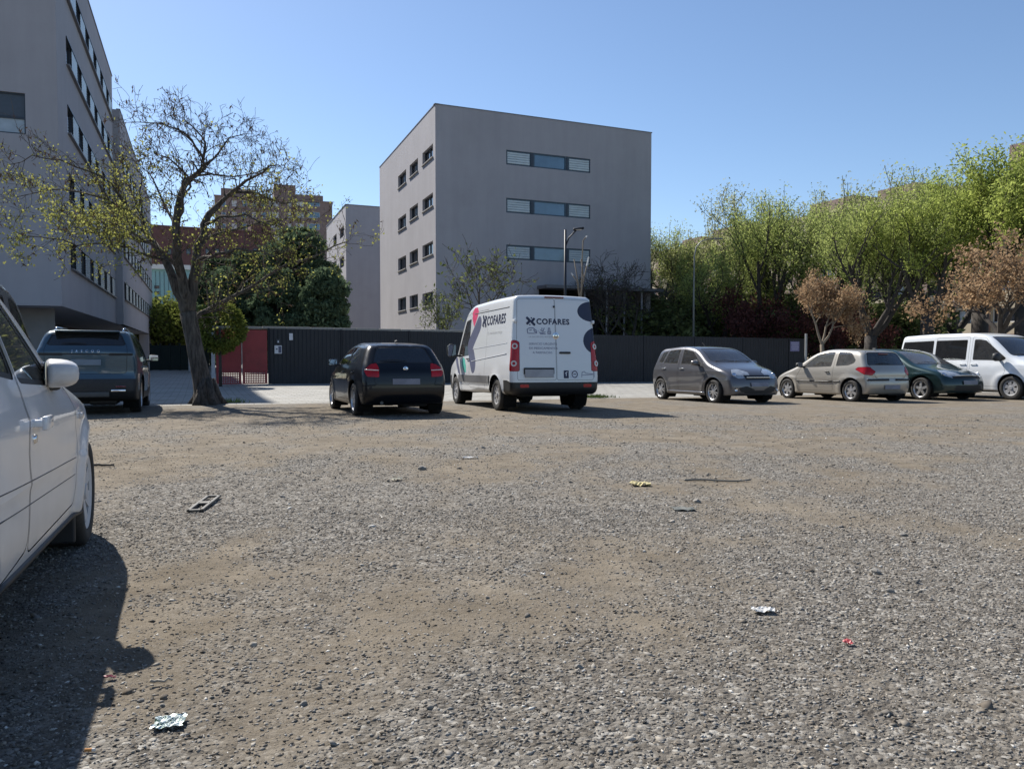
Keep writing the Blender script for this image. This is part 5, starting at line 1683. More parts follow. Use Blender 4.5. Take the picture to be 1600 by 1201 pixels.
# roof edge
for (p, q, nn) in ((A, Bc, fn), (Cc, A, sn)):
    p = Vector((p.x, p.y, 0)); q = Vector((q.x, q.y, 0)); d = (q - p).normalized(); c = (p + q) / 2 + Vector((0, 0, ztop + .03)) - nn * .12
    loc(MB().box(c, ((q - p).length + .1, .30, .06), M=box_mat(d, nn)), 'roof_edge', coping_m, blk)
for (u0, u1, z0, z1) in fw:
    w = u1 - u0
    e = [u0, u0 + w * .285, u0 + w * .315, u0 + w * .705, u0 + w * .725, u1]
    window(blk, fP, fd, fn, e[2], e[3], z0, z1, .08, .09, frame_blue, pane_blue)
    for (a, b) in ((e[0], e[1]), (e[4], e[5])):
        window(blk, fP, fd, fn, a, b, z0, z1, .10, .09, frame_blue, pane_blind)
        slat_panel(blk, fP, fd, fn, a + .1, b - .1, z0 + .1, z1 - .1, .06, slat_pale, 5, 'louvre')
    for (a, b) in ((e[1], e[2]), (e[3], e[4])):
        loc(MB().box(fP + fd * (a + b) / 2 - fn * .07 + Vector((0, 0, (z0 + z1) / 2)), (b - a, .10, z1 - z0), M=box_mat(fd, fn)), 'mullion', frame_dark, blk)
for (u0, u1, z0, z1) in side_holes:
    window(blk, sP, sd_, sn, u0, u1, z0, z1, .22, .08, frame_dark, pane_dark, bars=(.5,))
    loc(MB().box(sP + sd_ * (u0 + u1) / 2 + sn * .02 + Vector((0, 0, z0 - .035)), (u1 - u0 + .12, .14, .05), M=box_mat(sd_, sn)), 'sill', render_warm, blk)
# recessed ground floor with slim posts and a thin canopy
rp0 = fP + fd * uc - fn * 3.2; rp1 = fP + fd * (ue - .4) - fn * 3.2
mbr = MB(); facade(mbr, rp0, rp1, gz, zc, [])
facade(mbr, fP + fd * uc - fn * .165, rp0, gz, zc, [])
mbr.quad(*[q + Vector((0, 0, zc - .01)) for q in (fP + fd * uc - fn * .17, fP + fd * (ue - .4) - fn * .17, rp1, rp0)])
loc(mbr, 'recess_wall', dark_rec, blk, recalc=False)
for k in range(7):
    u = uc + (ue - uc) * (k + .4) / 7
    window(blk, rp0, fd, fn, (ue - uc - .4) * k / 7 + .2, (ue - uc - .4) * (k + 1) / 7 - .1, .2, zc - .5, -.06, .1, frame_dark, pane_dark)
for px in (903, 937, 964, 991):
    u, _ = uz(px, 470, fP, fP + fd)
    loc(MB().tube([fP + fd * u + fn * 1.0 + Vector((0, 0, gz)), fP + fd * u + fn * 1.0 + Vector((0, 0, zc - .1))], .075, 10), 'post', mat('grey_post', (.30, .30, .31), .6) if px == 903 else bpy.data.materials['grey_post'], blk)
cp0 = fP + fd * (uc - .1) + Vector((0, 0, zc)); 
loc(MB().box(fP + fd * (uc + ue) / 2 + fn * .75 + Vector((0, 0, zc - .02)), (ue - uc + .3, 1.5, .22), M=box_mat(fd, fn)), 'canopy', coping_m, blk)

# ---- grey block further back --------------------------------------------
A2 = at(540, 320, 92.0); zt2 = A2.z
def top2(px, py):
    k = at(px, py, 1.0); return at(px, py, (zt2 - CAM_H) / (k.z - CAM_H))
B2 = Vector((A2.x, A2.y, 0)) + fd * 14; C2 = Vector((A2.x, A2.y, 0)) - sd_ * 17
b2 = thing('office_building', 'second grey rendered block further back, left of the large grey block', 'building', (A2.x, A2.y, 0))
mb2 = MB(); hl = []
for (x0, x1, yc_) in ((521, 526, 375), (531, 537.5, 363), (521, 526, 416), (531, 537.5, 410), (531, 537.5, 457)):
    ua, _ = uz(x0, yc_, C2, A2); ub, _ = uz(x1, yc_, C2, A2); _, za = uz((x0 + x1) / 2, yc_ + 8, C2, A2); _, zb = uz((x0 + x1) / 2, yc_ - 8, C2, A2)
    hl.append((ua, ub, za, zb))
q0, q1, q2 = facade(mb2, C2, A2, gz, zt2, hl, .3)
facade(mb2, A2, B2, gz, zt2, [])
E2 = B2 - sd_ * 17
facade(mb2, B2, E2, gz, zt2, []); facade(mb2, E2, C2, gz, zt2, [])
mb2.quad(*[Vector((p.x, p.y, zt2 - .2)) for p in (A2, B2, E2, C2)])
loc(mb2, 'wall', render_grey, b2, recalc=False)
for h in hl: window(b2, q0, q1, q2, *h, .22, .1, frame_dark, pane_dark)
for (p, q, nn) in ((Vector((A2.x, A2.y, 0)), B2, fn), (C2, Vector((A2.x, A2.y, 0)), sn)):
    d = (q - p).normalized(); c = (p + q) / 2 + Vector((0, 0, zt2 + .04)) - nn * .12
    loc(MB().box(c, ((q - p).length + .1, .36, .10), M=box_mat(d, nn)), 'roof_edge', coping_m, b2)

# ---- big left building ----------------------------------------------------
Lc = at(97, 478, 38.0); zs = Lc.z
lb = thing('office_building', 'tall grey building with slanting rows of shuttered windows at the left', 'building', (Lc.x, Lc.y, 0))
C0 = Vector((Lc.x, Lc.y, 0)); dV = Vector((GV.x, GV.y, 0)); dU = Vector((GU.x, GU.y, 0))
zr = at(174, 118, (uz(174, 118, C0, C0 + dV)[0] * dV.y + C0.y)).z
lwall = MB()
u1 = uz(174.5, 118, C0, C0 + dV)[0]
blocks = [(0.0, 0.0, u1, zr), (.5, u1, u1 + 43, zr - 2.5)]
rows = []
for (yt, yb) in ((388, 428), (292, 336), (183, 240), (70, 131)):
    pass
# storeys measured a little beyond the corner
_, zb0 = uz(123, 427, C0, C0 + dV); _, zt0 = uz(123, 388, C0, C0 + dV)
hgt = zt0 - zb0; sto = 3.42
rowz = [zb0 + sto * k for k in range(6)]
for bi, (o_, ua, ub, zt) in enumerate(blocks):
    p = C0 + dU * o_ + dV * ua; q = C0 + dU * o_ + dV * ub
    st = 3.1 if bi == 0 else 1.2
    en = ub - ua - (.6 if bi == 0 else .8)
    hs = [(st, en, z, z + hgt) for z in rowz if z + hgt < zt - .6]
    if bi == 0 and rowz[-1] + hgt > zt - .6: pass
    P0, d, n = facade(lwall, p, q, zs, zt, hs, .22)
    for ri, h in enumerate(hs):
        u = h[0]; k = 0
        zz0, zz1 = h[2], h[3]
        # the first opening is a broad dark one, then shutters and windows take turns
        window(lb, P0, d, n, u, u + 1.9, zz0, zz1, .10, .08, frame_dark, pane_dark); u += 1.95
        while u + 3.6 < en:
            a = 2.05
            slat_panel(lb, P0, d, n, u, u + a, zz0 + .05, zz1 - .03, .02, slat_pale, 9); u += a + .04
            w = 1.72
            window(lb, P0, d, n, u, u + w, zz0, zz1, .10, .08, frame_dark, pane_dark, bars=(.5,)); u += w + .04
        if u + 1 < en:
            slat_panel(lb, P0, d, n, u, en, zz0 + .05, zz1 - .03, .02, slat_pale, 9)
        c = P0 + d * (h[0] + en) / 2 + n * .05 + Vector((0, 0, zz0 - .05))
        loc(MB().box(c, (en - h[0] + .1, .22, .07), M=box_mat(d, n)), 'ledge', coping_m, lb)
        c = P0 + d * (h[0] + en) / 2 - n * .02 + Vector((0, 0, zz1 - .02))
        loc(MB().box(c, (en - h[0], .14, .05), M=box_mat(d, n)), 'ledge', frame_dark, lb)
    c = (p + q) / 2 + Vector((0, 0, zt + .03)) - n * .1
    loc(MB().box(c, ((q - p).length, .3, .08), M=box_mat(d, n)), 'roof_edge', coping_m, lb)
    if bi:
        pl = C0 + dU * (blocks[bi - 1][0] - .02) + dV * ua
        facade(lwall, pl, p, zs, zt, [])
# front end and the rest of the box
F0 = C0 - dU * 16
wu0, wz1 = uz(-30, 139, F0, C0); wu1, _ = uz(39, 145, F0, C0); _, wz0 = uz(39, 210, F0, C0)
hf = [(wu1 - 3.0, wu1, wz0 + .0, wz1)]
P0, d, n = facade(lwall, F0, C0, zs, zr, hf, .2)
window(lb, P0, d, n, hf[0][0], hf[0][1], wz0 + (wz1 - wz0) * .40, wz1, .14, .06, frame_dark, mat('drawn_dark_blind', (.055, .075, .10), .5))
window(lb, P0, d, n, hf[0][0], hf[0][1], wz0, wz0 + (wz1 - wz0) * .40, .10, .06, frame_dark, pane_blind)
back = C0 + dV * blocks[-1][2]
F1 = F0 + dV * blocks[-1][2]
facade(lwall, back + dU * .5, F1, zs, zr - 2.6, []); facade(lwall, F1, F0, zs, zr - 2.6, [])
for (z_, pp) in ((zr - .25, (F0, C0, C0 + dV * u1, F0 + dV * u1)), (zr - 2.9, (F0 + dV * u1, C0 + dU * .5 + dV * u1, back + dU * .5, F1))):
    lwall.quad(*[Vector((p.x, p.y, z_)) for p in pp])
facade(lwall, C0 + dV * u1, F0 + dV * u1, zr - 3, zr, [])
lwall.quad(*[Vector((p.x, p.y, zs)) for p in (F0, C0, back + dU * .5, F1)])
loc(lwall, 'wall', render_grey, lb, recalc=False)
# open ground floor under the overhang
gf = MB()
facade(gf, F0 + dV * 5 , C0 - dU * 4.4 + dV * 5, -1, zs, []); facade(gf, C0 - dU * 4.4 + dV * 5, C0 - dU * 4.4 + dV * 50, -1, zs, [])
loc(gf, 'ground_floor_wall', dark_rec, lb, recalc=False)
pr0 = at(24, 500, 39.5); pr1 = at(73, 500, 39.5)
cpan = (pr0 + pr1) / 2
loc(MB().box((cpan.x, cpan.y + .5, zs / 2 - .4), ((pr1 - pr0).length, .3, zs + .9), M=box_mat(dU, Vector((dU.y, -dU.x, 0)))), 'entrance_wall', mat('pale_concrete', (.22, .21, .205), .9, scale=1.5), lb)
epx = uz(232, 530, C0 + dU * .5, C0 + dU * .5 + dV)[0]
loc(MB().box(C0 + dU * .0 + dV * (epx + 3.2) + Vector((0, 0, zs / 2 - .55)), (6.0, 1.0, zs + 1.0), M=box_mat(dV, dU)), 'end_pier', render_grey, lb)
# ---- buildings far behind --------------------------------------------------
brick = mat('brown_brick', (.26, .185, .16), .9, var=.18, scale=1.2)
brick2 = mat('dark_red_brick', (.135, .060, .055), .9, var=.18, scale=1.2)
beige = mat('beige_render', (.42, .36, .26), .9, var=.08, scale=.5)
white_sh = mat('white_roller_shutter', (.62, .62, .60), .6, var=.06)
def px_box(name, label, px0, px1, pyt, Y, depth, wall_mat, wins=(), roofs=(), zb=-1.0, skew=0.0, group=None, wframe=None):
    """block whose front is seen between two photo columns at distance Y; skew turns it"""
    p = at(px0, pyt, Y); q = at(px1, pyt, Y + skew)
    q.z = p.z
    o = thing(name, label, 'building', (p.x, p.y, 0), group=group)
    P = Vector((p.x, p.y, 0)); Q = Vector((q.x, q.y, 0))
    m = MB(); hs = []
    for (x0, x1, y0, y1, kind) in wins:
        a, zt = uz(x0, y0, P, Q); b, _ = uz(x1, y0, P, Q); _, zb_ = uz((x0 + x1) / 2, y1, P, Q); _, zt = uz((x0 + x1) / 2, y0, P, Q)
        hs.append((a, b, zb_, zt, kind))
    P0, d, n = facade(m, P, Q, zb, p.z, [h[:4] for h in hs], .3)
    R0 = Q - n * depth; S0 = P - n * depth
    facade(m, Q, R0, zb, p.z, []); facade(m, R0, S0, zb, p.z, []); facade(m, S0, P, zb, p.z, [])
    m.quad(*[Vector((t.x, t.y, p.z - .2)) for t in (P, Q, R0, S0)])
    loc(m, 'wall', wall_mat, o, recalc=False)
    for h in hs:
        window(o, P0, d, n, *h[:4], .18, .10, frame_white if h[4] != 'd' else frame_dark, {'w': white_sh, 'b': pane_blue, 'd': pane_dark}[h[4]])
    loc(MB().box((P + Q) / 2 + Vector((0, 0, p.z + .1)) - n * .1, ((Q - P).length + .2, .5, .25), M=box_mat(d, n)), 'roof_edge', wall_mat, o)
    for (x0, x1, y0, dd) in roofs:
        a, z1 = uz(x0, y0, P, Q); b, _ = uz(x1, y0, P, Q)
        c = P + d * (a + b) / 2 - n * (dd / 2 + .4) + Vector((0, 0, (p.z - .2 + z1) / 2))
        loc(MB().box(c, (b - a, dd, z1 - p.z + .2), M=box_mat(d, n)), 'stair_tower', wall_mat, o)
    return o, P, d, n, p.z
wl = []
for r_ in range(7):
    y = 313 + 18 * r_
    for (x0, x1, k) in ((346, 353, 'b'), (362, 370, 'w'), (378, 386, 'b'), (394, 401, 'w'), (408, 416, 'b'), (421, 436, 'w'), (449.5, 456, 'w'), (462, 475, 'w'), (480, 500, 'b')):
        wl.append((x0, x1, y, y + 9.5, k))
o, P_, d_, n_, zt_ = px_box('apartment_building', 'brown brick apartment tower with white shutters behind the bare tree', 335, 519, 306, 170.0, 14, brick, wl, [(428, 462, 287, 6), (345, 400, 293, 4), (463, 505, 303, 3)], skew=8)
for (px, y0, y1) in ((456, 278, 289), (481, 298, 306)):
    a = at(px, y1, 176); b = at(px, y0, 176)
    loc(MB().tube([a, b], .05, 5).tube([b + Vector((-.5, 0, -.2)), b + Vector((.5, 0, -.2))], .03, 4), 'aerial', frame_dark, o)
wl = [(x, x + 7, y, y + 9, 'd') for x in range(246, 410, 15) for y in (388, 432)]
px_box('apartment_building', 'low dark red brick building behind the tall bare tree', 225, 428, 352, 142.0, 10, brick2, wl, [(393, 424, 348, 4)], skew=10)
tealm = mat('pale_teal_cladding', (.22, .40, .42), .6, var=.1, scale=.6)
o, P_, d_, n_, zt_ = px_box('school_building', 'pale teal clad building left of the tree trunk', 225, 301, 420, 125.0, 8, tealm, [(241, 249, 446, 451, 'd'), (241, 249, 455, 460, 'd'), (241, 249, 464, 469, 'd'), (284, 292, 440, 462, 'b')], skew=2)
loc(MB().box(P_ + d_ * 3 - n_ * -.3 + Vector((0, 0, zt_ + .35)), (7.5, 1.0, .7), M=box_mat(d_, n_)), 'fascia', white_sh, o)
for k in range(9):
    loc(MB().box(P_ + d_ * (.4 + k * .62) + n_ * .03 + Vector((0, 0, zt_ / 2)), (.05, .06, zt_ - .6), M=box_mat(d_, n_)), 'cladding_joint', frame_blue, o)

# long apartment building behind the trees at the right
def right_block(v0, v1, h, label, roofs):
    p0 = uv_xy(70, v1); p1 = uv_xy(70, v0)           # seen from the left: far end first
    o = thing('apartment_building', label, 'building', (p1.x, p1.y, 0))
    hs = []; Ln = v1 - v0
    nb = max(1, int(Ln // 3.4)); bw = Ln / nb
    for f in range(int((h - 1.5) // 3.0)):
        for b in range(nb):
            z = .9 + 3.0 * f
            hs.append((b * bw + .55, b * bw + bw - .75, z + .1, z + 1.45))
    m = MB(); P0, d, n = facade(m, p0, p1, -1, h, hs, .35)
    back = -n * 12
    facade(m, p1, p1 + back, -1, h, []); facade(m, p1 + back, p0 + back, -1, h, []); facade(m, p0 + back, p0, -1, h, [])
    m.quad(*[t + Vector((0, 0, h - .1)) for t in (p0, p1, p1 + back, p0 + back)])
    loc(m, 'wall', beige, o, recalc=False)
    for i, hh in enumerate(hs):
        window(o, P0, d, n, *hh, .25, .09, frame_dark if i % 3 else frame_white, pane_dark if i % 4 else pane_blind, bars=(.5,))
    for b in range(nb + 1):
        c = P0 + d * min(max(b * bw, .45), Ln - .45) + n * .12 + Vector((0, 0, h / 2 - .5))
        loc(MB().box(c, (.9, .3, h + .8), M=box_mat(d, n)), 'brick_pier', brick, o)
    for f in range(int(h // 3.0)):
        if f % 2 == 0:
            c = P0 + d * Ln / 2 + n * .06 + Vector((0, 0, 3.0 * f + 2.75))
            loc(MB().box(c, (Ln, .2, .35), M=box_mat(d, n)), 'brick_band', brick, o)
    for (va, vb, hh) in roofs:
        c = (uv_xy(70, (va + vb) / 2) - n * 3) + Vector((0, 0, h + hh / 2 - .1))
        loc(MB().box(c, (abs(vb - va), 5, hh), M=box_mat(d, n)), 'stair_tower', brick, o)
        t = uv_xy(70, (va + vb) / 2) - n * 3 + Vector((0, 0, h + hh))
        loc(MB().tube([t, t + Vector((0, 0, 2.2))], .03, 5).tube([t + Vector((-.4, 0, 2.0)), t + Vector((.3, 0, 2.05))], .018, 4), 'aerial', frame_dark, o)
right_block(36, 62, 17.6, 'beige and brick apartment block behind the trees at the right edge', [(49.5, 53.0, 2.9), (45, 48.5, 2.9)])
right_block(62.5, 88, 18.0, 'beige and brick apartment block showing its roof above the middle trees', [(63.5, 68.5, 1.2), (72, 79, 1.4)])
right_block(88.5, 120, 17.6, 'farthest beige and brick apartment block right of the grey block', [(91, 99, 1.5), (102, 107, 1.1)])

# ------------------------------------------------------------------ wall, gate, fences
WP = Vector((-10.4, 34.0, 0)); 
def wall_pt(t, o=0):
    p = WP + GU * t - GV * o
    return Vector((p.x, p.y, float(g(p.x, p.y))))
WH = 2.36
steel_blk = mat('black_sheet_steel', (.016, .018, .024), .55, .2, var=.25, scale=1.5, dirt=((.05, .045, .045), 2.5, .55, .5))
wall_o = thing('sheet_steel_fence', 'long black sheet steel fence behind the parked cars', 'fence', tuple(wall_pt(0)))
pw = 1.02
def panel_mesh(ribs=6):
    vs = []; fs = []
    n = ribs * 4 + 1
    for k in range(n):
        x = pw * k / (n - 1) * 1.006; y = (0, -.022, -.022, 0)[k % 4] * 1.0
        vs += [(x, y, -.08), (x, y, WH)]
    for k in range(n - 1): fs.append((2 * k, 2 * k + 2, 2 * k + 3, 2 * k + 1))
    me = mesh_from('panel', vs, fs); me.materials.append(steel_blk); return me
pme = panel_mesh()
ang = math.atan2(GU.y, GU.x)
t = .06; k = 0
while t < 28.4:
    p = wall_pt(t)
    o = bpy.data.objects.new('panel', pme); COL.objects.link(o); o.parent = wall_o
    o.location = p - wall_o.location; o.rotation_euler = (0, 0, ang)
    if k % 3 == 0:
        pt_ = wall_pt(t, -.06)
        MB().box((0, 0, WH / 2 + .01), (.07, .07, WH + .02)).build('fence_post', steel_blk, wall_o).location = wall_pt(t - .01, .02) - wall_o.location
    t += pw; k += 1
concrete = mat('weathered_concrete', (.30, .29, .27), .9, var=.25, scale=3, dirt=((.07, .07, .065), 3, .45, .7))
t = -2.2
cop = thing('concrete_coping', 'pale weathered concrete coping along the top of the gate and black fence', 'coping', tuple(wall_pt(-2.2) + Vector((0, 0, WH))))
while t < 12.5:
    p = wall_pt(t + .5, -.16) + Vector((0, 0, WH + .045 + rng.uniform(-.008, .008)))
    o = MB().box((0, 0, 0), (.985, .30, .10), bev=.015).build('coping_stone', concrete, cop)
    o.location = p - cop.location; o.rotation_euler = (0, rng.uniform(-.006, .006), ang)
    t += 1.0
# red gate
red = mat('dark_red_gate_paint', (.27, .03, .034), .5, .1, var=.2, scale=1.5, dirt=((.05, .02, .02), 2, .5, .4))
gate = thing('red_gate', 'dark red double gate with a perforated strip along its foot', 'gate', tuple(wall_pt(-2.08)))
gate.rotation_euler = (0, 0, ang)
gh = WH - .06; gw = 1.02
for i, x0 in enumerate((0.0, 1.05)):
    leaf = MB().box((x0 + gw / 2, 0, .56 + (gh - .56) / 2), (gw - .02, .045, gh - .56)).build('gate_leaf', red, gate)
    # bars of the perforated strip
    nx, nz = 12, 5
    zb0, zb1 = .06, .56
    MB().box((x0 + .05, 0, (zb0 + zb1) / 2), (.08, .045, zb1 - zb0)).build('stile', red, leaf)
    MB().box((x0 + gw - .06, 0, (zb0 + zb1) / 2), (.08, .045, zb1 - zb0)).build('stile', red, leaf)
    MB().box((x0 + gw / 2, 0, zb0 - .005), (gw - .02, .04, .05)).build('bottom_rail', red, leaf)
    gb_ = MB()
    for k in range(nx + 1): gb_.box((x0 + .09 + (gw - .19) * k / nx, 0, (zb0 + zb1) / 2 + .01), (.034, .02, zb1 - zb0 - .02))
    for k in range(1, nz + 1): gb_.box((x0 + gw / 2, .001, zb0 + (zb1 - zb0) * k / (nz + .3)), (gw - .2, .016, .040))
    tag(gb_.build('grille', red, leaf), kind='stuff')
MB().box((1.035, -.04, gh / 2 + .15), (.03, .04, gh - .5)).build('closing_strip', mat('bare_strip', (.42, .36, .36), .5, .3), gate)
MB().box((1.26, -.032, 1.12), (.19, .02, .30)).build('letter_box', mat('red_box', (.26, .025, .03), .45), gate)
MB().box((-.10, .02, WH / 2 + .05), (.14, .14, WH + .1)).build('gate_post', mat('pale_grey_post', (.42, .43, .46), .6), gate)
# notices on the black fence
def notice(name, label, px, py, w, h, material, extra=None):
    t_, z_ = uz(px, py, wall_pt(0), wall_pt(1))
    p = wall_pt(t_, .045); p.z = z_
    o = MB().box((0, 0, 0), (w, .02, h), bev=.004).build(name, material)
    o.location = p; o.rotation_euler = (0, 0, ang)
    tag(o, label, 'sign'); return o
wpaint = mat('white_sign_board', (.62, .62, .66), .5)
o = notice('notice_board', 'square white notice with dark print beside the red gate', 434.5, 546, .30, .35, wpaint)
MB().box((.07, -.012, 0), (.12, .004, .28)).build('printed_block', slate2, o); MB().box((-.06, -.012, .02), (.07, .004, .05)).build('printed_block', slate, o)
notice('notice_board', 'small upright white plate high on the black fence', 454.5, 526, .155, .29, wpaint)
o = notice('intercom', 'small dark entry phone above the square notice', 434.5, 533, .14, .18, frame_dark)
MB().box((0, -.012, -.02), (.05, .006, .08)).build('intercom_plate', wpaint, o)
lil = mat('lilac_sign', (.20, .19, .36), .5)
o = notice('notice_board', 'lilac printed panel at the right end of the black fence', 1241, 541, .62, .55, lil)
for k in range(4): MB().box((0, -.012, .17 - .11 * k), (.5 - .08 * (k % 2), .004, .045)).build('printed_line', mat('pale_lilac', (.42, .42, .58), .5) if k == 0 else bpy.data.materials['pale_lilac'], o)
ep = wall_pt(28.75)
o = MB().box((0, 0, 1.3), (.10, .10, 2.7)).build('fence_end_post', mat('galvanised', (.40, .41, .42), .5, .4)); o.location = ep
tag(o, 'pale galvanised post at the right end of the black fence', 'post')
# dark fence across the drive, far left
fp0 = at(236, 577, 60.0); fp1 = at(333, 577, 62)
o = thing('dark_fence', 'dark green fence across the drive left of the tree trunk', 'fence', (fp0.x, fp0.y, float(g(fp0.x, fp0.y))))
dgreen = mat('dark_green_paint', (.018, .028, .026), .7)
w_ = (fp1 - fp0).xy.length; nB = 6
for k in range(nB):
    b_ = MB().box((w_ * (k + .5) / nB, .0, .95), (w_ / nB - .06, .08, 1.85)).build('fence_panel', dgreen, o)
    MB().box((w_ * k / nB, -.02, 1.0), (.10, .14, 2.05)).build('fence_post', dgreen, o)
# two slim bollards by the drive
for px, lab in ((296, 'pale slim bollard left of the tree trunk in front of the dark fence'),):
    b = at(px, 580, 55)
    o = MB().tube([(0, 0, 0), (0, 0, .95)], .07, 12).lathe([(0, 1.0), (.05, .99), (.075, .95)], 12, axis='Z').build('bollard', mat('pale_bollard', (.42, .42, .43), .5), None, True, angle=40)
    o.location = (b.x, b.y, float(g(b.x, b.y)) + .02); tag(o, lab, 'bollard')

# street lamps
lampm = mat('dark_lamp_paint', (.02, .022, .028), .5, .3)
lp = at(883, 520, 37.5)
lamp = thing('street_lamp', 'dark street lamp with a raised arm behind the white van', 'street lamp', (lp.x, lp.y, float(g(lp.x, lp.y))))
zt_l = at(883, 359, 37.5).z - lamp.location.z
MB().tube([(0, 0, 0), (0, 0, zt_l)], [.075, .055], 10).build('lamp_post', lampm, lamp, True)
arm_a = at(884, 384, 37.5) - lamp.location; arm_b = at(900, 360, 37.5) - lamp.location
MB().tube([arm_a, (arm_a + arm_b) / 2 + Vector((-.1, 0, .0)), arm_b], .035, 8).build('lamp_arm', lampm, lamp, True)
hd = at(904, 357.5, 37.5) - lamp.location
MB().box((0, 0, 0), (.52, .26, .10), M=Matrix.Rotation(R(-8), 3, 'Y'), bev=.045).build('lamp_head', lampm, lamp, True, angle=50).location = hd
MB().box((-.02, 0, -.055), (.34, .2, .03), bev=.01).build('lamp_glass', M['lamp_white'], lamp).location = hd
MB().box((.0, 0, 1.0), (.02, .02, .02)).build('hatch', lampm, lamp)
lp = at(1084, 540, 48)
l2 = thing('street_lamp', 'tall pale street lamp with a curved top among the spring trees', 'street lamp', (lp.x, lp.y, float(g(lp.x, lp.y))))
galv = mat('pale_galvanised', (.20, .21, .20), .5, .4)
pts = [Vector((0, 0, 0))] + [at(px, py, 48) - l2.location for px, py in ((1084, 460), (1085, 400), (1088, 386), (1096, 377), (1108, 373), (1116, 373))]
MB().tube(pts, [.075, .055, .045, .04, .035, .03, .03], 8).build('lamp_post', galv, l2, True)
MB().box(pts[-1] + Vector((.25, 0, .0)), (.5, .2, .08), bev=.03).build('lamp_head', galv, l2, True, angle=50)

# ------------------------------------------------------------------ trees
def fissured_bark():
    m, nt, b = new_mat('fissured_grey_bark')
    L = nt.links.new
    tc = N(nt, 'ShaderNodeTexCoord'); mp = N(nt, 'ShaderNodeMapping'); mp.inputs['Scale'].default_value = (1, 1, .16)
    L(tc.outputs['Object'], mp.inputs[0])
    n1 = N(nt, 'ShaderNodeTexNoise', Scale=17.0, Detail=7.0, Roughness=.65); L(mp.outputs[0], n1.inputs['Vector'])
    rp = N(nt, 'ShaderNodeValToRGB')
    for e, (p, c) in zip(rp.color_ramp.elements, ((.36, (.035, .029, .024)), (.66, (.15, .128, .108)))): e.position = p; e.color = rgba(c)
    L(n1.outputs[0], rp.inputs[0]); L(rp.outputs[0], b.inputs['Base Color']); b.inputs['Roughness'].default_value = .95
    bp = N(nt, 'ShaderNodeBump', Strength=1.0, Distance=.09); L(n1.outputs[0], bp.inputs['Height']); L(bp.outputs[0], b.inputs['Normal'])
    return m
bark = fissured_bark()
bark_d = mat('dark_bark', (.055, .047, .042), .95, var=.3, scale=6, bump=.6, bscale=20)
bark_p = mat('pale_twig_bark', (.20, .165, .125), .95, var=.2, scale=6)

def leaves(name, C, size, aspect, parent, material, seed, droop=0.0, rot=None):
    """many small leaf faces; C = centres"""
    r = np.random.default_rng(seed); n = len(C)
    d = r.normal(0, 1, (n, 3)); d[:, 2] -= droop; d /= np.linalg.norm(d, axis=1)[:, None]
    e = r.normal(0, 1, (n, 3)); e -= d * (e * d).sum(1)[:, None]; e /= np.linalg.norm(e, axis=1)[:, None]
    s = size * r.uniform(.6, 1.35, n)[:, None]
    a = d * s * .5 * aspect; b = e * s * .5
    V = np.stack([C - a, C - a * .1 + b, C + a, C - a * .1 - b], 1).reshape(-1, 3)
    F = np.arange(n * 4).reshape(-1, 4)
    me = bpy.data.meshes.new(name)
    me.vertices.add(n * 4); me.vertices.foreach_set('co', V.ravel())
    me.loops.add(n * 4); me.loops.foreach_set('vertex_index', F.ravel())
    me.polygons.add(n); me.polygons.foreach_set('loop_start', np.arange(n) * 4)
    me.update(); me.validate()
    t = np.clip(r.normal(.5, .25, n), 0, 1)
    a_ = me.attributes.new('tint', 'FLOAT', 'POINT'); a_.data.foreach_set('value', np.repeat(t, 4).astype(np.float32))
    return link(name, me, parent, material)

class Tree:
    def __init__(s, seed): s.r = random.Random(seed); s.mb = MB(); s.tips = []; s.seed = seed
    def limb(s, pts, rads, n=8): s.mb.tube(pts, rads, n)
    def grow(s, p, d, ln, rad, depth, up=.15, wander=.35, kids=(3, 5), shrink=.62, spread=.8, minr=.006, tipsat=1):
        r = s.r; n = 4
        pts = [Vector(p)]; dd = Vector(d).normalized()
        for i in range(n):
            dd = (dd + Vector((r.gauss(0, wander), r.gauss(0, wander), r.gauss(0, wander))) * .45 + Vector((0, 0, up * .4))).normalized()
            pts.append(pts[-1] + dd * (ln / n))
        rads = [max(minr, rad * (1 - .62 * i / n)) for i in range(n + 1)]
        s.mb.tube(pts, rads, 7 if rad > .08 else (5 if rad > .03 else 3), cap=False)
        if depth <= tipsat:
            for q in pts[1:]: s.tips.append((q.copy(), dd.copy()))
        if depth == 0: return
        k = r.randint(*kids)
        for i in range(k):
            t = .35 + .65 * (i + r.random()) / k
            j = min(n - 1, int(t * n)); q = pts[j].lerp(pts[j + 1], t * n - j)
            base = (pts[j + 1] - pts[j]).normalized()
            side = base.orthogonal().normalized(); side.rotate(Matrix.Rotation(r.uniform(0, 2 * math.pi), 3, base))
            nd = (base * (1 - spread * .5) + side * spread * r.uniform(.6, 1.1)).normalized()
            s.grow(q, nd, ln * shrink * r.uniform(.75, 1.2), rads[j] * .62, depth - 1, up, wander, kids, shrink, spread, minr, tipsat)
    def build(s, root, material, name='trunk'):
        me = mesh_from(name, s.mb.v, s.mb.f, True)
        return link(name, me, root, material)
    def spots(s, per, jit):
        r = np.random.default_rng(s.seed + 9)
        T = np.array([tuple(t[0]) for t in s.tips])
        C = np.repeat(T, per, 0) + r.normal(0, jit, (len(T) * per, 3))
        return C

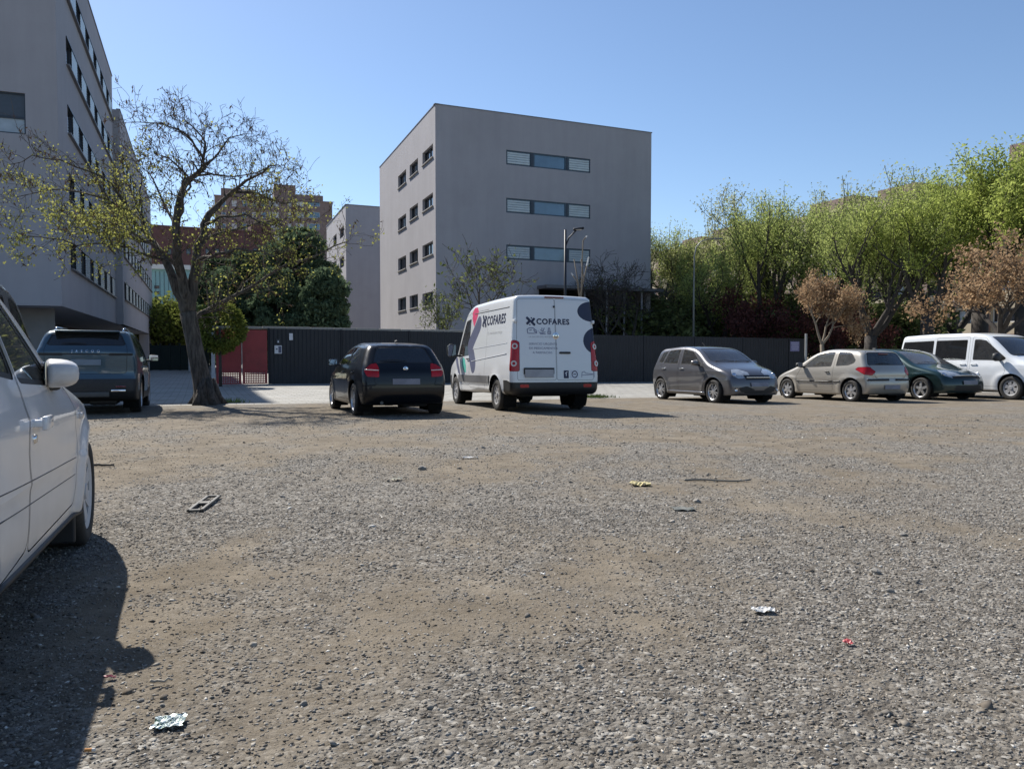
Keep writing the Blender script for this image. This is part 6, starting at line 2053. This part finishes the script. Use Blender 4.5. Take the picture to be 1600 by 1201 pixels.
# ---- foreground tree -------------------------------------------------------
TB = ground_at(323, 632); TY = TB[1]
ft = thing('street_tree', 'nearly bare thick-trunked street tree with sparse yellow-green leaves left of the red gate', 'tree', (TB[0], TY, float(g(*TB)) - .05))
T = Tree(3)
def pp(l, dy0=0.0):
    return [at(q[0] if q[0] < 425 or q[1] > 376 else 425 + (q[0] - 425) * .45, q[1] if q[1] > 250 else 250 - (250 - q[1]) * .74, TY + dy0 + (q[2] if len(q) > 2 else 0)) - ft.location for q in l]
base = [(324, 640), (323, 630), (320, 612), (315, 590), (308, 560), (302, 530), (297, 505), (294, 488)]
T.limb(pp(base), [.42, .34, .255, .215, .195, .185, .19, .20], 14)
for a_ in (.3, 1.7, 3.0, 4.4, 5.5):   # roots swelling out at the foot
    bp_ = pp([(323, 630)])[0]
    T.limb([bp_ + Vector((.12 * math.cos(a_), .12 * math.sin(a_), .60)), bp_ + Vector((.27 * math.cos(a_), .27 * math.sin(a_), .12)), bp_ + Vector((.52 * math.cos(a_), .52 * math.sin(a_), -.10))], [.09, .11, .04], 8)
limbs = [
    ([(294, 492), (286, 470), (272, 440), (258, 405, .2), (240, 378, .5)], .20, .11, 0),
    ([(294, 490), (288, 455, -.2), (281, 420, -.3), (277, 385, -.5), (275, 350, -.5), (278, 322, -.5)], .19, .12, 0),
    ([(296, 492), (302, 455), (306, 420), (309, 385, .2), (318, 352, .3), (340, 322, .4)], .20, .11, 0),
    ([(300, 505), (312, 490, .2), (335, 478, .4), (370, 460, .6), (410, 437, .9), (450, 412, 1.0), (500, 397, 1.1), (540, 378, 1.2)], .10, .02, 2),
    ([(307, 415), (318, 402, -.3), (340, 396, -.6), (372, 388, -.9), (408, 392, -1.2), (440, 408, -1.4)], .085, .018, 2),
    ([(309, 390), (324, 372, .5), (352, 362, .9), (392, 352, 1.3), (432, 345, 1.6), (480, 340, 1.8)], .075, .015, 2),
    ([(340, 322, .4), (362, 300, .3), (385, 282, .2), (410, 270, .1), (445, 258, 0)], .09, .015, 3),
    ([(362, 300, .3), (392, 300, .5), (425, 312, .8), (468, 318, 1.0), (512, 316, 1.2)], .06, .012, 2),
    ([(318, 352, .3), (345, 338, -.3), (385, 335, -.7), (425, 352, -1.0), (468, 352, -1.2)], .06, .012, 2),
    ([(278, 322, -.5), (288, 292, -.5), (305, 275, -.4), (320, 262, -.3)], .10, .07, 1),
    ([(320, 262, -.3), (320, 230, -.3), (318, 205, -.3), (300, 178, -.4), (286, 160, -.5)], .06, .010, 3),
    ([(320, 258, -.3), (340, 238, 0), (352, 215, .2), (368, 200, .4), (382, 194, .5)], .045, .010, 2),
    ([(319, 250, -.3), (305, 222, -.6), (290, 195, -.9), (265, 180, -1.1), (235, 172, -1.2), (208, 170, -1.3)], .05, .009, 2),
    ([(288, 292, -.5), (300, 275, -.2), (330, 272, .3), (365, 276, .8), (400, 270, 1.0), (428, 262, 1.2)], .055, .010, 3),
    ([(277, 345, -.5), (285, 310, -1.0), (298, 292, -1.4), (280, 262, -1.6), (262, 245, -1.8), (240, 235, -1.9)], .06, .010, 3),
    ([(275, 360, -.5), (262, 330, .2), (248, 300, .7), (238, 278, 1.0), (222, 262, 1.2)], .065, .012, 3),
    ([(240, 378, .5), (215, 355, .6), (195, 330, .7), (165, 310, .8), (125, 300, .9), (80, 296, 1.0), (25, 308, 1.0)], .075, .012, 3),
    ([(240, 378, .5), (205, 370, .3), (165, 364, .1), (120, 366, -.1), (85, 358, -.2)], .065, .012, 3),
    ([(258, 405, .2), (232, 400, -.4), (200, 386, -.8), (165, 380, -1.1), (120, 384, -1.3), (75, 372, -1.4), (30, 368, -1.5)], .055, .008, 3),
    ([(215, 355, .6), (198, 318, .4), (175, 288, .3), (140, 268, .2), (95, 250, .1), (50, 240, 0), (12, 258, 0)], .06, .010, 3),
    ([(230, 368, .5), (222, 335, 1.0), (218, 300, 1.3), (222, 270, 1.5), (205, 245, 1.6)], .05, .010, 3),
    ([(281, 430, -.3), (262, 400, -.9), (240, 382, -1.4), (212, 366, -1.8), (180, 350, -2.0)], .06, .012, 3),
]
rr_ = random.Random(11)
for (l, r0, r1, dep) in limbs:
    P_ = pp(l)
    # soften the polyline
    Q = []
    for i in range(len(P_) - 1):
        Q += [P_[i], P_[i].lerp(P_[i + 1], .5) + Vector((rr_.gauss(0, .03), rr_.gauss(0, .03), rr_.gauss(0, .03)))]
    Q.append(P_[-1])
    n_ = len(Q); r0 *= .72; r1 = max(.008, r1 * .72); rads = [r0 + (r1 - r0) * (i / (n_ - 1)) ** .8 for i in range(n_)]
    T.limb(Q, rads, 9 if r0 > .09 else 6)
    if dep:
        for i in range(2, n_):
            dirn = (Q[i] - Q[i - 1]).normalized()
            for c in range(2 if i < n_ - 1 else 3):
                side = dirn.orthogonal().normalized(); side.rotate(Matrix.Rotation(rr_.uniform(0, 2 * math.pi), 3, dirn))
                nd = (dirn * .55 + side * rr_.uniform(.5, 1.0) + Vector((0, 0, .15))).normalized()
                T.grow(Q[i - 1].lerp(Q[i], rr_.random()), nd, rr_.uniform(.45, .90) * (1 if dep > 1 else .8) * (.85 if Q[i].z > 5.4 else 1), max(.008, rads[i] * .5), 2 if dep > 1 else 1, up=.12, wander=.45, kids=(2, 4), shrink=.6, spread=.9, minr=.0045, tipsat=1)
T.build(ft, bark)
leafy = leaf_mat('young_yellow_green_leaf', (.14, .15, .04), (.42, .42, .12), .5)
tips = np.array([tuple(t[0]) for t in T.tips])
wpos = tips + np.array(ft.location)
ipx = CX + F_PX * wpos[:, 0] / wpos[:, 1]; ipy = HOR - F_PX * (wpos[:, 2] - CAM_H) / wpos[:, 1]
wgt = np.clip((ipy - 215) / 140, .06, 1) * np.where(ipx < 235, 1.0, np.where(ipx > 385, .42, .30))
rn = np.random.default_rng(4)
sel = rn.uniform(0, 1, len(tips)) < wgt * .42
Cn = np.repeat(tips[sel], 4, 0) + rn.normal(0, .075, (sel.sum() * 4, 3))
leaves('crown', Cn, .040, 1.5, ft, leafy, 5, .3)
# last year's pods hanging from the twigs
sel = rn.uniform(0, 1, len(tips)) < .10
leaves('seed_pods', np.repeat(tips[sel], 2, 0) + rn.normal(0, .04, (sel.sum() * 2, 3)) - np.array([0, 0, .05]), .028, 4.0, ft, leaf_mat('brown_pod', (.06, .04, .03), (.14, .09, .06), .2), 6, 1.6)
print('tree tips', len(tips), len(T.mb.v))

# ---- the row of spring-green trees ----------------------------------------
def elm(seed, H, fork, r0, spread, n_leaf, leafm, lsize=.05, trunkm=None, lean=0):
    t = Tree(seed); r = t.r
    f = Vector((lean, 0, fork))
    t.limb([Vector((0, 0, -.4)), Vector((0, 0, .15)), Vector((lean * .4, 0, fork * .5)), f], [r0 * 1.5, r0 * 1.15, r0 * .95, r0 * .95], 9)
    k = r.randint(4, 5)
    for i in range(k):
        a = 2 * math.pi * (i + r.uniform(-.25, .25)) / k
        dd = Vector((math.cos(a) * spread, math.sin(a) * spread, 1.0)).normalized()
        t.grow(f + Vector((0, 0, -.15)), dd, (H - fork) * .52, r0 * .55, 3, up=.30, wander=.26, kids=(3, 5), shrink=.64, spread=.58, minr=.011, tipsat=2)
    tp = np.array([tuple(q[0]) for q in t.tips])
    rg = np.random.default_rng(seed)
    sc = H / max(1.0, np.percentile(tp[:, 2], 99.75))
    C = tp[rg.integers(0, len(tp), n_leaf)] + np.clip(rg.normal(0, .19, (n_leaf, 3)), -.27, .27) * np.array([1, 1, 1.2])
    tm = mesh_from('trunk', t.mb.v, t.mb.f, True); tm.materials.append(trunkm or bark_d)
    lo = leaves('crown', C, lsize, 2.5, None, leafm, seed + 1, .5)
    lm = lo.data; bpy.data.objects.remove(lo)
    return tm, lm, sc
spring = leaf_mat('spring_green_leaf', (.18, .225, .06), (.46, .52, .18), .55)
spring2 = leaf_mat('yellow_spring_leaf', (.19, .24, .05), (.49, .55, .16), .55)
spring3 = leaf_mat('grey_green_leaf', (.18, .195, .09), (.45, .46, .23), .55)
tan = leaf_mat('dry_tan_leaf', (.22, .13, .075), (.50, .36, .22), .4)
wine = leaf_mat('wine_red_leaf', (.075, .032, .03), (.21, .09, .08), .4)
dkleaf = leaf_mat('dark_evergreen_leaf', (.042, .072, .045), (.19, .25, .14), .35)
midleaf = leaf_mat('glossy_mid_green_leaf', (.05, .07, .015), (.25, .28, .07), .4)
olive = leaf_mat('olive_leaf', (.06, .08, .03), (.22, .25, .10), .4)
protos = [elm(101, 9.5, 2.2, .30, .75, 18000, spring), elm(102, 9.5, 3.2, .32, .55, 21000, spring2), elm(103, 9.5, 2.1, .26, .85, 18000, spring), elm(104, 9.5, 2.3, .30, .65, 14000, spring3)]
def put_tree(name, proto, px, Y, top_y, label, cat='tree', group=None, H0=9.5, wide=1.0, rot=None):
    tm, lm, sc = proto
    p = at(px, 560, Y); z0 = float(g(p.x, p.y))
    H = at(px, top_y, Y).z - z0
    k = H / H0
    o = thing(name, label, cat, (p.x, p.y, z0), rng.uniform(0, 6.28) if rot is None else rot, group)
    o.scale = (k * sc * wide, k * sc * wide, k * sc)
    a = bpy.data.objects.new('trunk', tm); COL.objects.link(a); a.parent = o
    b = bpy.data.objects.new('crown', lm); COL.objects.link(b); b.parent = o
    return o
GR = 'spring-green trees in the row at the right'
for i, (pi_, px, Y, ty, lab, wd) in enumerate([
    (3, 1046, 66, 348, 'thin spring-green tree next to the right wall of the grey block', 1.0),
    (0, 1085, 68, 358, 'spring-green tree behind the pale street lamp', 1.1),
    (2, 1128, 58, 376, 'low spring-green tree with two dark forking limbs beside the pale street lamp', 1.15),
    (0, 1190, 56, 306, 'spring-green tree rising behind the wine-red shrub', 1.0),
    (3, 1240, 60, 288, 'greyish green tree standing behind the tan tree', 1.05),
    (2, 1302, 54, 306, 'spring-green tree just right of the tan-leaved tree top', 1.1),
    (0, 1360, 46, 302, 'spring-green tree with a thick dark fork above the beige hatchback', 1.0),
    (3, 1412, 58, 268, 'feathery grey-green tree top standing before the long apartment roofs', 1.0),
    (1, 1448, 44, 300, 'bright yellow-green tree above the white minibus roof', 1.05),
    (2, 1492, 60, 280, 'pale green tree behind the yellow-green ones', 1.1),
    (1, 1530, 46, 258, 'yellow-green tree beneath the brick roof hut with the aerial', 1.1),
    (1, 1600, 42, 226, 'tallest spring-green tree, cut off by the right edge', 1.15),
    (1, 1690, 40, 205, 'yellow-green tree outside the right edge with its boughs reaching in', 1.0)]):
    put_tree('spring_tree', protos[pi_], px, Y, ty, lab, 'tree', GR, 9.5, wd)

def shrub(seed, H, fork, r0, spread, n_leaf, leafm, lsize, depth=3, jit=.16, trunkm=None, up=.2, stems=1, kids=(3, 5), tipsat=1, aspect=1.7):
    t = Tree(seed); r = t.r
    for s_ in range(stems):
        o = Vector((r.uniform(-.25, .25), r.uniform(-.25, .25), 0)) if stems > 1 else Vector()
        f = o + Vector((r.uniform(-.1, .1), r.uniform(-.1, .1), fork))
        t.limb([o + Vector((0, 0, -.3)), o.lerp(f, .5), f], [r0 * 1.3, r0, r0 * .9], 7)
        k = r.randint(3, 5)
        for i in range(k):
            a = 2 * math.pi * (i + r.uniform(-.3, .3)) / k
            t.grow(f, Vector((math.cos(a) * spread, math.sin(a) * spread, 1)), (H - fork) * .55, r0 * .6, depth, up=up, wander=.35, kids=kids, shrink=.62, spread=.75, minr=.007, tipsat=tipsat)
    tp = np.array([tuple(q[0]) for q in t.tips]); rg = np.random.default_rng(seed)
    sc = H / np.percentile(tp[:, 2], 99)
    tm = mesh_from('trunk', t.mb.v, t.mb.f, True); tm.materials.append(trunkm or bark_d)
    C = tp[rg.integers(0, len(tp), max(1, n_leaf))] + rg.normal(0, jit, (max(1, n_leaf), 3))
    lo = leaves('crown', C, lsize, aspect, None, leafm, seed + 1, .4); lm = lo.data; bpy.data.objects.remove(lo)
    return tm, lm, sc
tanp = shrub(201, 4, 1.3, .09, .9, 7000, tan, .055, 3, .10, bark_p)
winep = shrub(202, 4, .8, .08, .9, 7000, wine, .085, 3, .17)
put_tree('tan_tree', tanp, 1288, 42, 432, 'small tree with dry tan leaves behind the beige hatchback', H0=4, wide=.85)
put_tree('tan_tree', shrub(203, 5, 1.8, .14, 1.0, 8000, tan, .058, 3, .11, bark_d), 1568, 33.5, 372, 'spreading tree with dry tan leaves above the front of the white minibus', H0=5, wide=1.1)
for px, Y, ty, lab in ((1184, 54, 462, 'wine-red shrub right of the dark forked trunk behind the black fence'), (1318, 50, 478, 'wine-red shrub hidden half behind the tan tree'), (1330, 62, 470, 'dull wine-red shrub deep behind the thick dark fork')):
    put_tree('wine_red_shrub', winep, px, Y, ty, lab, 'shrub', 'wine-red shrubs behind the black fence', 4, .85)
und = shrub(204, 4, .4, .06, 1.0, 6000, olive, .12, 3, .2, stems=3)
for px, Y, ty, lab in ((1030, 60, 470, 'dark undergrowth shrub at the foot of the grey block'), (1068, 64, 462, 'dark undergrowth shrub left of the pale street lamp'), (1232, 58, 470, 'dark undergrowth shrub between the red shrub and the tan tree'), (1255, 66, 455, 'olive shrub deep behind the tan tree'), (1385, 58, 470, 'olive shrub left of the trunk above the green hatchback'), (1345, 66, 470, 'olive shrub deep behind the forked trunk'), (1150, 68, 450, 'olive shrub deep behind the wine-red one')):
    put_tree('shrub', und, px, Y, ty, lab, 'shrub', 'dark shrubs behind the black fence', 4, 1.3)
# bushes before the grey block
put_tree('small_tree', shrub(205, 4, 1.5, .06, .8, 900, olive, .08, 3, .11), 690, 40, 458, 'small round leafy tree behind the fence just left of the white van', H0=4, wide=.66)
put_tree('small_tree', shrub(206, 5, 2.0, .06, .5, 450, olive, .085, 3, .12), 758, 42, 392, 'thin half-bare tree behind the white van in front of the grey block', H0=5)
bare1 = shrub(207, 5, 1.6, .07, .7, 60, olive, .08, 4, .1)
put_tree('bare_tree', bare1, 948, 52, 405, 'small bare dark tree before the right part of the grey block', H0=5)
put_tree('bare_tree', bare1, 988, 53, 430, 'lower bare dark tree near the right corner of the grey block', H0=5)
# pruned sapling with cut ends
sp_ = at(912, 500, 39)
sap = thing('pruned_sapling', 'pruned sapling of upright poles with white cut ends right of the dark street lamp', 'tree', (sp_.x, sp_.y, float(g(sp_.x, sp_.y))))
pl_ = [((908, 470), (910, 400), (911, 376), (917, 369)), ((906, 470), (902, 440), (893, 427)), ((906, 470), (904, 445), (897, 405)), ((907, 460), (912, 435), (908, 405)), ((909, 450), (920, 402))]
b_ = MB(); c0 = at(908, 475, 39) - sap.location
b_.tube([Vector((0, 0, -.1)), c0], [.06, .05], 8)
ends = []
for l in pl_:
    q = [at(px, py, 39) - sap.location for px, py in l]; b_.tube([c0] + q, [.035] + [.028] * len(q), 6); ends.append((q[-2], q[-1]))
b_.build('trunk', bark_p, sap, True)
for a_, b2_ in ends[:2] + ends[-1:]:
    MB().tube([a_.lerp(b2_, .72), b2_ + (b2_ - a_).normalized() * .02], .034, 6).build('cut_end', white_sh, sap)

# evergreens behind the gate
def evergreen(seed, n, H, W_, base=.6):
    rg = np.random.default_rng(seed)
    t = Tree(seed); t.limb([Vector((0, 0, -.3)), Vector((0, 0, H * .5)), Vector((0, 0, H * .92))], [.22, .15, .03], 8)
    C = []
    lobes = []
    for i in range(70):
        z = base + (H - base) * rg.uniform(0, 1) ** .9
        f = (z - base) / (H - base)
        rad = W_ * math.sin(math.pi * min(1, .18 + .82 * f) ** .85) ** .7 * rg.uniform(.55, 1.05)
        a = rg.uniform(0, 2 * math.pi)
        lobes.append((rad * math.cos(a), rad * math.sin(a), z, rg.uniform(.45, .95)))
        if i < 26: t.limb([Vector((0, 0, z * .8)), Vector((rad * math.cos(a) * .9, rad * math.sin(a) * .9, z))], [.05, .012], 4)
    per = n // 70
    for (x, y, z, s) in lobes:
        q = rg.normal(0, 1, (per, 3)); q /= np.linalg.norm(q, axis=1)[:, None]; q *= (rg.uniform(.25, 1, per) ** .5)[:, None] * s
        C.append(q * np.array([1, 1, .7]) + np.array([x, y, z]))
    C = np.concatenate(C); C = C[C[:, 2] < H]
    tm = mesh_from('trunk', t.mb.v, t.mb.f, True); tm.materials.append(bark_d)
    lo = leaves('crown', C, .15, 2.2, None, dkleaf, seed, .4); lm = lo.data; bpy.data.objects.remove(lo)
    return tm, lm, 1.0
eg1 = evergreen(301, 17000, 7, 2.3); eg2 = evergreen(302, 17000, 7, 2.0, .3)
for pr_, px, Y, ty, lab, w in ((eg1, 392, 50, 395, 'broad dark evergreen tree directly behind the red gate', 1.15), (eg2, 470, 53, 358, 'tallest dark evergreen tree, pointed, left of the second grey block', 1.0), (eg2, 508, 46, 420, 'dense low dark evergreen against the second grey block', .95), (eg1, 435, 47, 420, 'dark evergreen filling the gap between its two neighbours', .9), (eg1, 345, 58, 405, 'dark evergreen half hidden by the trunk of the street tree', .8)):
    put_tree('evergreen_tree', pr_, px, Y + 9, ty, lab, 'tree', 'dark evergreens behind the gate', 7, w)
# clipped round bush and the bushes by the drive
def ball(seed, n, rad, leafm, lsize, stem):
    rg = np.random.default_rng(seed); q = rg.normal(0, 1, (n, 3)); q /= np.linalg.norm(q, axis=1)[:, None]
    q *= (rad * (.72 + .30 * rg.uniform(0, 1, n) ** .6 + .08 * np.sin(q[:, 0] * 7 + q[:, 2] * 5)))[:, None]
    t = Tree(seed); t.limb([Vector((0, 0, -.2)), Vector((0, 0, stem + rad))], [.06, .04], 6)
    for k in range(10):
        a = rg.uniform(0, 6.28); t.limb([Vector((0, 0, stem + rad * .4)), Vector((math.cos(a) * rad * .8, math.sin(a) * rad * .8, stem + rad * rg.uniform(.5, 1.6)))], [.02, .006], 4)
    tm = mesh_from('trunk', t.mb.v, t.mb.f, True); tm.materials.append(bark_d)
    lo = leaves('crown', q + np.array([0, 0, stem + rad]), lsize, 1.5, None, leafm, seed); lm = lo.data; bpy.data.objects.remove(lo)
    return tm, lm, 1.0
put_tree('clipped_bush', ball(401, 5200, .82, midleaf, .07, 1.15), 344, 31.5, 472, 'round clipped bush on a stem left of the red gate, behind the tree trunk', 'bush', H0=2.79, wide=1.0)
bsh = shrub(402, 3, .3, .05, .9, 7000, midleaf, .10, 3, .18, stems=3)
for px, Y, ty, lab in ((258, 100, 486, 'sunlit yellow-green bush beside the end of the left building'), (283, 104, 478, 'yellow-green bush close to the trunk of the street tree'), (243, 112, 470, 'bush in front of the teal building')):
    put_tree('bush', bsh, px, Y, ty, lab, 'bush', 'yellow-green bushes by the drive', 3, 1.2)

wg = mat('weed_green', (.16, .22, .05), .8, var=.3, scale=8)
# weeds along the edge of the lot
def tuft(px, py, n, w, h, label):
    x, y = ground_at(px, py); rg = np.random.default_rng(int(px))
    vs = []; fs = []
    for k in range(n):
        bx, by = rg.normal(0, w, 2) * np.array([1, .35]); a = rg.uniform(0, 6.28); hh = h * rg.uniform(.4, 1); ln = .5 * hh
        z = float(g(x + bx, y + by)) + .02
        s0 = .014
        vs += [(x + bx - s0, y + by, z), (x + bx + s0, y + by, z), (x + bx + math.cos(a) * ln * .5, y + by + math.sin(a) * ln * .5, z + hh * .7), (x + bx + math.cos(a) * ln, y + by + math.sin(a) * ln, z + hh)]
        fs += [(4 * k, 4 * k + 1, 4 * k + 2), (4 * k + 2, 4 * k + 1, 4 * k + 3)]
    tag(link('weeds', mesh_from('weeds', vs, fs), None, bpy.data.materials['weed_green']), label, 'weeds', kind='stuff')
tuft(926, 622, 320, .28, .13, 'low green weeds at the edge of the paving right of the van')
tuft(350, 630, 120, .25, .14, 'weeds at the foot of the street tree')

# ------------------------------------------------------------------ litter
def lay(o, px, py, rz=0, label=None, cat='litter', lift=.004):
    x, y = ground_at(px, py)
    o.location = (x, y, float(g(x, y) + relief(x, y)) + lift); o.rotation_euler = (0, 0, rz)
    tag(o, label, cat); return o
def crumple(name, w, h, thick, material, seed, n=9, amp=.008):
    r = np.random.default_rng(seed); vs = []; fs = []
    for j in range(n):
        for i in range(n):
            x = (i / (n - 1) - .5) * w; y = (j / (n - 1) - .5) * h
            e = max(abs(i / (n - 1) - .5), abs(j / (n - 1) - .5)) * 2
            k = 1 - .12 * e * r.uniform(0, 1)
            vs.append((x * k, y * k, thick + r.uniform(0, amp) + .3 * amp * math.sin(i * 1.7 + j)))
    for j in range(n - 1):
        for i in range(n - 1): fs.append((j * n + i, j * n + i + 1, (j + 1) * n + i + 1, (j + 1) * n + i))
    o = link(name, mesh_from(name, vs, fs), None, material)
    s_ = o.modifiers.new('thickness', 'SOLIDIFY'); s_.thickness = .0015
    return o
canm, nt, bb = new_mat('crushed_can_print')
tcn = N(nt, 'ShaderNodeTexCoord'); wv = N(nt, 'ShaderNodeTexNoise', Scale=60.0, Detail=3.0, Distortion=3.0); nt.links.new(tcn.outputs['Object'], wv.inputs[0])
rp = N(nt, 'ShaderNodeValToRGB'); rp.color_ramp.elements[0].position = .44; rp.color_ramp.elements[0].color = (.03, .09, .06, 1); rp.color_ramp.elements[1].position = .50; rp.color_ramp.elements[1].color = (.62, .68, .66, 1)
nt.links.new(wv.outputs[0], rp.inputs[0]); nt.links.new(rp.outputs[0], bb.inputs[0]); bb.inputs['Roughness'].default_value = .35; bb.inputs['Metallic'].default_value = .3
lay(crumple('flattened_wrapper', .082, .075, .006, canm, 3, 11, .007), 265, 1146, .2, 'crumpled white and green wrapper on the gravel near the lower left')
paperm = mat('dirty_white_paper', (.62, .61, .58), .8, var=.2, scale=30)
lay(crumple('paper_scrap', .085, .05, .006, paperm, 4, 8, .010), 1192, 967, .1, 'flattened white paper cup on the gravel right of centre')
lay(crumple('paper_scrap', .16, .12, .006, mat('yellowed_paper', (.58, .50, .26), .8, var=.3, scale=20), 5, 8, .02), 1001, 762, 0, 'small yellowish paper scrap on the trodden earth')
lay(crumple('plastic_scrap', .03, .03, .005, mat('red_plastic', (.45, .06, .07), .5), 6, 6, .010), 1325, 1020, 0, 'small red plastic scrap on the gravel at the right')
lay(crumple('plastic_scrap', .036, .015, .005, mat('pink_plastic', (.45, .16, .17), .5), 7, 6, .008), 172, 1071, 0, 'small pink plastic scrap beside the shadow of the white car')
lay(crumple('paper_scrap', .022, .03, .006, paperm, 9, 6, .008), 848, 912, 0, 'tiny white paper scrap in the middle of the gravel')
lay(crumple('paper_scrap', .16, .05, .006, paperm, 10, 6, .012), 735, 718, 0, 'white paper strip on the far trodden earth')
lay(crumple('paper_scrap', .06, .11, .006, mat('cream_paper', (.48, .44, .33), .8), 12, 6, .014), 620, 752, -.5, 'cream paper strip left of the middle')
lay(crumple('flat_sheet', .15, .11, .004, mat('grey_green_sheet', (.13, .135, .12), .7), 11, 6, .008), 1068, 801, 0, 'flat grey-green sheet pressed into the earth')
cg = MB().tube([(0, 0, 0), (.017, 0, 0)], .0042, 10).build('cigarette_filter', mat('orange_filter', (.50, .22, .06), .8), None, True, angle=50)
lay(cg, 133, 1191, .1, 'orange cigarette butt at the lower left in the shadow edge', 'cigarette butt', .008)
MB().tube([(.017, 0, 0), (.024, 0, .0005)], .0041, 10).build('cigarette_paper', paperm, cg, True, angle=50)
# dark plastic strip with two holes
st = MB()
for (x0, y0, x1, y1) in ((-.26, -.04, -.26, .04), (.26, -.04, .26, .04), (.02, -.03, -.02, .03), (-.26, .04, .26, .04), (-.26, -.04, .26, -.04)):
    st.box(((x0 + x1) / 2, (y0 + y1) / 2, .012), (abs(x1 - x0) + .025, abs(y1 - y0) + .022, .016), bev=.004)
o = st.build('plastic_strip', mat('weathered_dark_plastic', (.10, .095, .085), .6, var=.4, scale=20), None)
_a = ground_at(301, 804); _b = ground_at(340, 776)
lay(o, 320, 790, math.atan2(_b[1] - _a[1], _b[0] - _a[0]), 'dark weathered plastic frame with two holes lying on the left gravel')
def twig(px, py, ln, r_, rz, label, material, bend=.02, cat='twig'):
    rg = random.Random(int(px)); pts = [(ln * (k / 6 - .5), bend * math.sin(k * 1.1) + rg.uniform(-.004, .004), .008 + abs(rg.gauss(0, .004))) for k in range(7)]
    return lay(MB().tube(pts, [r_ * (1 - .35 * k / 6) for k in range(7)], 7).build('twig', material, None, True), px, py, rz, label, cat)
wood = mat('bleached_wood', (.38, .34, .28), .9, var=.2, scale=30); dwood = mat('dark_stick', (.05, .045, .04), .9)
twig(803, 1077, .036, .005, .95, 'short bleached wood chip at the bottom centre', wood, .001)
twig(822, 1082, .030, .003, -.2, 'thin pale splinter beside the short wood chip', wood, .001)
twig(1122, 753, .56, .009, .06, 'long bent grey rod lying on the far gravel right of centre', mat('grey_rod', (.16, .15, .13), .7), .035, 'rod')
twig(160, 727, .22, .012, .05, 'dark stick lying beside the white car', dwood, .01)
twig(252, 1081, .06, .005, .3, 'small curved pale twig near the wrapper', wood, .006)
# a few larger single stones
rockm = mat('grey_stone', (.24, .225, .20), .9, var=.3, scale=25, bump=.5, bscale=80)
def rock(px, py, s_, lab, seed):
    bm = bmesh.new(); bmesh.ops.create_icosphere(bm, subdivisions=2, radius=1); rg = random.Random(seed)
    dirs = [(Vector((rg.gauss(0, 1), rg.gauss(0, 1), rg.gauss(0, 1))).normalized(), rg.uniform(.55, .9)) for _ in range(9)]
    for v in bm.verts:
        for d, h in dirs:
            q = v.co.dot(d)
            if q > h: v.co -= d * (q - h)
        v.co = Vector((v.co.x * s_, v.co.y * s_ * .8, v.co.z * s_ * .6))
    me = bpy.data.meshes.new('stone'); bm.to_mesh(me); bm.free()
    lay(link('stone', me, None, rockm), px, py, rg.uniform(0, 6), lab, 'stone', s_ * .2)
for i, (px, py, s_, lab) in enumerate(((1368, 900, .030, 'dark stone on the earth patch at the right'), (1089, 790, .035, 'single stone above the earth patch right of centre'), (474, 1113, .015, 'rounded stone near the bottom left of centre'), (1390, 930, .022, 'stone just below the dark stone at the right'), (905, 1057, .016, 'dark stone right of the wood chip'), (660, 735, .05, 'stone at the edge of the far trodden earth'), (1412, 840, .028, 'stone right of the pale gravel patch'), (219, 1106, .012, 'pebble above the wrapper, to its left'), (254, 1115, .010, 'pebble just above the wrapper'))):
    rock(px, py, s_, lab, i + 50)
